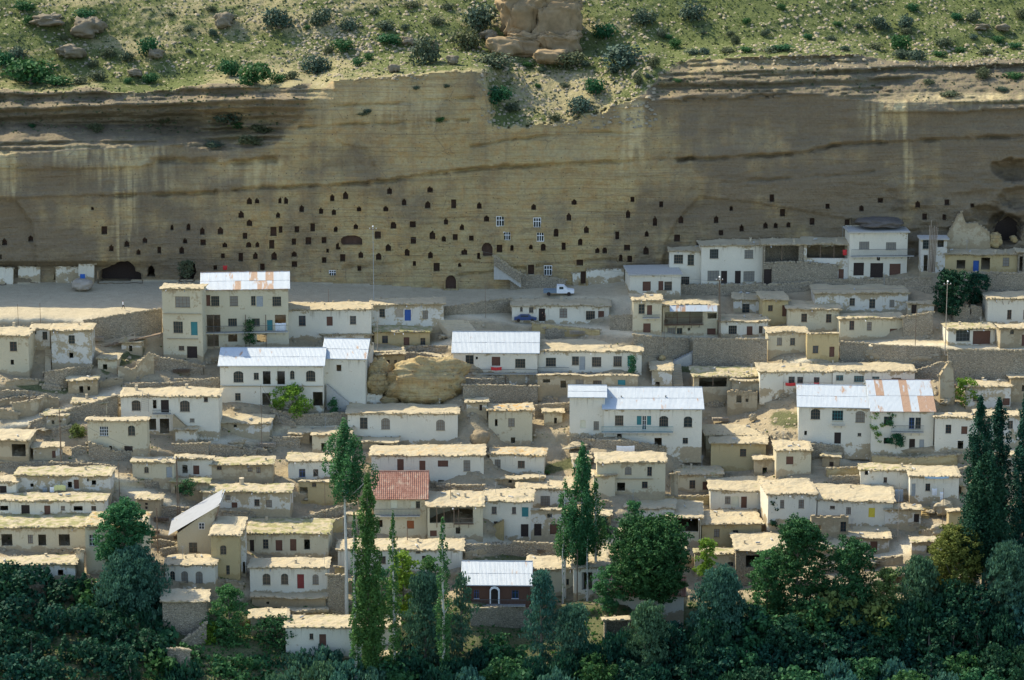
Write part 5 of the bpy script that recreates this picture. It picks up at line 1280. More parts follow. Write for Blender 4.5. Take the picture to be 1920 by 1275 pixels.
def steps(cr, x0, y0, x1, y1, wpx, n, label, mat='earthst', mode='across', off=.5, name='stone_steps'):
    """flight of steps from (x0,y0) top to (x1,y1) bottom; tread boxes following the slope"""
    a = cv(cr, x0, y0); b = cv(cr, x1, y1)
    Ya, Yb = D(*a) - off, D(*b) - off
    pa, pb = at(*a, Ya), at(*b, Yb)
    mb = MB(); wid = wpx / CR[cr][2] / 10.5
    for i in range(n):
        f = (i + .5) / n; p = pa.lerp(pb, f) - pb
        dy = abs(pa.y - pb.y) / n; dxx = abs(pa.x - pb.x) / n
        if mode == 'front': mb.box(p.x - wid / 2, p.x + wid / 2, p.y - max(dy, .4) * .9, p.y + max(dy, .4) * .9 + .6, p.z - 1.4, p.z, 0, .03)
        else: mb.box(p.x - max(dxx, .2) * .55, p.x + max(dxx, .2) * .55, p.y - wid / 2, p.y + wid / 2, min(-1, p.z - 2.5), p.z, 0, .02)
    o = mb.obj(name, M[mat]); o.location = pb; tag(o, label, 'steps'); return o
steps('B', 1470, 470, 1540, 560, 230, 8, 'broad sunlit stone steps climbing to the square', mode='front')
steps('C', 1450, 665, 1195, 790, 60, 14, 'ramp stair slanting down through the terrace wall', 'concrete')
steps('C', 1225, 800, 1245, 985, 75, 14, 'narrow stone stair dropping below the ramp stair', mode='front')
steps('A', 362, 690, 360, 830, 45, 12, 'shadowed steps between the two small towers', mode='front')
steps('H', 1185, 680, 1155, 860, 55, 14, 'yellow brick steps in the lower right of the village', 'ochre', mode='front')
steps('c', 1570, 900, 1890, 1115, 60, 16, 'concrete stair rising to the arched cave entrance', 'concrete', off=1.2)
W('stair_parapet', 'c', [(1570, 893, 915), (1890, 1108, 1135)], 'stone', 'low wall along the outer side of the cliff stair', jag=.02, off=1.9, th=.25, cat='wall')
steps('H', 800, 250, 950, 290, 40, 5, 'little timber steps in front of the rusty tin roof house', 'woodlt', mode='front')
steps('G', 620, 600, 560, 690, 40, 6, 'worn steps beside the leafy double poplar', mode='front')

M['heaprubble'] = plain('dark_rubble', (.13, .115, .10), .95, .05, .4, 1.3)  # one even dark grey, for the earth heap on the roof
M['hillrock'] = plain('hill_rock', (.20, .17, .12), .95, .05, .4, 1.1)
# ------------------------------------------------------------------ boulders
def boulder(cx, cy, wpx, hpx, label, mat='rock', sub_=4, dy=0.0, seed=0, name='boulder', deep=.8, rough=.3, strat=0.0, cat='boulder', sq=.8):
    Y = D(cx, cy + hpx * .5) - .4 + dy
    p = at(cx, cy, Y); s = at(cx + 100, cy, Y).x - p.x; k = s / 100
    import bmesh
    bm = bmesh.new(); bmesh.ops.create_icosphere(bm, subdivisions=sub_, radius=1.0)
    V = np.array([v.co[:] for v in bm.verts]); Fc = [[v.index for v in f.verts] for f in bm.faces]; bm.free()
    V = np.sign(V) * np.abs(V) ** sq
    V0 = V.copy()
    nz = fbm(V[:, 0] * 1.3 + seed, V[:, 2] * 1.3 + V[:, 1] + seed * 2, 4, seed) * rough + .5 * rough * np.abs(fbm(V[:, 0] * 3 + seed, V[:, 2] * 4 + V[:, 1] * 3, 4, 2)) + .22 * rough * fbm(V[:, 0] * 9, V[:, 2] * 9 + V[:, 1] * 8, 3, 4) + 1
    V = V * nz[:, None]
    if strat: V[:, :2] *= (1 + strat * (np.abs(np.sin(V[:, 2] * 7 + V[:, 0] * .4)) ** .5 - .7))[:, None]
    V *= np.array([wpx * k / 2, wpx * k / 2 * deep, hpx * k / 2])
    n = len(V)
    o = quick_mesh(name, V, np.array(Fc), M[mat], 3, False, dict(varn_vignette=np.zeros(n), pale=np.zeros(n), soot=np.zeros(n), green=np.zeros(n)))
    o.location = p; tag(o, label, cat); return o
boulder(*cv('B', 925, 905), 48, 60, 'left upright boulder of the pair in mid village', seed=3, rough=.55, sub_=5)
boulder(*cv('B', 1295, 925), 138, 82, 'huge layered boulder between the white houses', seed=8, rough=.4, strat=.10, deep=.5, sub_=5)
boulder(*cv('B', 1000, 1075), 32, 18, 'brown boulder lying at the foot of the big pair', seed=9)
M['crag'] = plain('crag_rock', (.27, .20, .115), .95, .05, .42, .9)
for x, y, w_, h_, sd, lb in ((978, 36, 72, 84, 5, 'tall left block of the square sandstone crag'), (1042, 38, 84, 88, 6, 'tall right block of the square sandstone crag'), (1008, 6, 96, 34, 7, 'cap block of the square sandstone crag'), (990, 84, 84, 40, 8, 'lower left block of the square sandstone crag'), (1052, 84, 62, 44, 9, 'lower right block of the square sandstone crag')):
    boulder(1012 + (x - 1012) * .92, y - 2, w_ * .95, h_ * .95, lb, 'crag', seed=sd, rough=.62, strat=.13, sq=.46, deep=.8, sub_=5, cat='crag', name='rock_crag', dy=(2 if y < 20 else 0))
boulder(945, 88, 56, 30, 'broken ledge at the left foot of the sandstone crag', 'crag', seed=16, rough=.6, cat='crag', name='rock_crag', sub_=4, sq=.6)
boulder(1035, 106, 50, 24, 'small block at the foot of the sandstone crag', 'crag', seed=12, rough=.6, sq=.6)
for i, (x, y, w_, h_, lb) in enumerate([(134, 97, 52, 26, 'brown slab rock beside the large dark shrub mass'), (165, 50, 66, 40, 'dark outcrop crowned by a shrub at upper left'), (295, 100, 30, 18, 'grey rock touching the round shrub at left'), (255, 136, 30, 16, 'small pink flat topped rock at left'), (848, 112, 26, 20, 'pale block at the edge of the central cliff top'), (816, 85, 16, 22, 'upright grey stone between two shrubs'), (740, 128, 22, 16, 'pale boulder on the cliff lip, left of the pale block'), (1840, 50, 28, 14, 'flat rock on the slope at upper right'), (1880, 52, 26, 16, 'brown rounded rock at upper right'), (88, 38, 70, 22, 'long grey rock at the upper left corner'), (420, 38, 40, 30, 'cracked rock between shrubs, upper left of centre'), (765, 75, 24, 16, 'rock left of the tall shrubs near the crag'), (918, 66, 34, 22, 'pale rock at the left foot of the crag')]):
    boulder(x, y, w_ * .8, h_ * .8, lb, 'hillrock', seed=20 + i, rough=.75, sub_=4, sq=.7)
mound = boulder(*cv('I', 850, 225), 84, 17, 'grey heap of earth on the white balcony house roof', 'heaprubble', seed=44, rough=.45, sq=.8, name='earth_heap', cat='heap', dy=-1.5)
boulder(*cv('I', 1700, 355), 24, 26, 'pale leaning rock right of the jagged wall remnant', seed=41, rough=.4, dy=-1)
boulder(*cv('I', 1835, 350), 14, 12, 'small pale rock above the ochre house at far right', seed=42, rough=.4, dy=-1)
boulder(*cv('a', 740, 930), 40, 20, 'dark brown haystack shaped heap on the square', 'darkrubble', seed=43, rough=.3, name='earth_heap', cat='heap')
boulder(*cv('H', 1290, 850), 30, 22, 'shadowed heap of rubble right of the brick steps', 'rubble', seed=44, rough=.5, name='earth_heap', cat='heap')
boulder(*cv('H', 1320, 690), 36, 26, 'rubble heap by the white tent cloths', 'rubble', seed=45, rough=.5, name='earth_heap', cat='heap')
boulder(*cv('F', 1665, 165), 34, 28, 'rust coloured earth mound in the bare gully', 'reed', seed=46, rough=.3, name='earth_heap', cat='heap')
boulder(*cv('C', 1120, 765), 12, 12, 'round boulder on the store roof by the stair', seed=47, rough=.3, sub_=3)

W('garden_wall', 'J', [(1360, 985, 1060), (1440, 930, 1000), (1540, 850, 1000)], 'stone', 'broken pale stone wall running down beside the rubble stone house', jag=.2)
W('garden_wall', 'J', [(1250, 1050, 1180), (1330, 1045, 1210), (1420, 1060, 1260)], 'stone', 'lowest broken stone wall, among the trees at lower left', jag=.25)

# ------------------------------------------------------------------ short rubble walls, woodpiles and sheds in the gaps between the houses
def free(x0, x1, y0, y1, m=3):
    return not any(x1 > a - m and x0 < b + m and y1 > c - m and y0 < d_ + m for a, b, c, d_, _ in HB)
gr_ = random.Random(21); cnt = {}; used = []
def near(x, y):
    best = min(HB, key=lambda q: (max(q[0] - x, 0, x - q[1])) ** 2 + (2 * max(q[2] - y, 0, y - q[3])) ** 2)
    side_ = 'left of' if x < best[0] else 'right of' if x > best[1] else 'above' if y < best[2] else 'below'
    t = best[4].split(','); t = t[0]; w_ = t.split(); w_ = w_[:9]
    while w_[-1] in ('with', 'of', 'the', 'a', 'and', 'its', 'under', 'in', 'over', 'by', 'at', 'on', 'right', 'left', 'behind', 'between'): w_ = w_[:-1]
    return side_ + ' the ' + ' '.join(w_)
tries = 0; ns = 0; NH = len(HB)
while ns < 26 and tries < 20000:
    tries += 1
    x = gr_.uniform(20, 1890); y = gr_.uniform(650, 1075); w_ = gr_.uniform(30, 66); h_ = gr_.uniform(17, 27); r_ = gr_.uniform(8, 13)
    if 585 < y - h_ - r_ and y < 735 and x > 1190: continue
    if not free(x - w_ / 2, x + w_ / 2, y - h_ - r_, y, 2): continue
    i_ = min(len(GX) - 1, int(np.searchsorted(GX, x))); j_ = min(len(GY) - 1, int(np.searchsorted(GY, y)))
    if dust[j_, i_] > .4: continue
    lab = near(x, y)
    if lab in cnt: continue
    cnt[lab] = 1; ns += 1
    q = x - w_ * gr_.uniform(-.2, .3); dh = h_ * gr_.uniform(.45, .65); dw = gr_.uniform(5, 8)
    ws = '%s:%.0f,%.0f,%.0f,%.0f' % (gr_.choice(['D', 'd', 'm']), q, y - dh, q + dw, y - 1)
    if w_ > 42: ws += ' %s:%.0f,%.0f,%.0f,%.0f' % (gr_.choice(['n', 'D']), q + dw + 8, y - dh, q + dw + 13, y - dh * .45)
    wl = gr_.choice(['mud', 'patchy', 'cream', 'mud', 'ochre', 'patchy']); 
    house('p', (x - w_ / 2, y - h_ - r_, x + w_ / 2, y - h_, y), wl, 'mud', ws, ({'mud': 'bare mud shed ', 'patchy': 'peeling shed ', 'cream': 'cream shed ', 'ochre': 'ochre shed '}[wl]) + lab, cat='shed', name='shed', grass=gr_.uniform(0, .5), dmax=6, yaw=gr_.uniform(-9, 9))
tries = 0
while len(used) < 105 and tries < 30000:
    tries += 1
    x = gr_.uniform(5, 1910); y = gr_.uniform(625, 1105); w_ = gr_.uniform(26, 90); h_ = gr_.uniform(6, 15)
    if 590 < y < 720 and x > 1190: continue
    if not free(x - w_ / 2, x + w_ / 2, y - h_, y + 2, 0): continue
    if any(abs(x - a) < (w_ + b) * .42 and abs(y - c) < 12 for a, b, c in used): continue
    i_ = min(len(GX) - 1, int(np.searchsorted(GX, x))); j_ = min(len(GY) - 1, int(np.searchsorted(GY, y)))
    if dust[j_, i_] > .5: continue
    k = len(used) % 5; lab = near(x, y)
    if (k, lab) in cnt: continue
    cnt[(k, lab)] = 1; used.append((x, w_, y))
    if k < 3:
        lb = ('low rubble wall ', 'broken rubble bank ', 'short dry stone terrace ')[k] + lab
        sl = gr_.uniform(-.12, .12) * w_
        wall_run('garden_wall', 'p', [(x - w_ / 2, y - h_ * gr_.uniform(.5, 1) - sl, y - sl), (x, y - h_, y), (x + w_ / 2, y - h_ * gr_.uniform(.5, 1) + sl, y + sl)], ('stone', 'stone', 'mud')[gr_.randrange(3)], lb, jag=.22)
    elif k == 3:
        lb = 'heap of fallen stones ' + lab
        boulder(x, y - h_ * .4, w_ * .45, h_ * .9, lb, 'rubble', seed=100 + len(used), rough=.9, sub_=4, name='stone_heap', cat='heap', sq=.9)
    else:
        lb = 'stack of firewood ' + lab
        Yw_ = D(x, y) - .6; p_ = at(x, y, Yw_); mb = MB(); L_ = min(3.2, w_ / 14)
        for r_ in range(4):
            for q in range(int(L_ / .17)): mb.bar((-L_ / 2 + q * .17 + gr_.uniform(-.03, .03), gr_.uniform(-.5, -.3), .1 + r_ * .16), (-L_ / 2 + q * .17 + gr_.uniform(-.05, .05), .4, .1 + r_ * .16), .075, 0, 5)
        o = mb.obj('firewood_stack', M['woodlt' if gr_.random() < .4 else 'wood']); o.location = p_; tag(o, lb, 'firewood')
# ------------------------------------------------------------------ vegetation
def leaf_mat(name, a, b, trans=0.25):
    t = NT(name, 0.7, 0.15)
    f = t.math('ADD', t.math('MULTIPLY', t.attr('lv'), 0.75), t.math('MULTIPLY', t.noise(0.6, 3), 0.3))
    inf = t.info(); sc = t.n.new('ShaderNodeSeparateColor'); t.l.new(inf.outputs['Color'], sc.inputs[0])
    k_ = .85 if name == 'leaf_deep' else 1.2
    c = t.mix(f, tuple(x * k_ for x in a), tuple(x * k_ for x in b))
    c = t.mix(1.0, c, t.mix(inf.outputs['Random'], (1.22, 1.02, 0.78), (0.78, 0.96, 1.12)), 'MULTIPLY')
    tr = t.n.new('ShaderNodeBsdfTranslucent'); mx = t.n.new('ShaderNodeMixShader'); mx.inputs[0].default_value = trans
    t.l.new(c, tr.inputs['Color']); t.l.new(t.b.outputs[0], mx.inputs[1]); t.l.new(tr.outputs[0], mx.inputs[2])
    t.l.new(mx.outputs[0], t.n['Material Output'].inputs['Surface'])
    M[name] = t.col(c)
leaf_mat('leaf_poplar', (0.020, 0.075, 0.028), (0.085, 0.20, 0.06), .3)
leaf_mat('leaf_dark', (0.010, 0.048, 0.020), (0.045, 0.125, 0.040), .2)
leaf_mat('leaf_deep', (0.008, 0.038, 0.024), (0.030, 0.115, 0.060), .2)
leaf_mat('leaf_willow', (0.016, 0.060, 0.042), (0.085, 0.185, 0.12), .25)
leaf_mat('leaf_lime', (0.045, 0.12, 0.015), (0.19, 0.33, 0.05), .35)
leaf_mat('leaf_olive', (0.05, 0.085, 0.02), (0.16, 0.20, 0.06), .3)
leaf_mat('leaf_sage', (0.028, 0.045, 0.028), (0.10, 0.130, 0.078), .1)
M['bark'] = plain('bark', (0.16, 0.14, 0.11), .9, .1, .35, 3)
M['barkpale'] = plain('pale_bark', (0.50, 0.49, 0.43), .9, .1, .25, 3)
def leaves(clumps, dens, size, seed, droop=0.0, core=0.55):
    r = np.random.default_rng(seed)
    C = []; Rr = []; LV = []
    for (x, y, z, a, b) in clumps:     # a = horizontal radius, b = vertical radius
        n = max(7, int(dens * a * b))
        d = r.normal(size=(n, 3)); d /= np.linalg.norm(d, axis=1)[:, None]
        q = r.uniform(core, 1.1, n) ** .7 * (1 + .35 * (r.random(n) < .12))
        P = d * q[:, None] * np.array([a, a, b]) + np.array([x, y, z])
        P[:, 2] -= droop * r.random(n) * b
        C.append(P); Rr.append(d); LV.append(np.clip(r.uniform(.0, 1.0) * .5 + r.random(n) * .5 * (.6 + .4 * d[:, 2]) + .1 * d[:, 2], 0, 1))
    C = np.concatenate(C); Dn = np.concatenate(Rr); LV = np.concatenate(LV); n = len(C)
    nrm = Dn * .7 + r.normal(size=(n, 3)) * .7 + np.array([0, 0, .35]); nrm /= np.linalg.norm(nrm, axis=1)[:, None]
    t1 = np.cross(nrm, r.normal(size=(n, 3))); t1 /= np.linalg.norm(t1, axis=1)[:, None]; t2 = np.cross(nrm, t1)
    s = size * r.uniform(.6, 1.35, n)[:, None]
    if droop: t2 = t2 * .5 + np.array([0, 0, -1.0]); 
    V = np.stack([C - t1 * s * .5, C + t2 * s * .75 - t1 * s * .1, C + t1 * s * .5 + t2 * s * .1, C - t2 * s * .6], 1).reshape(-1, 3)
    return V, np.arange(4 * n).reshape(-1, 4), np.repeat(LV, 4)
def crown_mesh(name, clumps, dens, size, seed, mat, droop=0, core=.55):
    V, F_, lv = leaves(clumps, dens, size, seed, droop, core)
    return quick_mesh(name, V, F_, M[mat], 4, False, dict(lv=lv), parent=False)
def ellip_clumps(W, Hh, z0, seed, n, rr=(.7, 1.3), shape='round'):
    r = random.Random(seed); out = []
    if shape == 'poplar':
        n = int(n * 1.9)
        for i in range(n):
            f = ((i + r.random()) / n); z = z0 + Hh * .97 * f
            rad = W * .62 * min(1, f * 4 + .35) * (1 - f ** 2.6) ** .7 * r.uniform(.5, 1.25)
            t = r.uniform(0, 6.283); c_ = max(.12, r.uniform(.09, .19) * W * (1 - .5 * f)); q = max(0, rad - c_ * .6) * r.random() ** .4
            out.append((q * math.cos(t), q * math.sin(t), z, c_, c_ * r.uniform(1.6, 3.0)))
        return out
    nl = max(7, int(n ** .62 * 1.1))
    for i in range(nl):
        f = (i + r.random()) / nl
        if shape == 'round': prof = math.sin(math.pi * min(.97, .12 + .80 * f)) ** .55
        else: prof = max(.15, (1 - f ** 2.2)) ** .5 * (0.72 + .28 * min(1, f * 4))
        R_ = r.uniform(.17, .30) * min(W, Hh * 1.1); rad = max(0, W / 2 * prof * r.uniform(.75, 1.15) - R_ * .8); t = i * 2.4 + r.uniform(-.5, .5)
        cx, cy_, cz = rad * math.cos(t), rad * math.sin(t), z0 + max(R_ * .6, min(Hh - R_ * .75, Hh * f))
        m = max(8, int(R_ * R_ * 9))
        for k in range(m):
            d = Vector((r.gauss(0, 1), r.gauss(0, 1), r.gauss(.25, 1))).normalized(); q = r.uniform(.55, 1.08)
            s_ = r.uniform(.30, .62)
            out.append((cx + d.x * R_ * q, cy_ + d.y * R_ * q, cz + d.z * R_ * q * .8, s_, s_ * r.uniform(.5, .8)))
    return out
def place_tree(px, ybase, ytop, wpx, kind, label, cat='tree', dY=0.0, name='tree', mat=None, z0=.2, seed=0, group=None, lean=0, Y=None, n=None, size=.27, dens=130, trunk_mat='bark', core=.55, trunk=True, fixed=None):
    Y = (D(px, ybase) if Y is None else Y) + dY
    p = at(px, ybase, Y)
    g_ = p.z
    top = at(px, ytop, Y).z; Ht = top - g_; Wd = (at(px + wpx / 2, (ybase + ytop) / 2, Y).x - at(px - wpx / 2, (ybase + ytop) / 2, Y).x)
    root = empty(name, p); tag(root, label, cat, group)
    r = random.Random(seed + int(px) * 7 + int(ytop))
    zc = Ht * z0; cl_ = None
    if kind == 'poplar':
        cl_ = ellip_clumps(Wd, Ht - zc, zc, r.random(), n or int((Ht - zc) * 4.2), (Wd * .16, Wd * .30), 'poplar'); droop = 0
    elif kind == 'willow':
        cl_ = ellip_clumps(Wd, Ht - zc, zc, r.random(), n or int(16 + Wd * (Ht - zc) * 1.0), (.7, 1.35), 'dome'); droop = .9
    else:
        cl_ = ellip_clumps(Wd, Ht - zc, zc, r.random(), n or int(18 + Wd * (Ht - zc) * 1.15), (.6, 1.3), 'round' if kind == 'round' else 'dome'); droop = 0
    mt = mat or {'poplar': 'leaf_poplar', 'willow': 'leaf_willow'}.get(kind, 'leaf_dark')
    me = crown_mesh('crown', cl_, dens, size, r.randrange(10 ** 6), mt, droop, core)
    c = bpy.data.objects.new('crown', me); COL.objects.link(c); c.parent = root
    if trunk:
        mb = MB(); r0 = max(.08, min(.35, Ht * .017)); k = 5
        pts = [Vector((math.sin(i * 1.3 + seed) * .1 * i * .3, math.cos(i) * .08 * i * .3, -0.6 + (Ht * .93 + .6) * i / k)) for i in range(k + 1)]
        mb.tube(pts, [r0 * (1 - .82 * i / k) for i in range(k + 1)], 0, 7)
        for q in cl_[::max(1, len(cl_) // 16)]:
            zb_ = max(Ht * .12, q[2] - math.hypot(q[0], q[1]) * .9 - .5); f = (zb_ + .6) / (Ht * .93 + .6)
            i = min(k - 1, int(f * k)); b = pts[i].lerp(pts[i + 1], f * k - i)
            e = Vector((q[0], q[1], q[2])); m = b.lerp(e, .5) + Vector((0, 0, -.15))
            mb.tube([b, m, e], [r0 * .38, r0 * .25, .03], 0, 5)
        mb.obj('trunk', M[trunk_mat], root)
    return root
T = place_tree
# central poplars
T(650, 1150, 798, 88, 'poplar', 'tallest poplar with a feathery crown on a long bare pale trunk', z0=.64, trunk_mat='barkpale', n=30, size=.26, dens=120, name='poplar_tree')
T(693, 1292, 882, 56, 'poplar', 'dense column poplar just right of the bare pale trunk', z0=.10, size=.24, dens=150, name='poplar_tree')
T(668, 1292, 952, 20, 'poplar', 'slim poplar climbing beside the foot of the bare trunk', z0=.08, size=.24, dens=150, name='poplar_tree', trunk_mat='barkpale')
T(740, 1292, 952, 27, 'poplar', 'slender poplar in front of the wide white house, second from the tile roof', z0=.05, size=.23, dens=170, name='poplar_tree', trunk_mat='barkpale')
T(832, 1292, 962, 29, 'poplar', 'slender poplar with a pale stem, left of the dark red house', z0=.12, size=.23, dens=160, name='poplar_tree', trunk_mat='barkpale')
T(706, 1292, 1075, 34, 'poplar', 'shorter pale stemmed poplar in the central clump', z0=.1, size=.24, dens=150, name='poplar_tree', trunk_mat='barkpale')
T(1091, 1135, 836, 58, 'poplar', 'taller leader of the leafy double poplar', z0=.30, size=.26, dens=140, name='poplar_tree', Y=448, trunk_mat='barkpale')
T(1058, 1138, 900, 50, 'poplar', 'shorter left half of the leafy double poplar', z0=.42, size=.26, dens=130, name='poplar_tree', Y=449, trunk_mat='barkpale', n=22)
T(1116, 1136, 900, 46, 'poplar', 'shorter right half of the leafy double poplar', z0=.42, size=.26, dens=130, name='poplar_tree', Y=449, trunk_mat='barkpale', n=20)
T(1055, 1140, 1010, 7, 'poplar', 'spindly sapling left of the bare poplar stems', z0=.1, size=.2, dens=60, name='poplar_tree', Y=447, trunk_mat='barkpale', n=12)
T(1101, 1130, 1000, 8, 'poplar', 'spindly sapling right of the bare poplar stems', z0=.1, size=.2, dens=60, name='poplar_tree', Y=446, trunk_mat='barkpale', n=12)
# right hand poplars
T(1826, 1110, 735, 60, 'poplar', 'left column of the dark right hand poplar group', z0=.12, mat='leaf_deep', size=.28, dens=120, name='poplar_tree', Y=441)
T(1860, 1115, 745, 62, 'poplar', 'middle column of the dark right hand poplar group', z0=.12, mat='leaf_deep', size=.28, dens=120, name='poplar_tree')
T(1908, 1120, 728, 52, 'poplar', 'column poplar cut by the right edge of the view', z0=.12, mat='leaf_deep', size=.28, dens=120, name='poplar_tree', Y=441)
T(1842, 1120, 850, 86, 'poplar', 'shorter broad poplar in front of the right hand group', z0=.3, mat='leaf_deep', size=.28, dens=110, name='poplar_tree', Y=438)
# left
T(236, 1085, 942, 108, 'round', 'bright green tree in front of the tall left house', z0=.10, mat='leaf_poplar', size=.26, dens=150, Y=D(213, 1076) - 3.2, core=.3)
T(250, 1180, 1028, 150, 'willow', 'large blue green willow below the bright green tree', z0=.10, Y=D(213, 1076) - 7.5, name='willow_tree')
T(432, 1300, 1098, 86, 'round', 'rounded green tree right of the rubble stone house', z0=.05, mat='leaf_poplar', Y=428, seed=3)
T(395, 1290, 1165, 60, 'round', 'yellow green bush against the rounded green tree', z0=.02, mat='leaf_lime', Y=427, seed=3, cat='bush', name='bush', core=.3)
T(515, 1262, 1155, 92, 'round', 'loose dark tree in front of the lower white house', z0=.25, mat='leaf_dark', Y=429, core=.3, dens=60)
T(548, 772, 722, 88, 'dome', 'bright green bush in front of the bush house', cat='bush', z0=.0, mat='leaf_lime', Y=D(548, 772) - 1.0, name='bush', size=.24, dens=130)
T(245 + 380, 782, 748, 14, 'round', 'small climbing bush at the foot of the annex stair', cat='bush', z0=.0, mat='leaf_poplar', name='bush', size=.2)
T(798, 1295, 1072, 108, 'willow', 'broad blue green willow in the centre foreground', z0=.03, Y=427, name='willow_tree')
T(866, 1290, 1075, 60, 'willow', 'willow touching the corner of the dark red house', z0=.05, Y=429, name='willow_tree')
T(756, 1160, 1035, 66, 'round', 'yellow green fruit tree behind the central poplars', z0=.05, mat='leaf_lime', Y=440, seed=5)
T(806, 1140, 1045, 50, 'round', 'small leafy tree against the wide white house', z0=.05, mat='leaf_poplar', Y=440, seed=6)
T(718, 1240, 1060, 50, 'round', 'mid green tree filling between the central poplars', z0=.05, mat='leaf_poplar', Y=434, seed=6)
T(1015, 1290, 1068, 74, 'willow', 'upright blue green willow right of the dark red house', z0=.05, Y=429, name='willow_tree')
T(1075, 1290, 1130, 90, 'willow', 'low spreading willow in front of the bare poplar stems', z0=.03, Y=426, name='willow_tree', seed=2)
T(1217, 1215, 972, 166, 'round', 'great round dark green tree in front of the orange tiles', z0=.40, mat='leaf_dark', Y=440, dens=85, size=.30)
T(1140, 1150, 1062, 60, 'round', 'low left shoulder tree beside the great round tree', z0=.05, mat='leaf_poplar', Y=439, seed=8)
T(1188, 1010, 938, 40, 'round', 'small tree rising behind the great round tree', z0=.2, mat='leaf_poplar', Y=450, seed=9, core=.3)
T(1215, 1300, 1130, 100, 'willow', 'shaded willow below the great round tree', z0=.03, Y=426, name='willow_tree', seed=5)
T(1348, 1290, 1062, 130, 'willow', 'wide grey green willow at the lower right of centre', z0=.03, Y=430, name='willow_tree', seed=9, mat='leaf_willow')
T(1325, 1080, 1010, 44, 'round', 'pale bush in front of the mossy roofed house', z0=.0, mat='leaf_lime', Y=444, cat='bush', name='bush')
T(1492, 1225, 972, 118, 'round', 'tall dark tree with a narrow top right of centre', z0=.08, mat='leaf_dark', Y=436)
T(1590, 1225, 1012, 110, 'round', 'rounded tree beside the framed doorway house', z0=.05, mat='leaf_dark', Y=435, seed=4)
T(1435, 1230, 1030, 84, 'round', 'leafy tree left of the narrow topped dark tree', z0=.05, mat='leaf_poplar', Y=437, seed=11)
T(1452, 995, 928, 24, 'dome', 'small conical cypress like bush on the broad white house', cat='bush', z0=.0, mat='leaf_deep', Y=D(1452, 990) - 1.2, name='bush')
T(1785, 1150, 985, 100, 'round', 'olive tinted tree under the right poplars', z0=.08, mat='leaf_olive', Y=437, seed=4)
T(1720, 1180, 1045, 110, 'willow', 'willow at the end of the lowest low wall', z0=.03, Y=434, name='willow_tree', seed=3)
T(1885, 1250, 1018, 130, 'willow', 'big blue green willow at the right edge', z0=.05, Y=432, name='willow_tree', seed=6)
T(1655, 1250, 1065, 80, 'round', 'olive bush tree below the rounded house', z0=.05, mat='leaf_olive', Y=433, seed=6)
T(352, 925, 900, 46, 'dome', 'ivy clump over the porch by the dirt road', cat='bush', z0=.0, mat='leaf_dark', name='bush', Y=D(352, 930) - 1.6, size=.2)
T(1668, 800, 768, 26, 'round', 'vine on the front of the rusty roofed house', cat='bush', z0=.0, mat='leaf_poplar', name='bush', Y=D(1650, 845) - 1.2, size=.2)
T(1643, 850, 772, 26, 'round', 'feathery acacia at the joint of the double tin roof', z0=.3, mat='leaf_lime', Y=D(1650, 852) - 1.6, size=.22)
T(1680, 835, 815, 34, 'dome', 'vine arbour beside the rusty roof house door', cat='bush', z0=.0, mat='leaf_dark', name='bush', Y=D(1680, 850) - 1.4, size=.2)
T(1810, 760, 708, 50, 'round', 'bright bush under the tallest terrace wall', cat='bush', z0=.0, mat='leaf_lime', name='bush', size=.24)
T(1783, 595, 508, 70, 'round', 'dark shaded tree behind the lamp post at right', z0=.1, mat='leaf_deep', size=.28)
T(1830, 575, 512, 50, 'round', 'second shaded tree left of the high rubble wall', z0=.1, mat='leaf_deep', size=.28)
T(1186, 700, 668, 22, 'dome', 'vine spilling from the balcony of the yellow roofed long house', cat='bush', z0=.0, mat='leaf_dark', name='bush', Y=D(1186, 700) - 2.0, size=.18)
T(1458, 725, 702, 18, 'round', 'light green bush by the red bedding', cat='bush', z0=.0, mat='leaf_poplar', name='bush', size=.2)
T(468, 645, 600, 24, 'round', 'climbing vine on the galleried house', cat='bush', z0=.0, mat='leaf_dark', name='bush', Y=D(468, 648) - 1.6, size=.18)
T(145, 818, 798, 34, 'dome', 'weedy green bush left of the cream arched window house', cat='bush', z0=.0, mat='leaf_olive', name='bush', size=.2)
T(350, 520, 488, 34, 'round', 'grey bush at the round cave mouth left', cat='bush', z0=.0, mat='leaf_sage', name='bush', Y=535, size=.2)
T(1012, 890, 872, 30, 'dome', 'low green weeds beside the leafy double poplar', cat='bush', z0=.0, mat='leaf_poplar', name='bush', size=.2)
T(1132, 1005, 968, 26, 'dome', 'dark ivy in the corner by the great round tree', cat='bush', z0=.0, mat='leaf_deep', name='bush', size=.2)
# foreground woods: individual trees, some of them alike
def shared(kind, mat, W_, H_, seed, dens=115, size=.29):
    if kind == 'willow': c = ellip_clumps(W_, H_ * .92, H_ * .05, seed, int(18 + W_ * H_ * .85), (.8, 1.5), 'dome'); dr = .9
    elif kind == 'poplar': c = ellip_clumps(W_, H_ * .95, H_ * .05, seed, int(H_ * 3), (W_ * .18, W_ * .3), 'poplar'); dr = 0
    else: c = ellip_clumps(W_, H_ * .92, H_ * .06, seed, int(18 + W_ * H_ * .95), (.7, 1.4), 'round'); dr = 0
    me = crown_mesh('crown', c, dens, size, seed, mat, dr)
    mb = MB(); mb.tube([(0, 0, -1), (.1, 0, H_ * .4), (0, .1, H_ * .9)], [.22, .15, .04], 0, 6)
    for q in c[::max(1, len(c) // 14)]: mb.tube([(0, 0, max(.5, q[2] - 2)), (q[0] * .5, q[1] * .5, q[2] - .8), q[:3]], [.08, .06, .02], 0, 5)
    tm = bpy.data.meshes.new('trunk'); tm.from_pydata(mb.v, [], mb.f); tm.materials.append(M['bark'])
    return me, tm, W_, H_
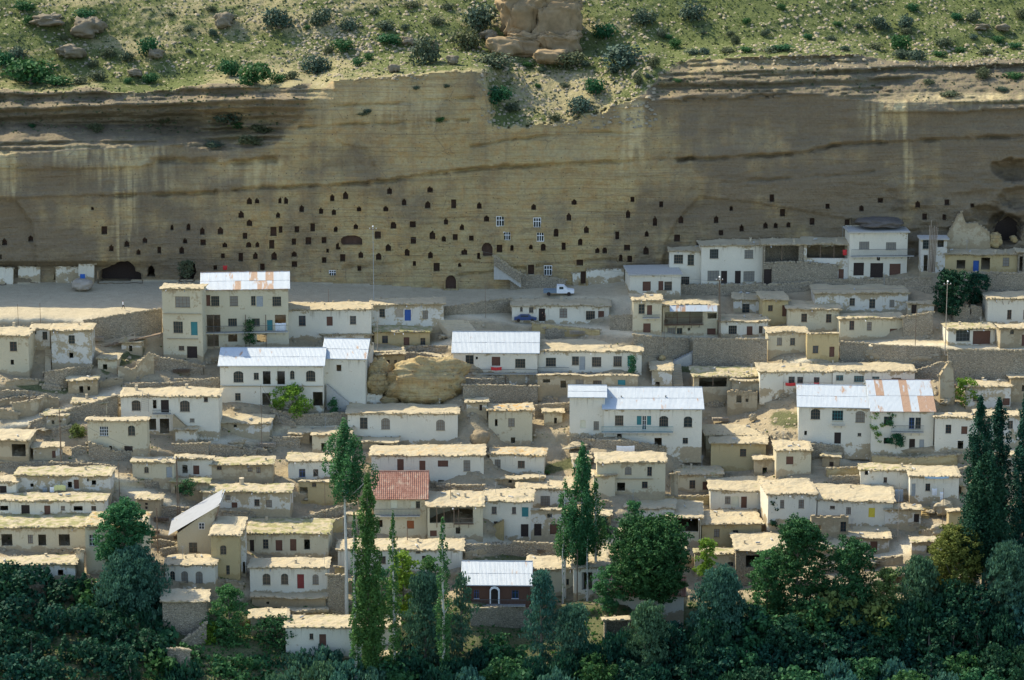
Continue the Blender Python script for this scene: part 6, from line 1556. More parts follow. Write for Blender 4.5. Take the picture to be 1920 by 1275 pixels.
PR = [shared('poplar', 'leaf_deep', 3.8, 12, 1, 110), shared('round', 'leaf_deep', 5.0, 12, 2, 110), shared('round', 'leaf_deep', 6.5, 9, 3), shared('willow', 'leaf_deep', 7, 8.5, 4), shared('round', 'leaf_dark', 6, 8, 5), shared('willow', 'leaf_willow', 6.5, 8, 6), shared('round', 'leaf_olive', 5, 7, 7), shared('round', 'leaf_dark', 5, 9.5, 8)]
def wood(x, yt, k, Y, wpx, label, group, ):
    me, tm, W_, H_ = PR[k]
    top = at(x, yt, Y); s = wpx / FPX * Y / CP / W_
    sz = s * rnd.uniform(.95, 1.15)
    root = empty('poplar_tree' if k < 2 else ('willow_tree' if k in (3, 5) else 'tree'), (top.x, Y, top.z - H_ * sz), rnd.uniform(0, 6.28)); root.scale = (s, s, sz)
    tag(root, label, 'tree', group)
    for nm, m_ in (('crown', me), ('trunk', tm)):
        o = bpy.data.objects.new(nm, m_); COL.objects.link(o); o.parent = root
r2 = random.Random(9)
LW = 'tall dark poplar in the dense wood at the lower left'; RW = 'dark tree in the dense wood at the lower right'
KL = {0: 'narrow dark poplar', 1: 'broad dark poplar', 2: 'round dark crowned tree', 3: 'dark drooping willow', 4: 'mid green round tree', 5: 'pale blue green willow', 6: 'olive tinted small tree', 7: 'tall mid green tree'}
LEFT = [(18, 1068, 1, 434), (85, 1082, 0, 434), (52, 1075, 1, 430), (118, 1098, 1, 433), (155, 1090, 0, 434), (180, 1110, 4, 432), (208, 1120, 1, 431), (-20, 1080, 2, 428), (30, 1130, 1, 424), (75, 1140, 0, 423), (110, 1150, 1, 422), (150, 1150, 1, 423), (190, 1160, 2, 424), (235, 1150, 3, 427), (280, 1160, 3, 427), (265, 1130, 5, 431), (225, 1190, 1, 420), (270, 1200, 1, 419), (0, 1180, 2, 417), (60, 1200, 1, 415), (120, 1210, 0, 415), (170, 1215, 1, 414), (210, 1225, 2, 414), (300, 1215, 3, 419), (-30, 1220, 1, 412), (40, 1245, 2, 410), (95, 1245, 1, 409), (250, 1240, 0, 411), (300, 1190, 7, 425), (325, 1225, 4, 420), (290, 1235, 4, 417), (350, 1245, 3, 415), (240, 1210, 2, 420), (200, 1195, 7, 422), (275, 1170, 2, 428)]
MID = [(520, 1228, 3, 424), (560, 1215, 5, 424), (610, 1205, 5, 425), (600, 1240, 5, 419), (660, 1235, 5, 420), (540, 1250, 5, 416), (720, 1240, 4, 420), (770, 1220, 3, 421), (900, 1205, 3, 424), (850, 1230, 3, 420), (940, 1235, 4, 417), (1000, 1225, 3, 420), (1060, 1215, 3, 421), (630, 1262, 5, 414), (1120, 1235, 4, 420), (445, 1240, 4, 418), (490, 1225, 7, 422), (400, 1235, 4, 419), (700, 1250, 5, 417), (760, 1250, 7, 417), (820, 1250, 3, 416), (970, 1250, 7, 415), (1040, 1250, 5, 415), (880, 1250, 5, 416), (1100, 1200, 3, 424), (940, 1195, 4, 425)]
RIGHT = [(1160, 1180, 3, 427), (1260, 1165, 2, 428), (1290, 1190, 3, 426), (1330, 1150, 3, 427), (1400, 1130, 2, 430), (1440, 1150, 4, 429), (1480, 1160, 2, 427), (1530, 1120, 4, 431), (1560, 1110, 6, 432), (1600, 1130, 2, 430), (1640, 1120, 6, 431), (1670, 1135, 4, 430), (1700, 1130, 3, 430), (1740, 1110, 3, 431), (1770, 1125, 2, 430), (1800, 1090, 2, 431), (1840, 1100, 1, 430), (1790, 1160, 1, 427), (1830, 1170, 0, 426), (1870, 1140, 3, 428), (1920, 1120, 5, 429), (1950, 1060, 5, 431), (1740, 1175, 1, 426), (1700, 1190, 0, 425), (1650, 1190, 2, 426), (1600, 1190, 1, 426), (1545, 1185, 2, 426), (1500, 1210, 1, 424), (1450, 1210, 2, 424), (1400, 1205, 4, 424), (1350, 1215, 2, 423), (1300, 1235, 2, 421), (1240, 1240, 3, 420), (1190, 1245, 2, 419), (1560, 1230, 5, 420), (1620, 1235, 4, 420), (1680, 1235, 5, 420), (1750, 1225, 1, 420), (1810, 1230, 4, 420), (1870, 1215, 2, 421), (1930, 1200, 3, 421), (1500, 1255, 4, 416), (1420, 1250, 2, 416), (1360, 1258, 3, 415), (1590, 1262, 5, 414), (1700, 1262, 4, 414), (1780, 1258, 5, 414), (1850, 1255, 4, 415), (1910, 1248, 2, 416)]
def wlab(k, nm, x, yt, gtxt):
    row = 'upper fringe' if yt < 1125 else ('middle rows' if yt < 1195 else 'lowest rows')
    xs = {'lower left': (90, 200), 'bottom centre': (640, 900), 'lower right': (1450, 1720)}[nm]
    sd = 'left part' if x < xs[0] else ('middle' if x < xs[1] else 'right part')
    l = KL[k] + ', ' + row + ' of the ' + nm + ' wood, ' + sd
    return l, gtxt + ': ' + l
for nm, lst, gtxt in (('lower left', LEFT, 'trees of the wood at the lower left'), ('bottom centre', MID, 'trees along the bottom centre'), ('lower right', RIGHT, 'trees of the wood at the lower right')):
    for x, yt, k, Y in lst:
        wood(x + r2.uniform(-6, 6), yt + r2.uniform(-4, 4) - (14 if nm == 'lower left' else 0), k, Y, (1.25 if nm == 'lower left' else 1.0) * r2.uniform(100, 140) if k > 1 else (r2.uniform(48, 66) if k == 0 else (1.35 if nm == 'lower left' else 1.0) * r2.uniform(72, 94)), *wlab(k, nm, x, yt, gtxt))

# shrubs of the hill: sage green cushions
SH = [crown_mesh('shrub_crown', [(r2.uniform(-.5, .5) * 1.0, r2.uniform(-.5, .5), .55 + r2.uniform(-.15, .45), r2.uniform(.38, .62), r2.uniform(.32, .5)) for _ in range(13)], 330, .13, 50 + i, 'leaf_sage', 0, .5) for i in range(4)]
SH += [crown_mesh('shrub_crown', [(r2.uniform(-.5, .5) * 1.0, r2.uniform(-.5, .5), .55 + r2.uniform(-.15, .45), r2.uniform(.38, .62), r2.uniform(.32, .5)) for _ in range(13)], 330, .13, 60 + i, 'leaf_dark', 0, .5) for i in range(2)]
BIGS = [(522, 33, 62, 46, 'largest round sage shrub at upper left of centre'), (282, 84, 46, 42, 'dark round shrub above the grey rock'), (60, 130, 100, 62, 'huge dark shrub mass at the left'), (480, 135, 72, 52, 'big dark shrub on the left ledge edge'), (432, 125, 44, 42, 'shrub leaning left of the big dark ledge shrub'), (590, 116, 54, 44, 'rounded grey shrub at the cliff notch'), (898, 30, 70, 56, 'big shrub left of the crag'), (876, 70, 54, 52, 'shrub below the big crag shrub'), (795, 92, 60, 60, 'tall twin shrub on the central cliff top'), (1210, 27, 46, 36, 'round sage shrub right of the crag'), (1137, 56, 50, 38, 'dark shrub touching the right foot of the crag'), (1300, 18, 58, 44, 'large purplish shrub at the top right of centre'), (1165, 102, 84, 44, 'long low shrub below the crag'), (1117, 160, 44, 42, 'dark shrub in the middle of the notch'), (1085, 196, 52, 38, 'round shrub near the lip of the notch'), (1042, 218, 26, 18, 'small shrub on the very lip of the notch'), (1650, 42, 38, 28, 'shrub on the green right hand slope'), (1690, 78, 44, 40, 'dark shrub at the top of the right ledges'), (1842, 136, 30, 26, 'shrub on the right grassy ledge'), (428, 28, 36, 30, 'shrub beside the cracked rock'), (602, 30, 42, 38, 'grey round shrub left of the rock scree'), (655, 42, 36, 32, 'small grey shrub right of the rock scree'), (48, 10, 44, 26, 'dark shrub in the top left corner'), (932, 175, 60, 40, 'shadowed shrub in the dark corner of the notch'), (1070, 110, 60, 36, 'blue shrub below the crag'), (930, 110, 70, 34, 'low shrub at the foot of the broken ledge'), (180, 238, 34, 18, 'lone shrub on the left grass shelf'), (158, 26, 44, 28, 'shrub crowning the dark outcrop'), (55, 35, 26, 20, 'small dark shrub near the top left'), (640, 82, 44, 26, 'bright green low bush above the notch'), (730, 72, 50, 24, 'bright green flat bush on the central top'), (720, 45, 40, 20, 'flat bush near the top centre'), (470, 262, 50, 22, 'shaded bush in the left hollow'), (430, 215, 60, 26, 'bush in the shadowed recess of the left strata')]
def shrub(x, y, w_, h_, label, group, k=0):
    Y = D(x, y + h_ * .45); p = at(x, y + h_ * .5, Y); s = w_ / FPX * Y / CP / 1.9; sz = h_ / FPX * Y / CP / 1.45
    root = empty('shrub', p, r2.uniform(0, 6.28)); root.scale = (s, s, sz); tag(root, label, 'shrub', group)
    o = bpy.data.objects.new('crown', SH[k % len(SH)]); COL.objects.link(o); o.parent = root; o.location = (0, 0, -.12)
    mb = MB(); mb.tube([(0, 0, -.3), (.05, 0, .2), (0, .05, .6)], [.09, .07, .03], 0, 5); mb.obj('trunk', M['bark'], root)
for i, (x, y, w_, h_, lb) in enumerate(BIGS): shrub(x, y, w_, h_, lb, None, 5 if ('dark' in lb or 'bright' in lb) else i % 4)
SMALL = [(175, 118, 24, 18), (205, 95, 28, 24), (240, 105, 30, 24), (185, 140, 40, 26), (285, 145, 34, 24), (240, 150, 20, 14), (120, 70, 18, 12), (355, 52, 22, 16), (400, 60, 20, 16), (395, 14, 20, 14), (670, 115, 28, 20), (690, 105, 22, 16), (615, 92, 20, 14), (820, 36, 28, 20), (760, 50, 18, 14), (1240, 62, 20, 16), (1265, 80, 26, 24), (1255, 68, 18, 12), (1225, 115, 22, 26), (1195, 145, 24, 30), (1150, 128, 26, 18), (1215, 140, 16, 12), (1465, 12, 18, 14), (1400, 38, 18, 14), (1435, 60, 20, 16), (1378, 72, 18, 24), (1370, 62, 18, 12), (1320, 60, 12, 10), (1515, 68, 20, 14), (1570, 44, 20, 12), (1610, 48, 18, 12), (1700, 38, 34, 28), (1700, 58, 24, 16), (1715, 100, 40, 26), (1710, 12, 26, 18), (1795, 30, 26, 18), (1825, 30, 28, 22), (1768, 76, 32, 20), (1915, 25, 26, 20), (1826, 68, 20, 12), (1870, 72, 26, 14), (1905, 85, 30, 16), (1600, 10, 16, 10), (1300, 96, 30, 14), (1320, 95, 22, 14), (1365, 92, 30, 14), (1400, 92, 30, 14), (1470, 88, 44, 14), (1450, 92, 40, 12), (1560, 70, 22, 14), (1585, 90, 20, 12), (1640, 85, 30, 14), (1762, 100, 30, 14), (1800, 92, 24, 12), (1850, 96, 30, 14), (320, 25, 20, 10), (355, 96, 16, 10), (30, 95, 40, 26), (10, 110, 40, 40), (110, 150, 60, 24), (150, 150, 30, 16), (700, 20, 20, 12), (770, 8, 30, 12), (840, 10, 26, 14), (575, 50, 16, 10), (520, 145, 36, 20), (545, 140, 28, 18), (310, 222, 34, 16), (490, 240, 44, 18), (400, 268, 40, 14), (450, 232, 30, 16), (60, 235, 16, 8), (690, 208, 18, 10), (680, 212, 22, 8), (780, 164, 14, 8), (838, 160, 14, 8), (825, 222, 20, 12), (990, 120, 24, 14), (1015, 130, 20, 10), (1100, 118, 26, 14), (960, 200, 30, 16), (1060, 158, 18, 12), (1008, 160, 14, 10), (1900, 140, 40, 14), (1740, 152, 24, 10), (1880, 165, 26, 10), (1780, 175, 40, 10), (1690, 100, 30, 22), (1270, 150, 20, 8)]
def slab_(x, y, i):
    col_ = 'dark green' if i % 6 > 3 else 'grey green'
    if x < 560 and y > 150: z = 'on the left rock ledges'
    elif x < 330: z = 'on the dark slope at the upper left'
    elif x < 600: z = 'on the grass above the left ledges'
    elif x < 900: z = 'on the central cliff top'
    elif x < 1215 and y > 105: z = 'in the notch below the crag'
    elif y > 82 and x > 1215: z = 'along the right cliff lip' if x < 1660 else 'among the right hand ledges'
    elif x < 1420: z = 'on the green slope right of the crag'
    else: z = 'high on the green slope at the right'
    l = 'small ' + col_ + ' shrub ' + z
    return l, 'small shrubs ' + z + ', ' + col_
for i, (x, y, w_, h_) in enumerate(SMALL): shrub(x, y, w_, h_, *slab_(x, y, i), 5 if i % 6 > 3 else i % 4)
# stones and tufts of the hill and the village: too many to count
def scatter(name, n, boxes, size, mat, label, seed, kind='stone', cond=None):
    r = np.random.default_rng(seed)
    B = np.array([[x0, y0, x1, y1] for x0, y0, x1, y1 in boxes], float); ar = (B[:, 2] - B[:, 0]) * (B[:, 3] - B[:, 1])
    pick = r.choice(len(B), n, p=ar / ar.sum())
    x = B[pick, 0] + r.random(n) * (B[pick, 2] - B[pick, 0]); y = B[pick, 1] + r.random(n) * (B[pick, 3] - B[pick, 1])
    i = np.clip(np.searchsorted(GX, x) - 1, 0, len(GX) - 2); j = np.clip(np.searchsorted(GY, y) - 1, 0, len(GY) - 2)
    ii = np.where(x - GX[i] > (GX[i + 1] - GX[i]) / 2, i + 1, i); jj = np.where(y - GY[j] > (GY[j + 1] - GY[j]) / 2, j + 1, j)
    keep = np.ones(n, bool)
    if cond is not None: keep = cond(x, y, ii, jj)
    P = PTS[jj, ii][keep] + r.uniform(-.12, .12, (keep.sum(), 3)) * np.array([1, 1, .2]); m = len(P)
    s = size[0] + (size[1] - size[0]) * r.random(m) ** 2.5
    if kind == 'stone':
        base = np.array([[-1, -1, -.5], [1, -1, -.5], [1, 1, -.5], [-1, 1, -.5], [-.6, -.7, .6], [.7, -.5, .75], [.55, .65, .6], [-.7, .5, .7]])
        fc = np.array([[0, 1, 5, 4], [1, 2, 6, 5], [2, 3, 7, 6], [3, 0, 4, 7], [4, 5, 6, 7]])
    else:
        base = np.array([[-.5, 0, -.2], [.5, 0, -.2], [.9, .1, 1], [-.8, -.1, .9], [0, -.5, -.2], [0, .5, -.2], [.1, .9, .9], [-.1, -.8, 1.]])
        fc = np.array([[0, 1, 2, 3], [4, 5, 6, 7]])
    a = r.uniform(0, 6.28, m); V = base[None] * s[:, None, None] * r.uniform(.7, 1.35, (m, 8, 3)) * np.array([1, 1, .8])
    ca, sa = np.cos(a)[:, None], np.sin(a)[:, None]
    Vx = V[..., 0] * ca - V[..., 1] * sa; Vy = V[..., 0] * sa + V[..., 1] * ca
    V = np.stack([Vx, Vy, V[..., 2]], -1) + P[:, None, :]
    F_ = (np.arange(m)[:, None, None] * 8 + fc[None]).reshape(-1, 4)
    o = quick_mesh(name, V.reshape(-1, 3), F_, M[mat], 4, False, dict(lv=np.repeat(r.random(m), 8)))
    tag(o, label, 'rubble' if kind == 'stone' else 'grass', None, 'stuff')
up = lambda x, y, i, j: (y < tx[0, i] - 2)
scatter('hill_stones', 7000, [(-60, -30, 1980, 150)], (.05, .42), 'rubble', 'loose stones strewn over the hill above the cliff', 1, cond=lambda x, y, i, j: up(x, y, i, j) & (vn(x / 60., y / 25., 2) * 1.2 + .25 * ((x > 540) & (x < 1250)) > .58 - .25 * np.exp(-((y - tx[0, i] + 18) / 16.) ** 2)))
scatter('hill_stones', 2600, [(1380, 80, 1960, 130), (560, 60, 800, 150), (900, 100, 1230, 240), (560, 30, 700, 120)], (.06, .45), 'rubble', 'rubble on the ledges and in the notch of the cliff top', 2)
scatter('grass_tufts', 26000, [(-60, -30, 1980, 240)], (.06, .26), 'leaf_olive', 'short grass tufts covering the hill above the cliff', 3, 'grass', cond=lambda x, y, i, j: up(x, y, i, j) & (green[j, i] > .25))
scatter('grass_tufts', 11000, [(-60, -30, 1980, 250)], (.08, .40), 'leaf_sage', 'dry grey scrub tufts over the hill and its ledges', 4, 'grass', cond=lambda x, y, i, j: (y < tx[0, i] - 1) | lefts[j, i] | (rights[j, i] & (vn(x / 30., y / 8., 1) > .5)))
scatter('village_rubble', 22000, [(-40, 600, 1960, 1120)], (.05, .38), 'rubble', 'stones and rubble lying on the ground between the houses', 5, cond=lambda x, y, i, j: (vn(x / 40., y / 20., 3) > .42) & (dust[j, i] < .3))
scatter('village_weeds', 9000, [(-40, 640, 1960, 1130)], (.08, .30), 'leaf_olive', 'weeds growing on the ground between the houses', 6, 'grass', cond=lambda x, y, i, j: (vn(x / 50., y / 20., 1) > .62) & (dust[j, i] < .2))
scatter('meadow_grass', 16000, [(-40, 1130, 1960, 1500)], (.15, .5), 'leaf_poplar', 'meadow grass and undergrowth below the trees', 7, 'grass')
# ------------------------------------------------------------------ poles, vehicles, people, small things
def pole(x, yt, yb, label, lamp=False, arm=False, r=.09, mat='wood', dy=-1.0, name='utility_pole', double=False, Y=None):
    Y = (D(x, yb) + dy) if Y is None else Y
    p = at(x, yb, Y); hgt = at(x, yt, Y).z - p.z
    root = tag(empty(name, p), label, 'street lamp' if lamp else 'pole')
    mb = MB(); mb.bar((0, 0, -1), (0, 0, hgt), r, 0, 7, r * .7)
    if double: mb.bar((.35, 0, -1), (.1, 0, hgt), r, 0, 7, r * .7)
    mb.obj('shaft', M[mat], root)
    if arm:
        mb = MB(); mb.box(-.7, .7, -.13, -.06, hgt - .55, hgt - .43); mb.obj('crossarm', M['wood'], root)
        for k in (-.6, 0, .6):
            q = MB(); q.bar((k, -.1, hgt - .43), (k, -.1, hgt - .2), .06, 0, 6, .04); q.obj('insulator', M['whitep'], root)
    if lamp:
        mb = MB(); mb.bar((0, 0, hgt - .2), (0, -.55, hgt + .1), .04, 0, 5); mb.obj('lamp_arm', M['iron'], root)
        mb = MB(); mb.bar((0, -.3, hgt + .12), (0, -.95, hgt + .2), .17, 0, 8, .1); mb.obj('lamp_head', M['whitep'], root)
pole(701, 425, 575, 'tall thin pale lamp mast standing in the square', lamp=True, mat='grey', r=.07, arm=True)
pole(1347, 520, 630, 'lamp post rising beside the porch house', lamp=True, arm=True, double=True, dy=-1.6)
pole(1772, 528, 655, 'lamp post in front of the dark shaded tree at right', lamp=True, arm=True, mat='woodlt', dy=-1.2)
pole(1716, 583, 648, 'plain thin pole on the terrace road', r=.07)
pole(115, 768, 868, 'dark utility pole at the left, beside the orange cloths', arm=False, r=.12)
pole(333, 855, 968, 'forked utility pole by the ivy porch', arm=True, double=True)
pole(296, 952, 1030, 'short dark pole right of the bright green tree', r=.12)
pole(491, 722, 832, 'thin pole in front of the bush house', r=.06)
pole(224, 868, 925, 'small pole at the head of the dirt road', r=.08)
pole(610, 905, 978, 'thin dark pole beside the blue windowed house', r=.06)
pole(845, 900, 952, 'thin pole on the timber gallery roof', r=.06, dy=-5)
pole(764, 988, 1030, 'short pole with brackets on the wide white house roof', r=.09, arm=False, dy=-5)
pole(1683, 905, 1010, 'pale thin pole in the yard of the yellow curtained house', r=.06, mat='woodlt')
pole(1767, 915, 985, 'thin pole beside the white tent cloths', r=.06)
pole(910, 537, 593, 'thin pole at the lower edge of the square', r=.05)
pole(1082, 1030, 1140, 'dark pole clamped to the bare poplar stems', r=.12, Y=446)
pole(616, 542, 578, 'slim post behind the long low white house', r=.05, dy=-.5)
pole(34, 570, 600, 'leftmost fence post on the square', r=.05)
pole(76, 568, 602, 'second fence post on the square', r=.05)
pole(1245, 600, 640, 'thin pole against the porch house corner', r=.06, dy=-1.5)
pole(708, 596, 660, 'thin pole in front of the blue door house', r=.07, mat='woodlt')

# timber bundle leaning on the unfinished house
Yb = D(*cv('I', 1225, 600)) - 4.2; p0 = at(*cv('I', 1225, 610), Yb); rt = tag(empty('timber_bundle', p0), 'bundle of long timber poles leaning upright between the houses', 'timber')
for k in range(11):
    xa, ya = cv('I', 1195 + k * 5.0, 600); xb, yb_ = cv('I', 1208 + k * 6.2, 255 + rnd.uniform(-20, 30) - (45 if k in (2, 9) else 0))
    a, b = at(xa, ya, Yb - rnd.uniform(0, .4)) - p0, at(xb, yb_, Yb + .8) - p0; mb = MB(); mb.bar(a, b, .07, 0, 6, .05); mb.obj('timber_pole', M['wood' if k % 2 else 'woodlt'], rt)
# props of the right edge house
for k, (x0, y0, x1, y1) in enumerate([(1740, 870, 1690, 800), (1770, 870, 1750, 815), (1790, 860, 1802, 815)]):
    Yp = D(*cv('I', 1780, 985)) - 1.2; a, b = at(*cv('I', x0, y0), Yp + .8), at(*cv('I', x1, y1), Yp); mb = MB(); mb.bar(a - a, b - a, .07, 0, 6); o = mb.obj('roof_prop', M['woodlt']); o.location = a
    tag(o, ['left', 'middle', 'right'][k] + ' slanting roof prop at the straw roofed house', 'prop')
# ladder
Yl = D(*cv('E', 1270, 140)) - 1.6; p0 = at(*cv('A', 1060, 1165), Yl); rt = tag(empty('ladder', p0), 'wooden ladder leaning on the ladder house front', 'ladder')
la, lb_ = at(*cv('A', 1050, 1165), Yl) - p0, at(*cv('A', 1068, 1010), Yl + 1.0) - p0; ra, rb = at(*cv('A', 1110, 1165), Yl) - p0, at(*cv('A', 1108, 1020), Yl + 1.0) - p0
for a, b in ((la, lb_), (ra, rb)): mb = MB(); mb.bar(a, b, .055, 0, 5); mb.obj('rail', M['woodlt'], rt)
for k in range(1, 10): mb = MB(); mb.bar(la.lerp(lb_, k / 10), ra.lerp(rb, k / 10), .035, 0, 5); mb.obj('rung', M['woodlt'], rt)
# railed ramp at left
Yr = D(*cv('A', 900, 680)) - .6; p0 = at(*cv('A', 690, 700), Yr); rt = tag(empty('timber_ramp', p0), 'long timber ramp with a handrail below the shadowed wall', 'ramp')
P_ = lambda x, y, w=0: at(*cv('A', x, y), Yr + w) - p0
mb = MB(); a, b = P_(690, 695), P_(1200, 580); mb.add([a, b, b + Vector((0, 1.2, 0)), a + Vector((0, 1.2, 0)), a - Vector((0, 0, .2)), b - Vector((0, 0, .2)), b + Vector((0, 1.2, -.2)), a + Vector((0, 1.2, -.2))], [(0, 1, 2, 3), (4, 7, 6, 5), (0, 4, 5, 1), (3, 2, 6, 7)]); mb.obj('deck', M['wood'], rt)
for q in ((845, 640, 1010, 570), (860, 625, 1005, 600), (690, 672, 1130, 590)): mb = MB(); mb.bar(P_(q[0], q[1]), P_(q[2], q[3]), .05, 0, 5); mb.obj('handrail', M['woodlt'], rt)
for x, y0, y1 in ((858, 630, 665), (925, 595, 650), (1005, 570, 625), (760, 660, 690)): mb = MB(); mb.bar(P_(x, y1), P_(x, y0), .05, 0, 5); mb.obj('post', M['woodlt'], rt)
# tin awning
Ya = D(*cv('C', 1330, 590)) - 1.9; p0 = at(*cv('C', 1355, 390), Ya); rt = tag(empty('awning', p0), 'rusty corrugated awning over the porch house gallery', 'awning')
k = 9
for i in range(k):
    xa, xb = 1178 + (1532 - 1178) * i / k, 1178 + (1532 - 1178) * (i + 1) / k
    a, b, c, d_ = (at(*cv('C', xa, 415), Ya - .6) - p0, at(*cv('C', xb, 415), Ya - .6) - p0, at(*cv('C', xb, 368), Ya + .9) - p0, at(*cv('C', xa, 368), Ya + .9) - p0)
    up_ = Vector((0, 0, .03 + .02 * (i % 2)))
    o = mesh_obj('awning_sheet', [a + up_, b + up_, c + up_, d_ + up_, a, b, c, d_], [(0, 1, 2, 3), (4, 7, 6, 5), (0, 4, 5, 1), (1, 5, 6, 2), (2, 6, 7, 3), (3, 7, 4, 0)], M['tin'], rt); o.color = (.5 if i % 3 else 0, 0, 0, 1)
# pickup truck
Yt = D(1047, 553) - .3; p0 = at(1047, 553, Yt); rt = tag(empty('pickup_truck', p0), 'small white cabbed truck with a grey blue bed on the square', 'truck')
mb = MB(); mb.box(-2.9, -.35, -.9, .9, .55, 1.15); mb.box(-2.8, -.45, -.8, .8, 1.15, 1.152); mb.obj('truck_bed', plain('truck_bed_paint', (.17, .22, .26), .6, .3, .15), rt)
prof = [(-.35, .5), (3.0, .5), (3.05, 1.05), (1.75, 1.25), (1.05, 1.95), (-.25, 2.0), (-.35, 1.2)]
V = [(x, y, z) for y in (-.88, .88) for x, z in prof]; n = len(prof)
mesh_obj('cab', V, [tuple(range(n))[::-1] if False else tuple(range(n)), tuple(range(n, 2 * n))[::-1]] + [(i, i + n, (i + 1) % n + n, (i + 1) % n) for i in range(n)], M['whitep'], rt)
mb = MB(); mb.box(.15, .95, -.90, -.885, 1.3, 1.8); mb.obj('side_window', M['glass'], rt)
for x in (-1.9, 2.0):
    for y in (-.8, .8): mb = MB(); mb.bar((x, y - .12, .38), (x, y + .12, .38), .38, 0, 14); o = mb.obj('wheel', M['dark'], rt)
# blue car
Yc_ = D(985, 602) - 1.4; p0 = at(985, 602, Yc_); rt = tag(empty('car', p0), 'blue car parked at the left end of the long white house', 'car')
prof = [(-2.1, .35), (2.1, .35), (2.15, .75), (1.2, .9), (.7, 1.38), (-.9, 1.4), (-1.5, .95), (-2.12, .85)]
V = [(x, y, z) for y in (-.8, .8) for x, z in prof]; n = len(prof)
mesh_obj('body', V, [tuple(range(n)), tuple(range(n, 2 * n))[::-1]] + [(i, i + n, (i + 1) % n + n, (i + 1) % n) for i in range(n)], plain('car_paint', (.02, .05, .15), .35, .5, .05), rt)
mb = MB(); mb.box(-.9, .6, -.82, -.805, .98, 1.28); mb.obj('side_window', M['glass'], rt)
for x in (-1.3, 1.3):
    for y in (-.72, .72): mb = MB(); mb.bar((x, y - .1, .32), (x, y + .1, .32), .32, 0, 14); mb.obj('wheel', M['dark'], rt)
# white arched surround of the dark red house door
Yd = D(930, 1140) - .65; p0 = at(927, 1131, Yd); rt_ = bpy.data.objects.get('house')
q_ = lambda x, y: at(x, y, Yd) - p0
mb = MB(); a, b, c, d_ = q_(918, 1132), q_(922, 1108), q_(932, 1108), q_(937, 1132)
V_ = [(918, 1132), (918, 1106), (921, 1101), (927, 1099), (933, 1101), (937, 1106), (937, 1132)]; U_ = [(920.5, 1132), (920.5, 1108), (922.5, 1105), (927, 1103.5), (931.5, 1105), (934, 1108), (934, 1132)]
vv = [q_(*t) for t in V_] + [q_(*t) for t in U_]; vv += [v + Vector((0, .15, 0)) for v in vv]
ff = [(i, i + 1, i + 8, i + 7) for i in range(6)] + [(i, i + 14, i + 15, i + 1) for i in range(6)] + [(i + 7, i + 8, i + 22, i + 21) for i in range(6)]
red = [o for o in COL.objects if o.get('label', '').startswith('dark red house')][0]
o = mesh_obj('door_surround', vv, ff, M['whitep'], red); bpy.context.view_layer.update(); o.matrix_parent_inverse = red.matrix_world.inverted(); o.location = p0
# people: one skinned body each
def person(px, yb, ht, label, top, bot, stride=.22, Y=None, dy=-.6, face=1):
    Y = (D(px, yb) + dy) if Y is None else Y
    p = at(px, yb, Y); k = ht / 1.75
    J = dict(pel=(0, 0, .95), ch=(0, 0, 1.3), nk=(0, 0, 1.48), hd=(0.02, 0, 1.6), ht=(0.02, 0, 1.72), hl=(0, .09, .9), kl=(stride * .5 + .05, .1, .5), al=(stride, .1, .08), tl=(stride + .16, .1, .04), hr=(0, -.09, .9), kr=(-stride * .3, -.1, .5), ar=(-stride, -.1, .1), tr=(-stride + .14, -.1, .04), sl=(0, .19, 1.42), el=(-.1, .24, 1.15), wl=(-.02, .25, .9), fl=(.02, .25, .8), sr=(0, -.19, 1.42), er=(.08, -.24, 1.15), wr=(.18, -.25, .93), fr=(.21, -.25, .84))
    Rd = dict(pel=.14, ch=.15, nk=.06, hd=.095, ht=.07, hl=.095, kl=.065, al=.045, tl=.04, hr=.095, kr=.065, ar=.045, tr=.04, sl=.06, el=.045, wl=.032, fl=.03, sr=.06, er=.045, wr=.032, fr=.03)
    E_ = [('pel', 'ch'), ('ch', 'nk'), ('nk', 'hd'), ('hd', 'ht'), ('pel', 'hl'), ('hl', 'kl'), ('kl', 'al'), ('al', 'tl'), ('pel', 'hr'), ('hr', 'kr'), ('kr', 'ar'), ('ar', 'tr'), ('ch', 'sl'), ('sl', 'el'), ('el', 'wl'), ('wl', 'fl'), ('ch', 'sr'), ('sr', 'er'), ('er', 'wr'), ('wr', 'fr')]
    nm = list(J); me = bpy.data.meshes.new('person'); me.from_pydata([tuple(c * k * (face if i == 0 else 1) for i, c in enumerate(J[q])) for q in nm], [(nm.index(a), nm.index(b)) for a, b in E_], [])
    o = bpy.data.objects.new('person', me); COL.objects.link(o); o.location = p
    sk = o.modifiers.new('skin', 'SKIN'); me.skin_vertices[0].data[0].use_root = True
    for i, q in enumerate(nm): me.skin_vertices[0].data[i].radius = (Rd[q] * k, Rd[q] * k)
    o.modifiers.new('sub', 'SUBSURF').levels = 1
    dg = bpy.context.evaluated_depsgraph_get(); me2 = bpy.data.meshes.new_from_object(o.evaluated_get(dg)); o.modifiers.clear(); o.data = me2
    me2.materials.clear()
    for c in (top, bot, 'skin', 'dark'): me2.materials.append(M[c])
    for f in me2.polygons:
        z = f.center.z / k; f.material_index = 3 if z > 1.66 or z < .09 else 2 if z > 1.47 or (abs(f.center.y) > .2 * k and z < .95) else 0 if z > .92 else 1
        f.use_smooth = True
    tag(o, label, 'person')
M['skin'] = plain('skin', (.35, .20, .13), .7, .2, .05)
person(231, 580, 1.75, 'person in a white shirt and dark trousers walking on the square', 'whitep', 'dark', .28)
person(1017, 601, 1.7, 'person in dark clothes standing beside the long white house', 'dark', 'dark', .08, dy=-2.0)
person(1022, 603, 1.65, 'person in brown standing next to the dark dressed one', 'brown', 'dark', .08, dy=-2.2)
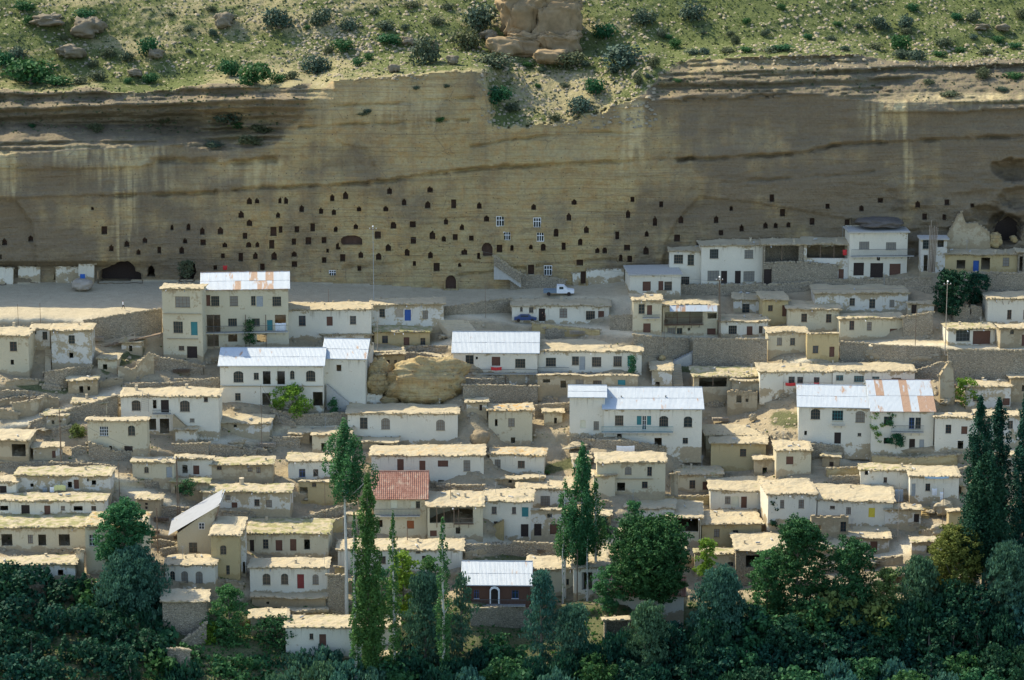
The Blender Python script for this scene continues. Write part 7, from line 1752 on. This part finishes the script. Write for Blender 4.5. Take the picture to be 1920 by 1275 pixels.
person(1217, 808, 1.6, 'person bending clothes over on the long teal balcony', 'teal', 'dark', .05, dy=-1.3)
person(67, 858, 1.6, 'person in dark clothes beside the orange cloths at left', 'dark', 'dark', .08)
# cloths and washing
def cloth(cr, x0, y0, x1, y1, mat, label, cat='cloth', Y=None, dy=-1.6, yb=None, sag=.1, name='hanging_cloth'):
    a, b = cv(cr, x0, y0), cv(cr, x1, y1); Yc = (D((a[0] + b[0]) / 2, cv(cr, 0, yb)[1] if yb else b[1]) + dy) if Y is None else Y
    n, m = 12, 6; V = []; p0 = at((a[0] + b[0]) / 2, b[1], Yc)
    for j in range(m + 1):
        for i in range(n + 1):
            x = a[0] + (b[0] - a[0]) * i / n; y = a[1] + (b[1] - a[1]) * j / m + sag * 10 * math.sin(math.pi * i / n)
            v = at(x, y, Yc + .12 * math.sin(i * 1.9) * j / m) - p0; V.append(v)
    for v in list(V): V.append(v + Vector((0, .03, 0)))
    q = len(V) // 2; w1 = n + 1; Fc = []
    for j in range(m):
        for i in range(n): f = (j * w1 + i, (j + 1) * w1 + i, (j + 1) * w1 + i + 1, j * w1 + i + 1); Fc.append(f); Fc.append(tuple(t + q for t in f[::-1]))
    for i in range(n): Fc.append((i, i + 1, i + 1 + q, i + q))
    o = mesh_obj(name, V, Fc, M[mat], None, True); o.location = p0; tag(o, label, cat)
M['redc'] = plain('red_cloth', (.50, .05, .05), .9, .1, .3, 6); M['orangec'] = plain('orange_cloth', (.62, .22, .07), .9, .1, .2, 5); M['bluec'] = plain('blue_plastic', (.30, .45, .58), .6, .3, .1); M['lemon'] = plain('lemon_cloth', (.55, .56, .26), .9, .1, .1)
cloth('D', 130, 945, 205, 968, 'redc', 'red quilt hung at the left of the washing line', yb=1010)
cloth('D', 245, 952, 320, 965, 'redc', 'middle red bedding on the washing line', yb=1010)
cloth('D', 345, 945, 380, 962, 'redc', 'small red cloth on the washing line', yb=1010)
cloth('E', 258, 225, 302, 268, 'orangec', 'orange cloth hanging beside the shadowed mud house')
cloth('E', 372, 528, 405, 568, 'whitep', 'white washing left of the yellow sheet', yb=585)
cloth('E', 404, 520, 490, 560, 'lemon', 'pale yellow sheet drying on the line', yb=585, sag=-.15)
cloth('E', 318, 532, 352, 568, 'grey', 'grey washing at the left end of the line', yb=585)
cloth('B', 128, 498, 225, 555, 'whitep', 'white sheets drying under the galleried house floor', Y=D(515, 652) - 1.9)
cloth('G', 780, 222, 915, 262, 'whitep', 'white bedding spread on the sloping stone wall', yb=290)
cloth('B', 1755, 828, 1835, 852, 'redc', 'red rug over the rail of the house on posts', Y=D(930, 702) - 1.4)
cloth('H', 1285, 565, 1312, 640, 'whitep', 'white pointed tent cloth by the rubble heap')
cloth('H', 1225, 540, 1262, 590, 'whitep', 'white cloth left of the pointed tent cloth')
cloth('e', 1825, 612, 1862, 662, 'redc', 'red cloth hanging in the broken gallery', Y=D(1583, 527) - .9)
cloth('H', 1172, 452, 1350, 466, 'bluec', 'strip of blue plastic along the eave of the grey door house', Y=D(1755, 934) - 1.0)
cloth('H', 948, 548, 1010, 640, 'grey', 'grey sheet metal tank panel standing on the lower roof', dy=-2.5, name='metal_panel', cat='panel', sag=0)
cloth('b', 115, 1003, 165, 1055, 'redc', 'dark red cloth airing at a cliff cave opening', Y=537.5)
mb = MB(); a = at(*cv('a', 745, 802), 538); b = at(*cv('a', 790, 858), 538); w_, h_ = b.x - a.x, a.z - b.z
mb.box(0, w_, -.1, 0, 0, h_); mb.box(w_ * .08, w_ * .92, -.14, -.1, h_ * .06, h_ * .94); o = mb.obj('window_shutter', plain('bright_blue_paint', (.03, .12, .42), .6, .3, .1)); o.location = (a.x, D(161, 522) - 1.35, b.z); tag(o, 'bright blue shutter in the white cave front', 'shutter')
# washing line
Yw = D(*cv('D', 300, 1010)) - 1.6; a, b = at(*cv('D', 115, 940), Yw), at(*cv('D', 480, 948), Yw); mb = MB(); mb.bar(a - a, b - a, .02); mb.bar(Vector((0, 0, -2)), Vector(), .04); mb.bar(b - a + Vector((0, 0, -2)), b - a, .04); o = mb.obj('washing_line', M['wood']); o.location = a; tag(o, 'washing line carrying the red bedding', 'washing line')
# overhead wires between the lamp posts
def wire(x0, y0, Y0, x1, y1, Y1, label):
    a, b = at(x0, y0, Y0), at(x1, y1, Y1); mb = MB(); pts = [a.lerp(b, i / 12) - a - Vector((0, 0, 1.2 * math.sin(math.pi * i / 12))) for i in range(13)]
    mb.tube(pts, [.022] * 13, 0, 4); o = mb.obj('wire', M['iron']); o.location = a; tag(o, label, 'wire')
wire(1347, 528, D(1347, 630) - 1.6, 1772, 535, D(1772, 655) - 1.2, 'overhead wire between the two big lamp posts')
wire(701, 432, D(701, 575) - 1, 1347, 528, D(1347, 630) - 1.6, 'overhead wire from the square mast to the porch lamp post')
wire(491, 724, D(491, 832) - 1, 610, 908, D(610, 978) - 1, 'overhead wire from the bush house pole down the hill')
wire(115, 772, D(115, 868) - 1, 333, 862, D(333, 968) - 1, 'overhead wire from the left utility pole to the forked pole')
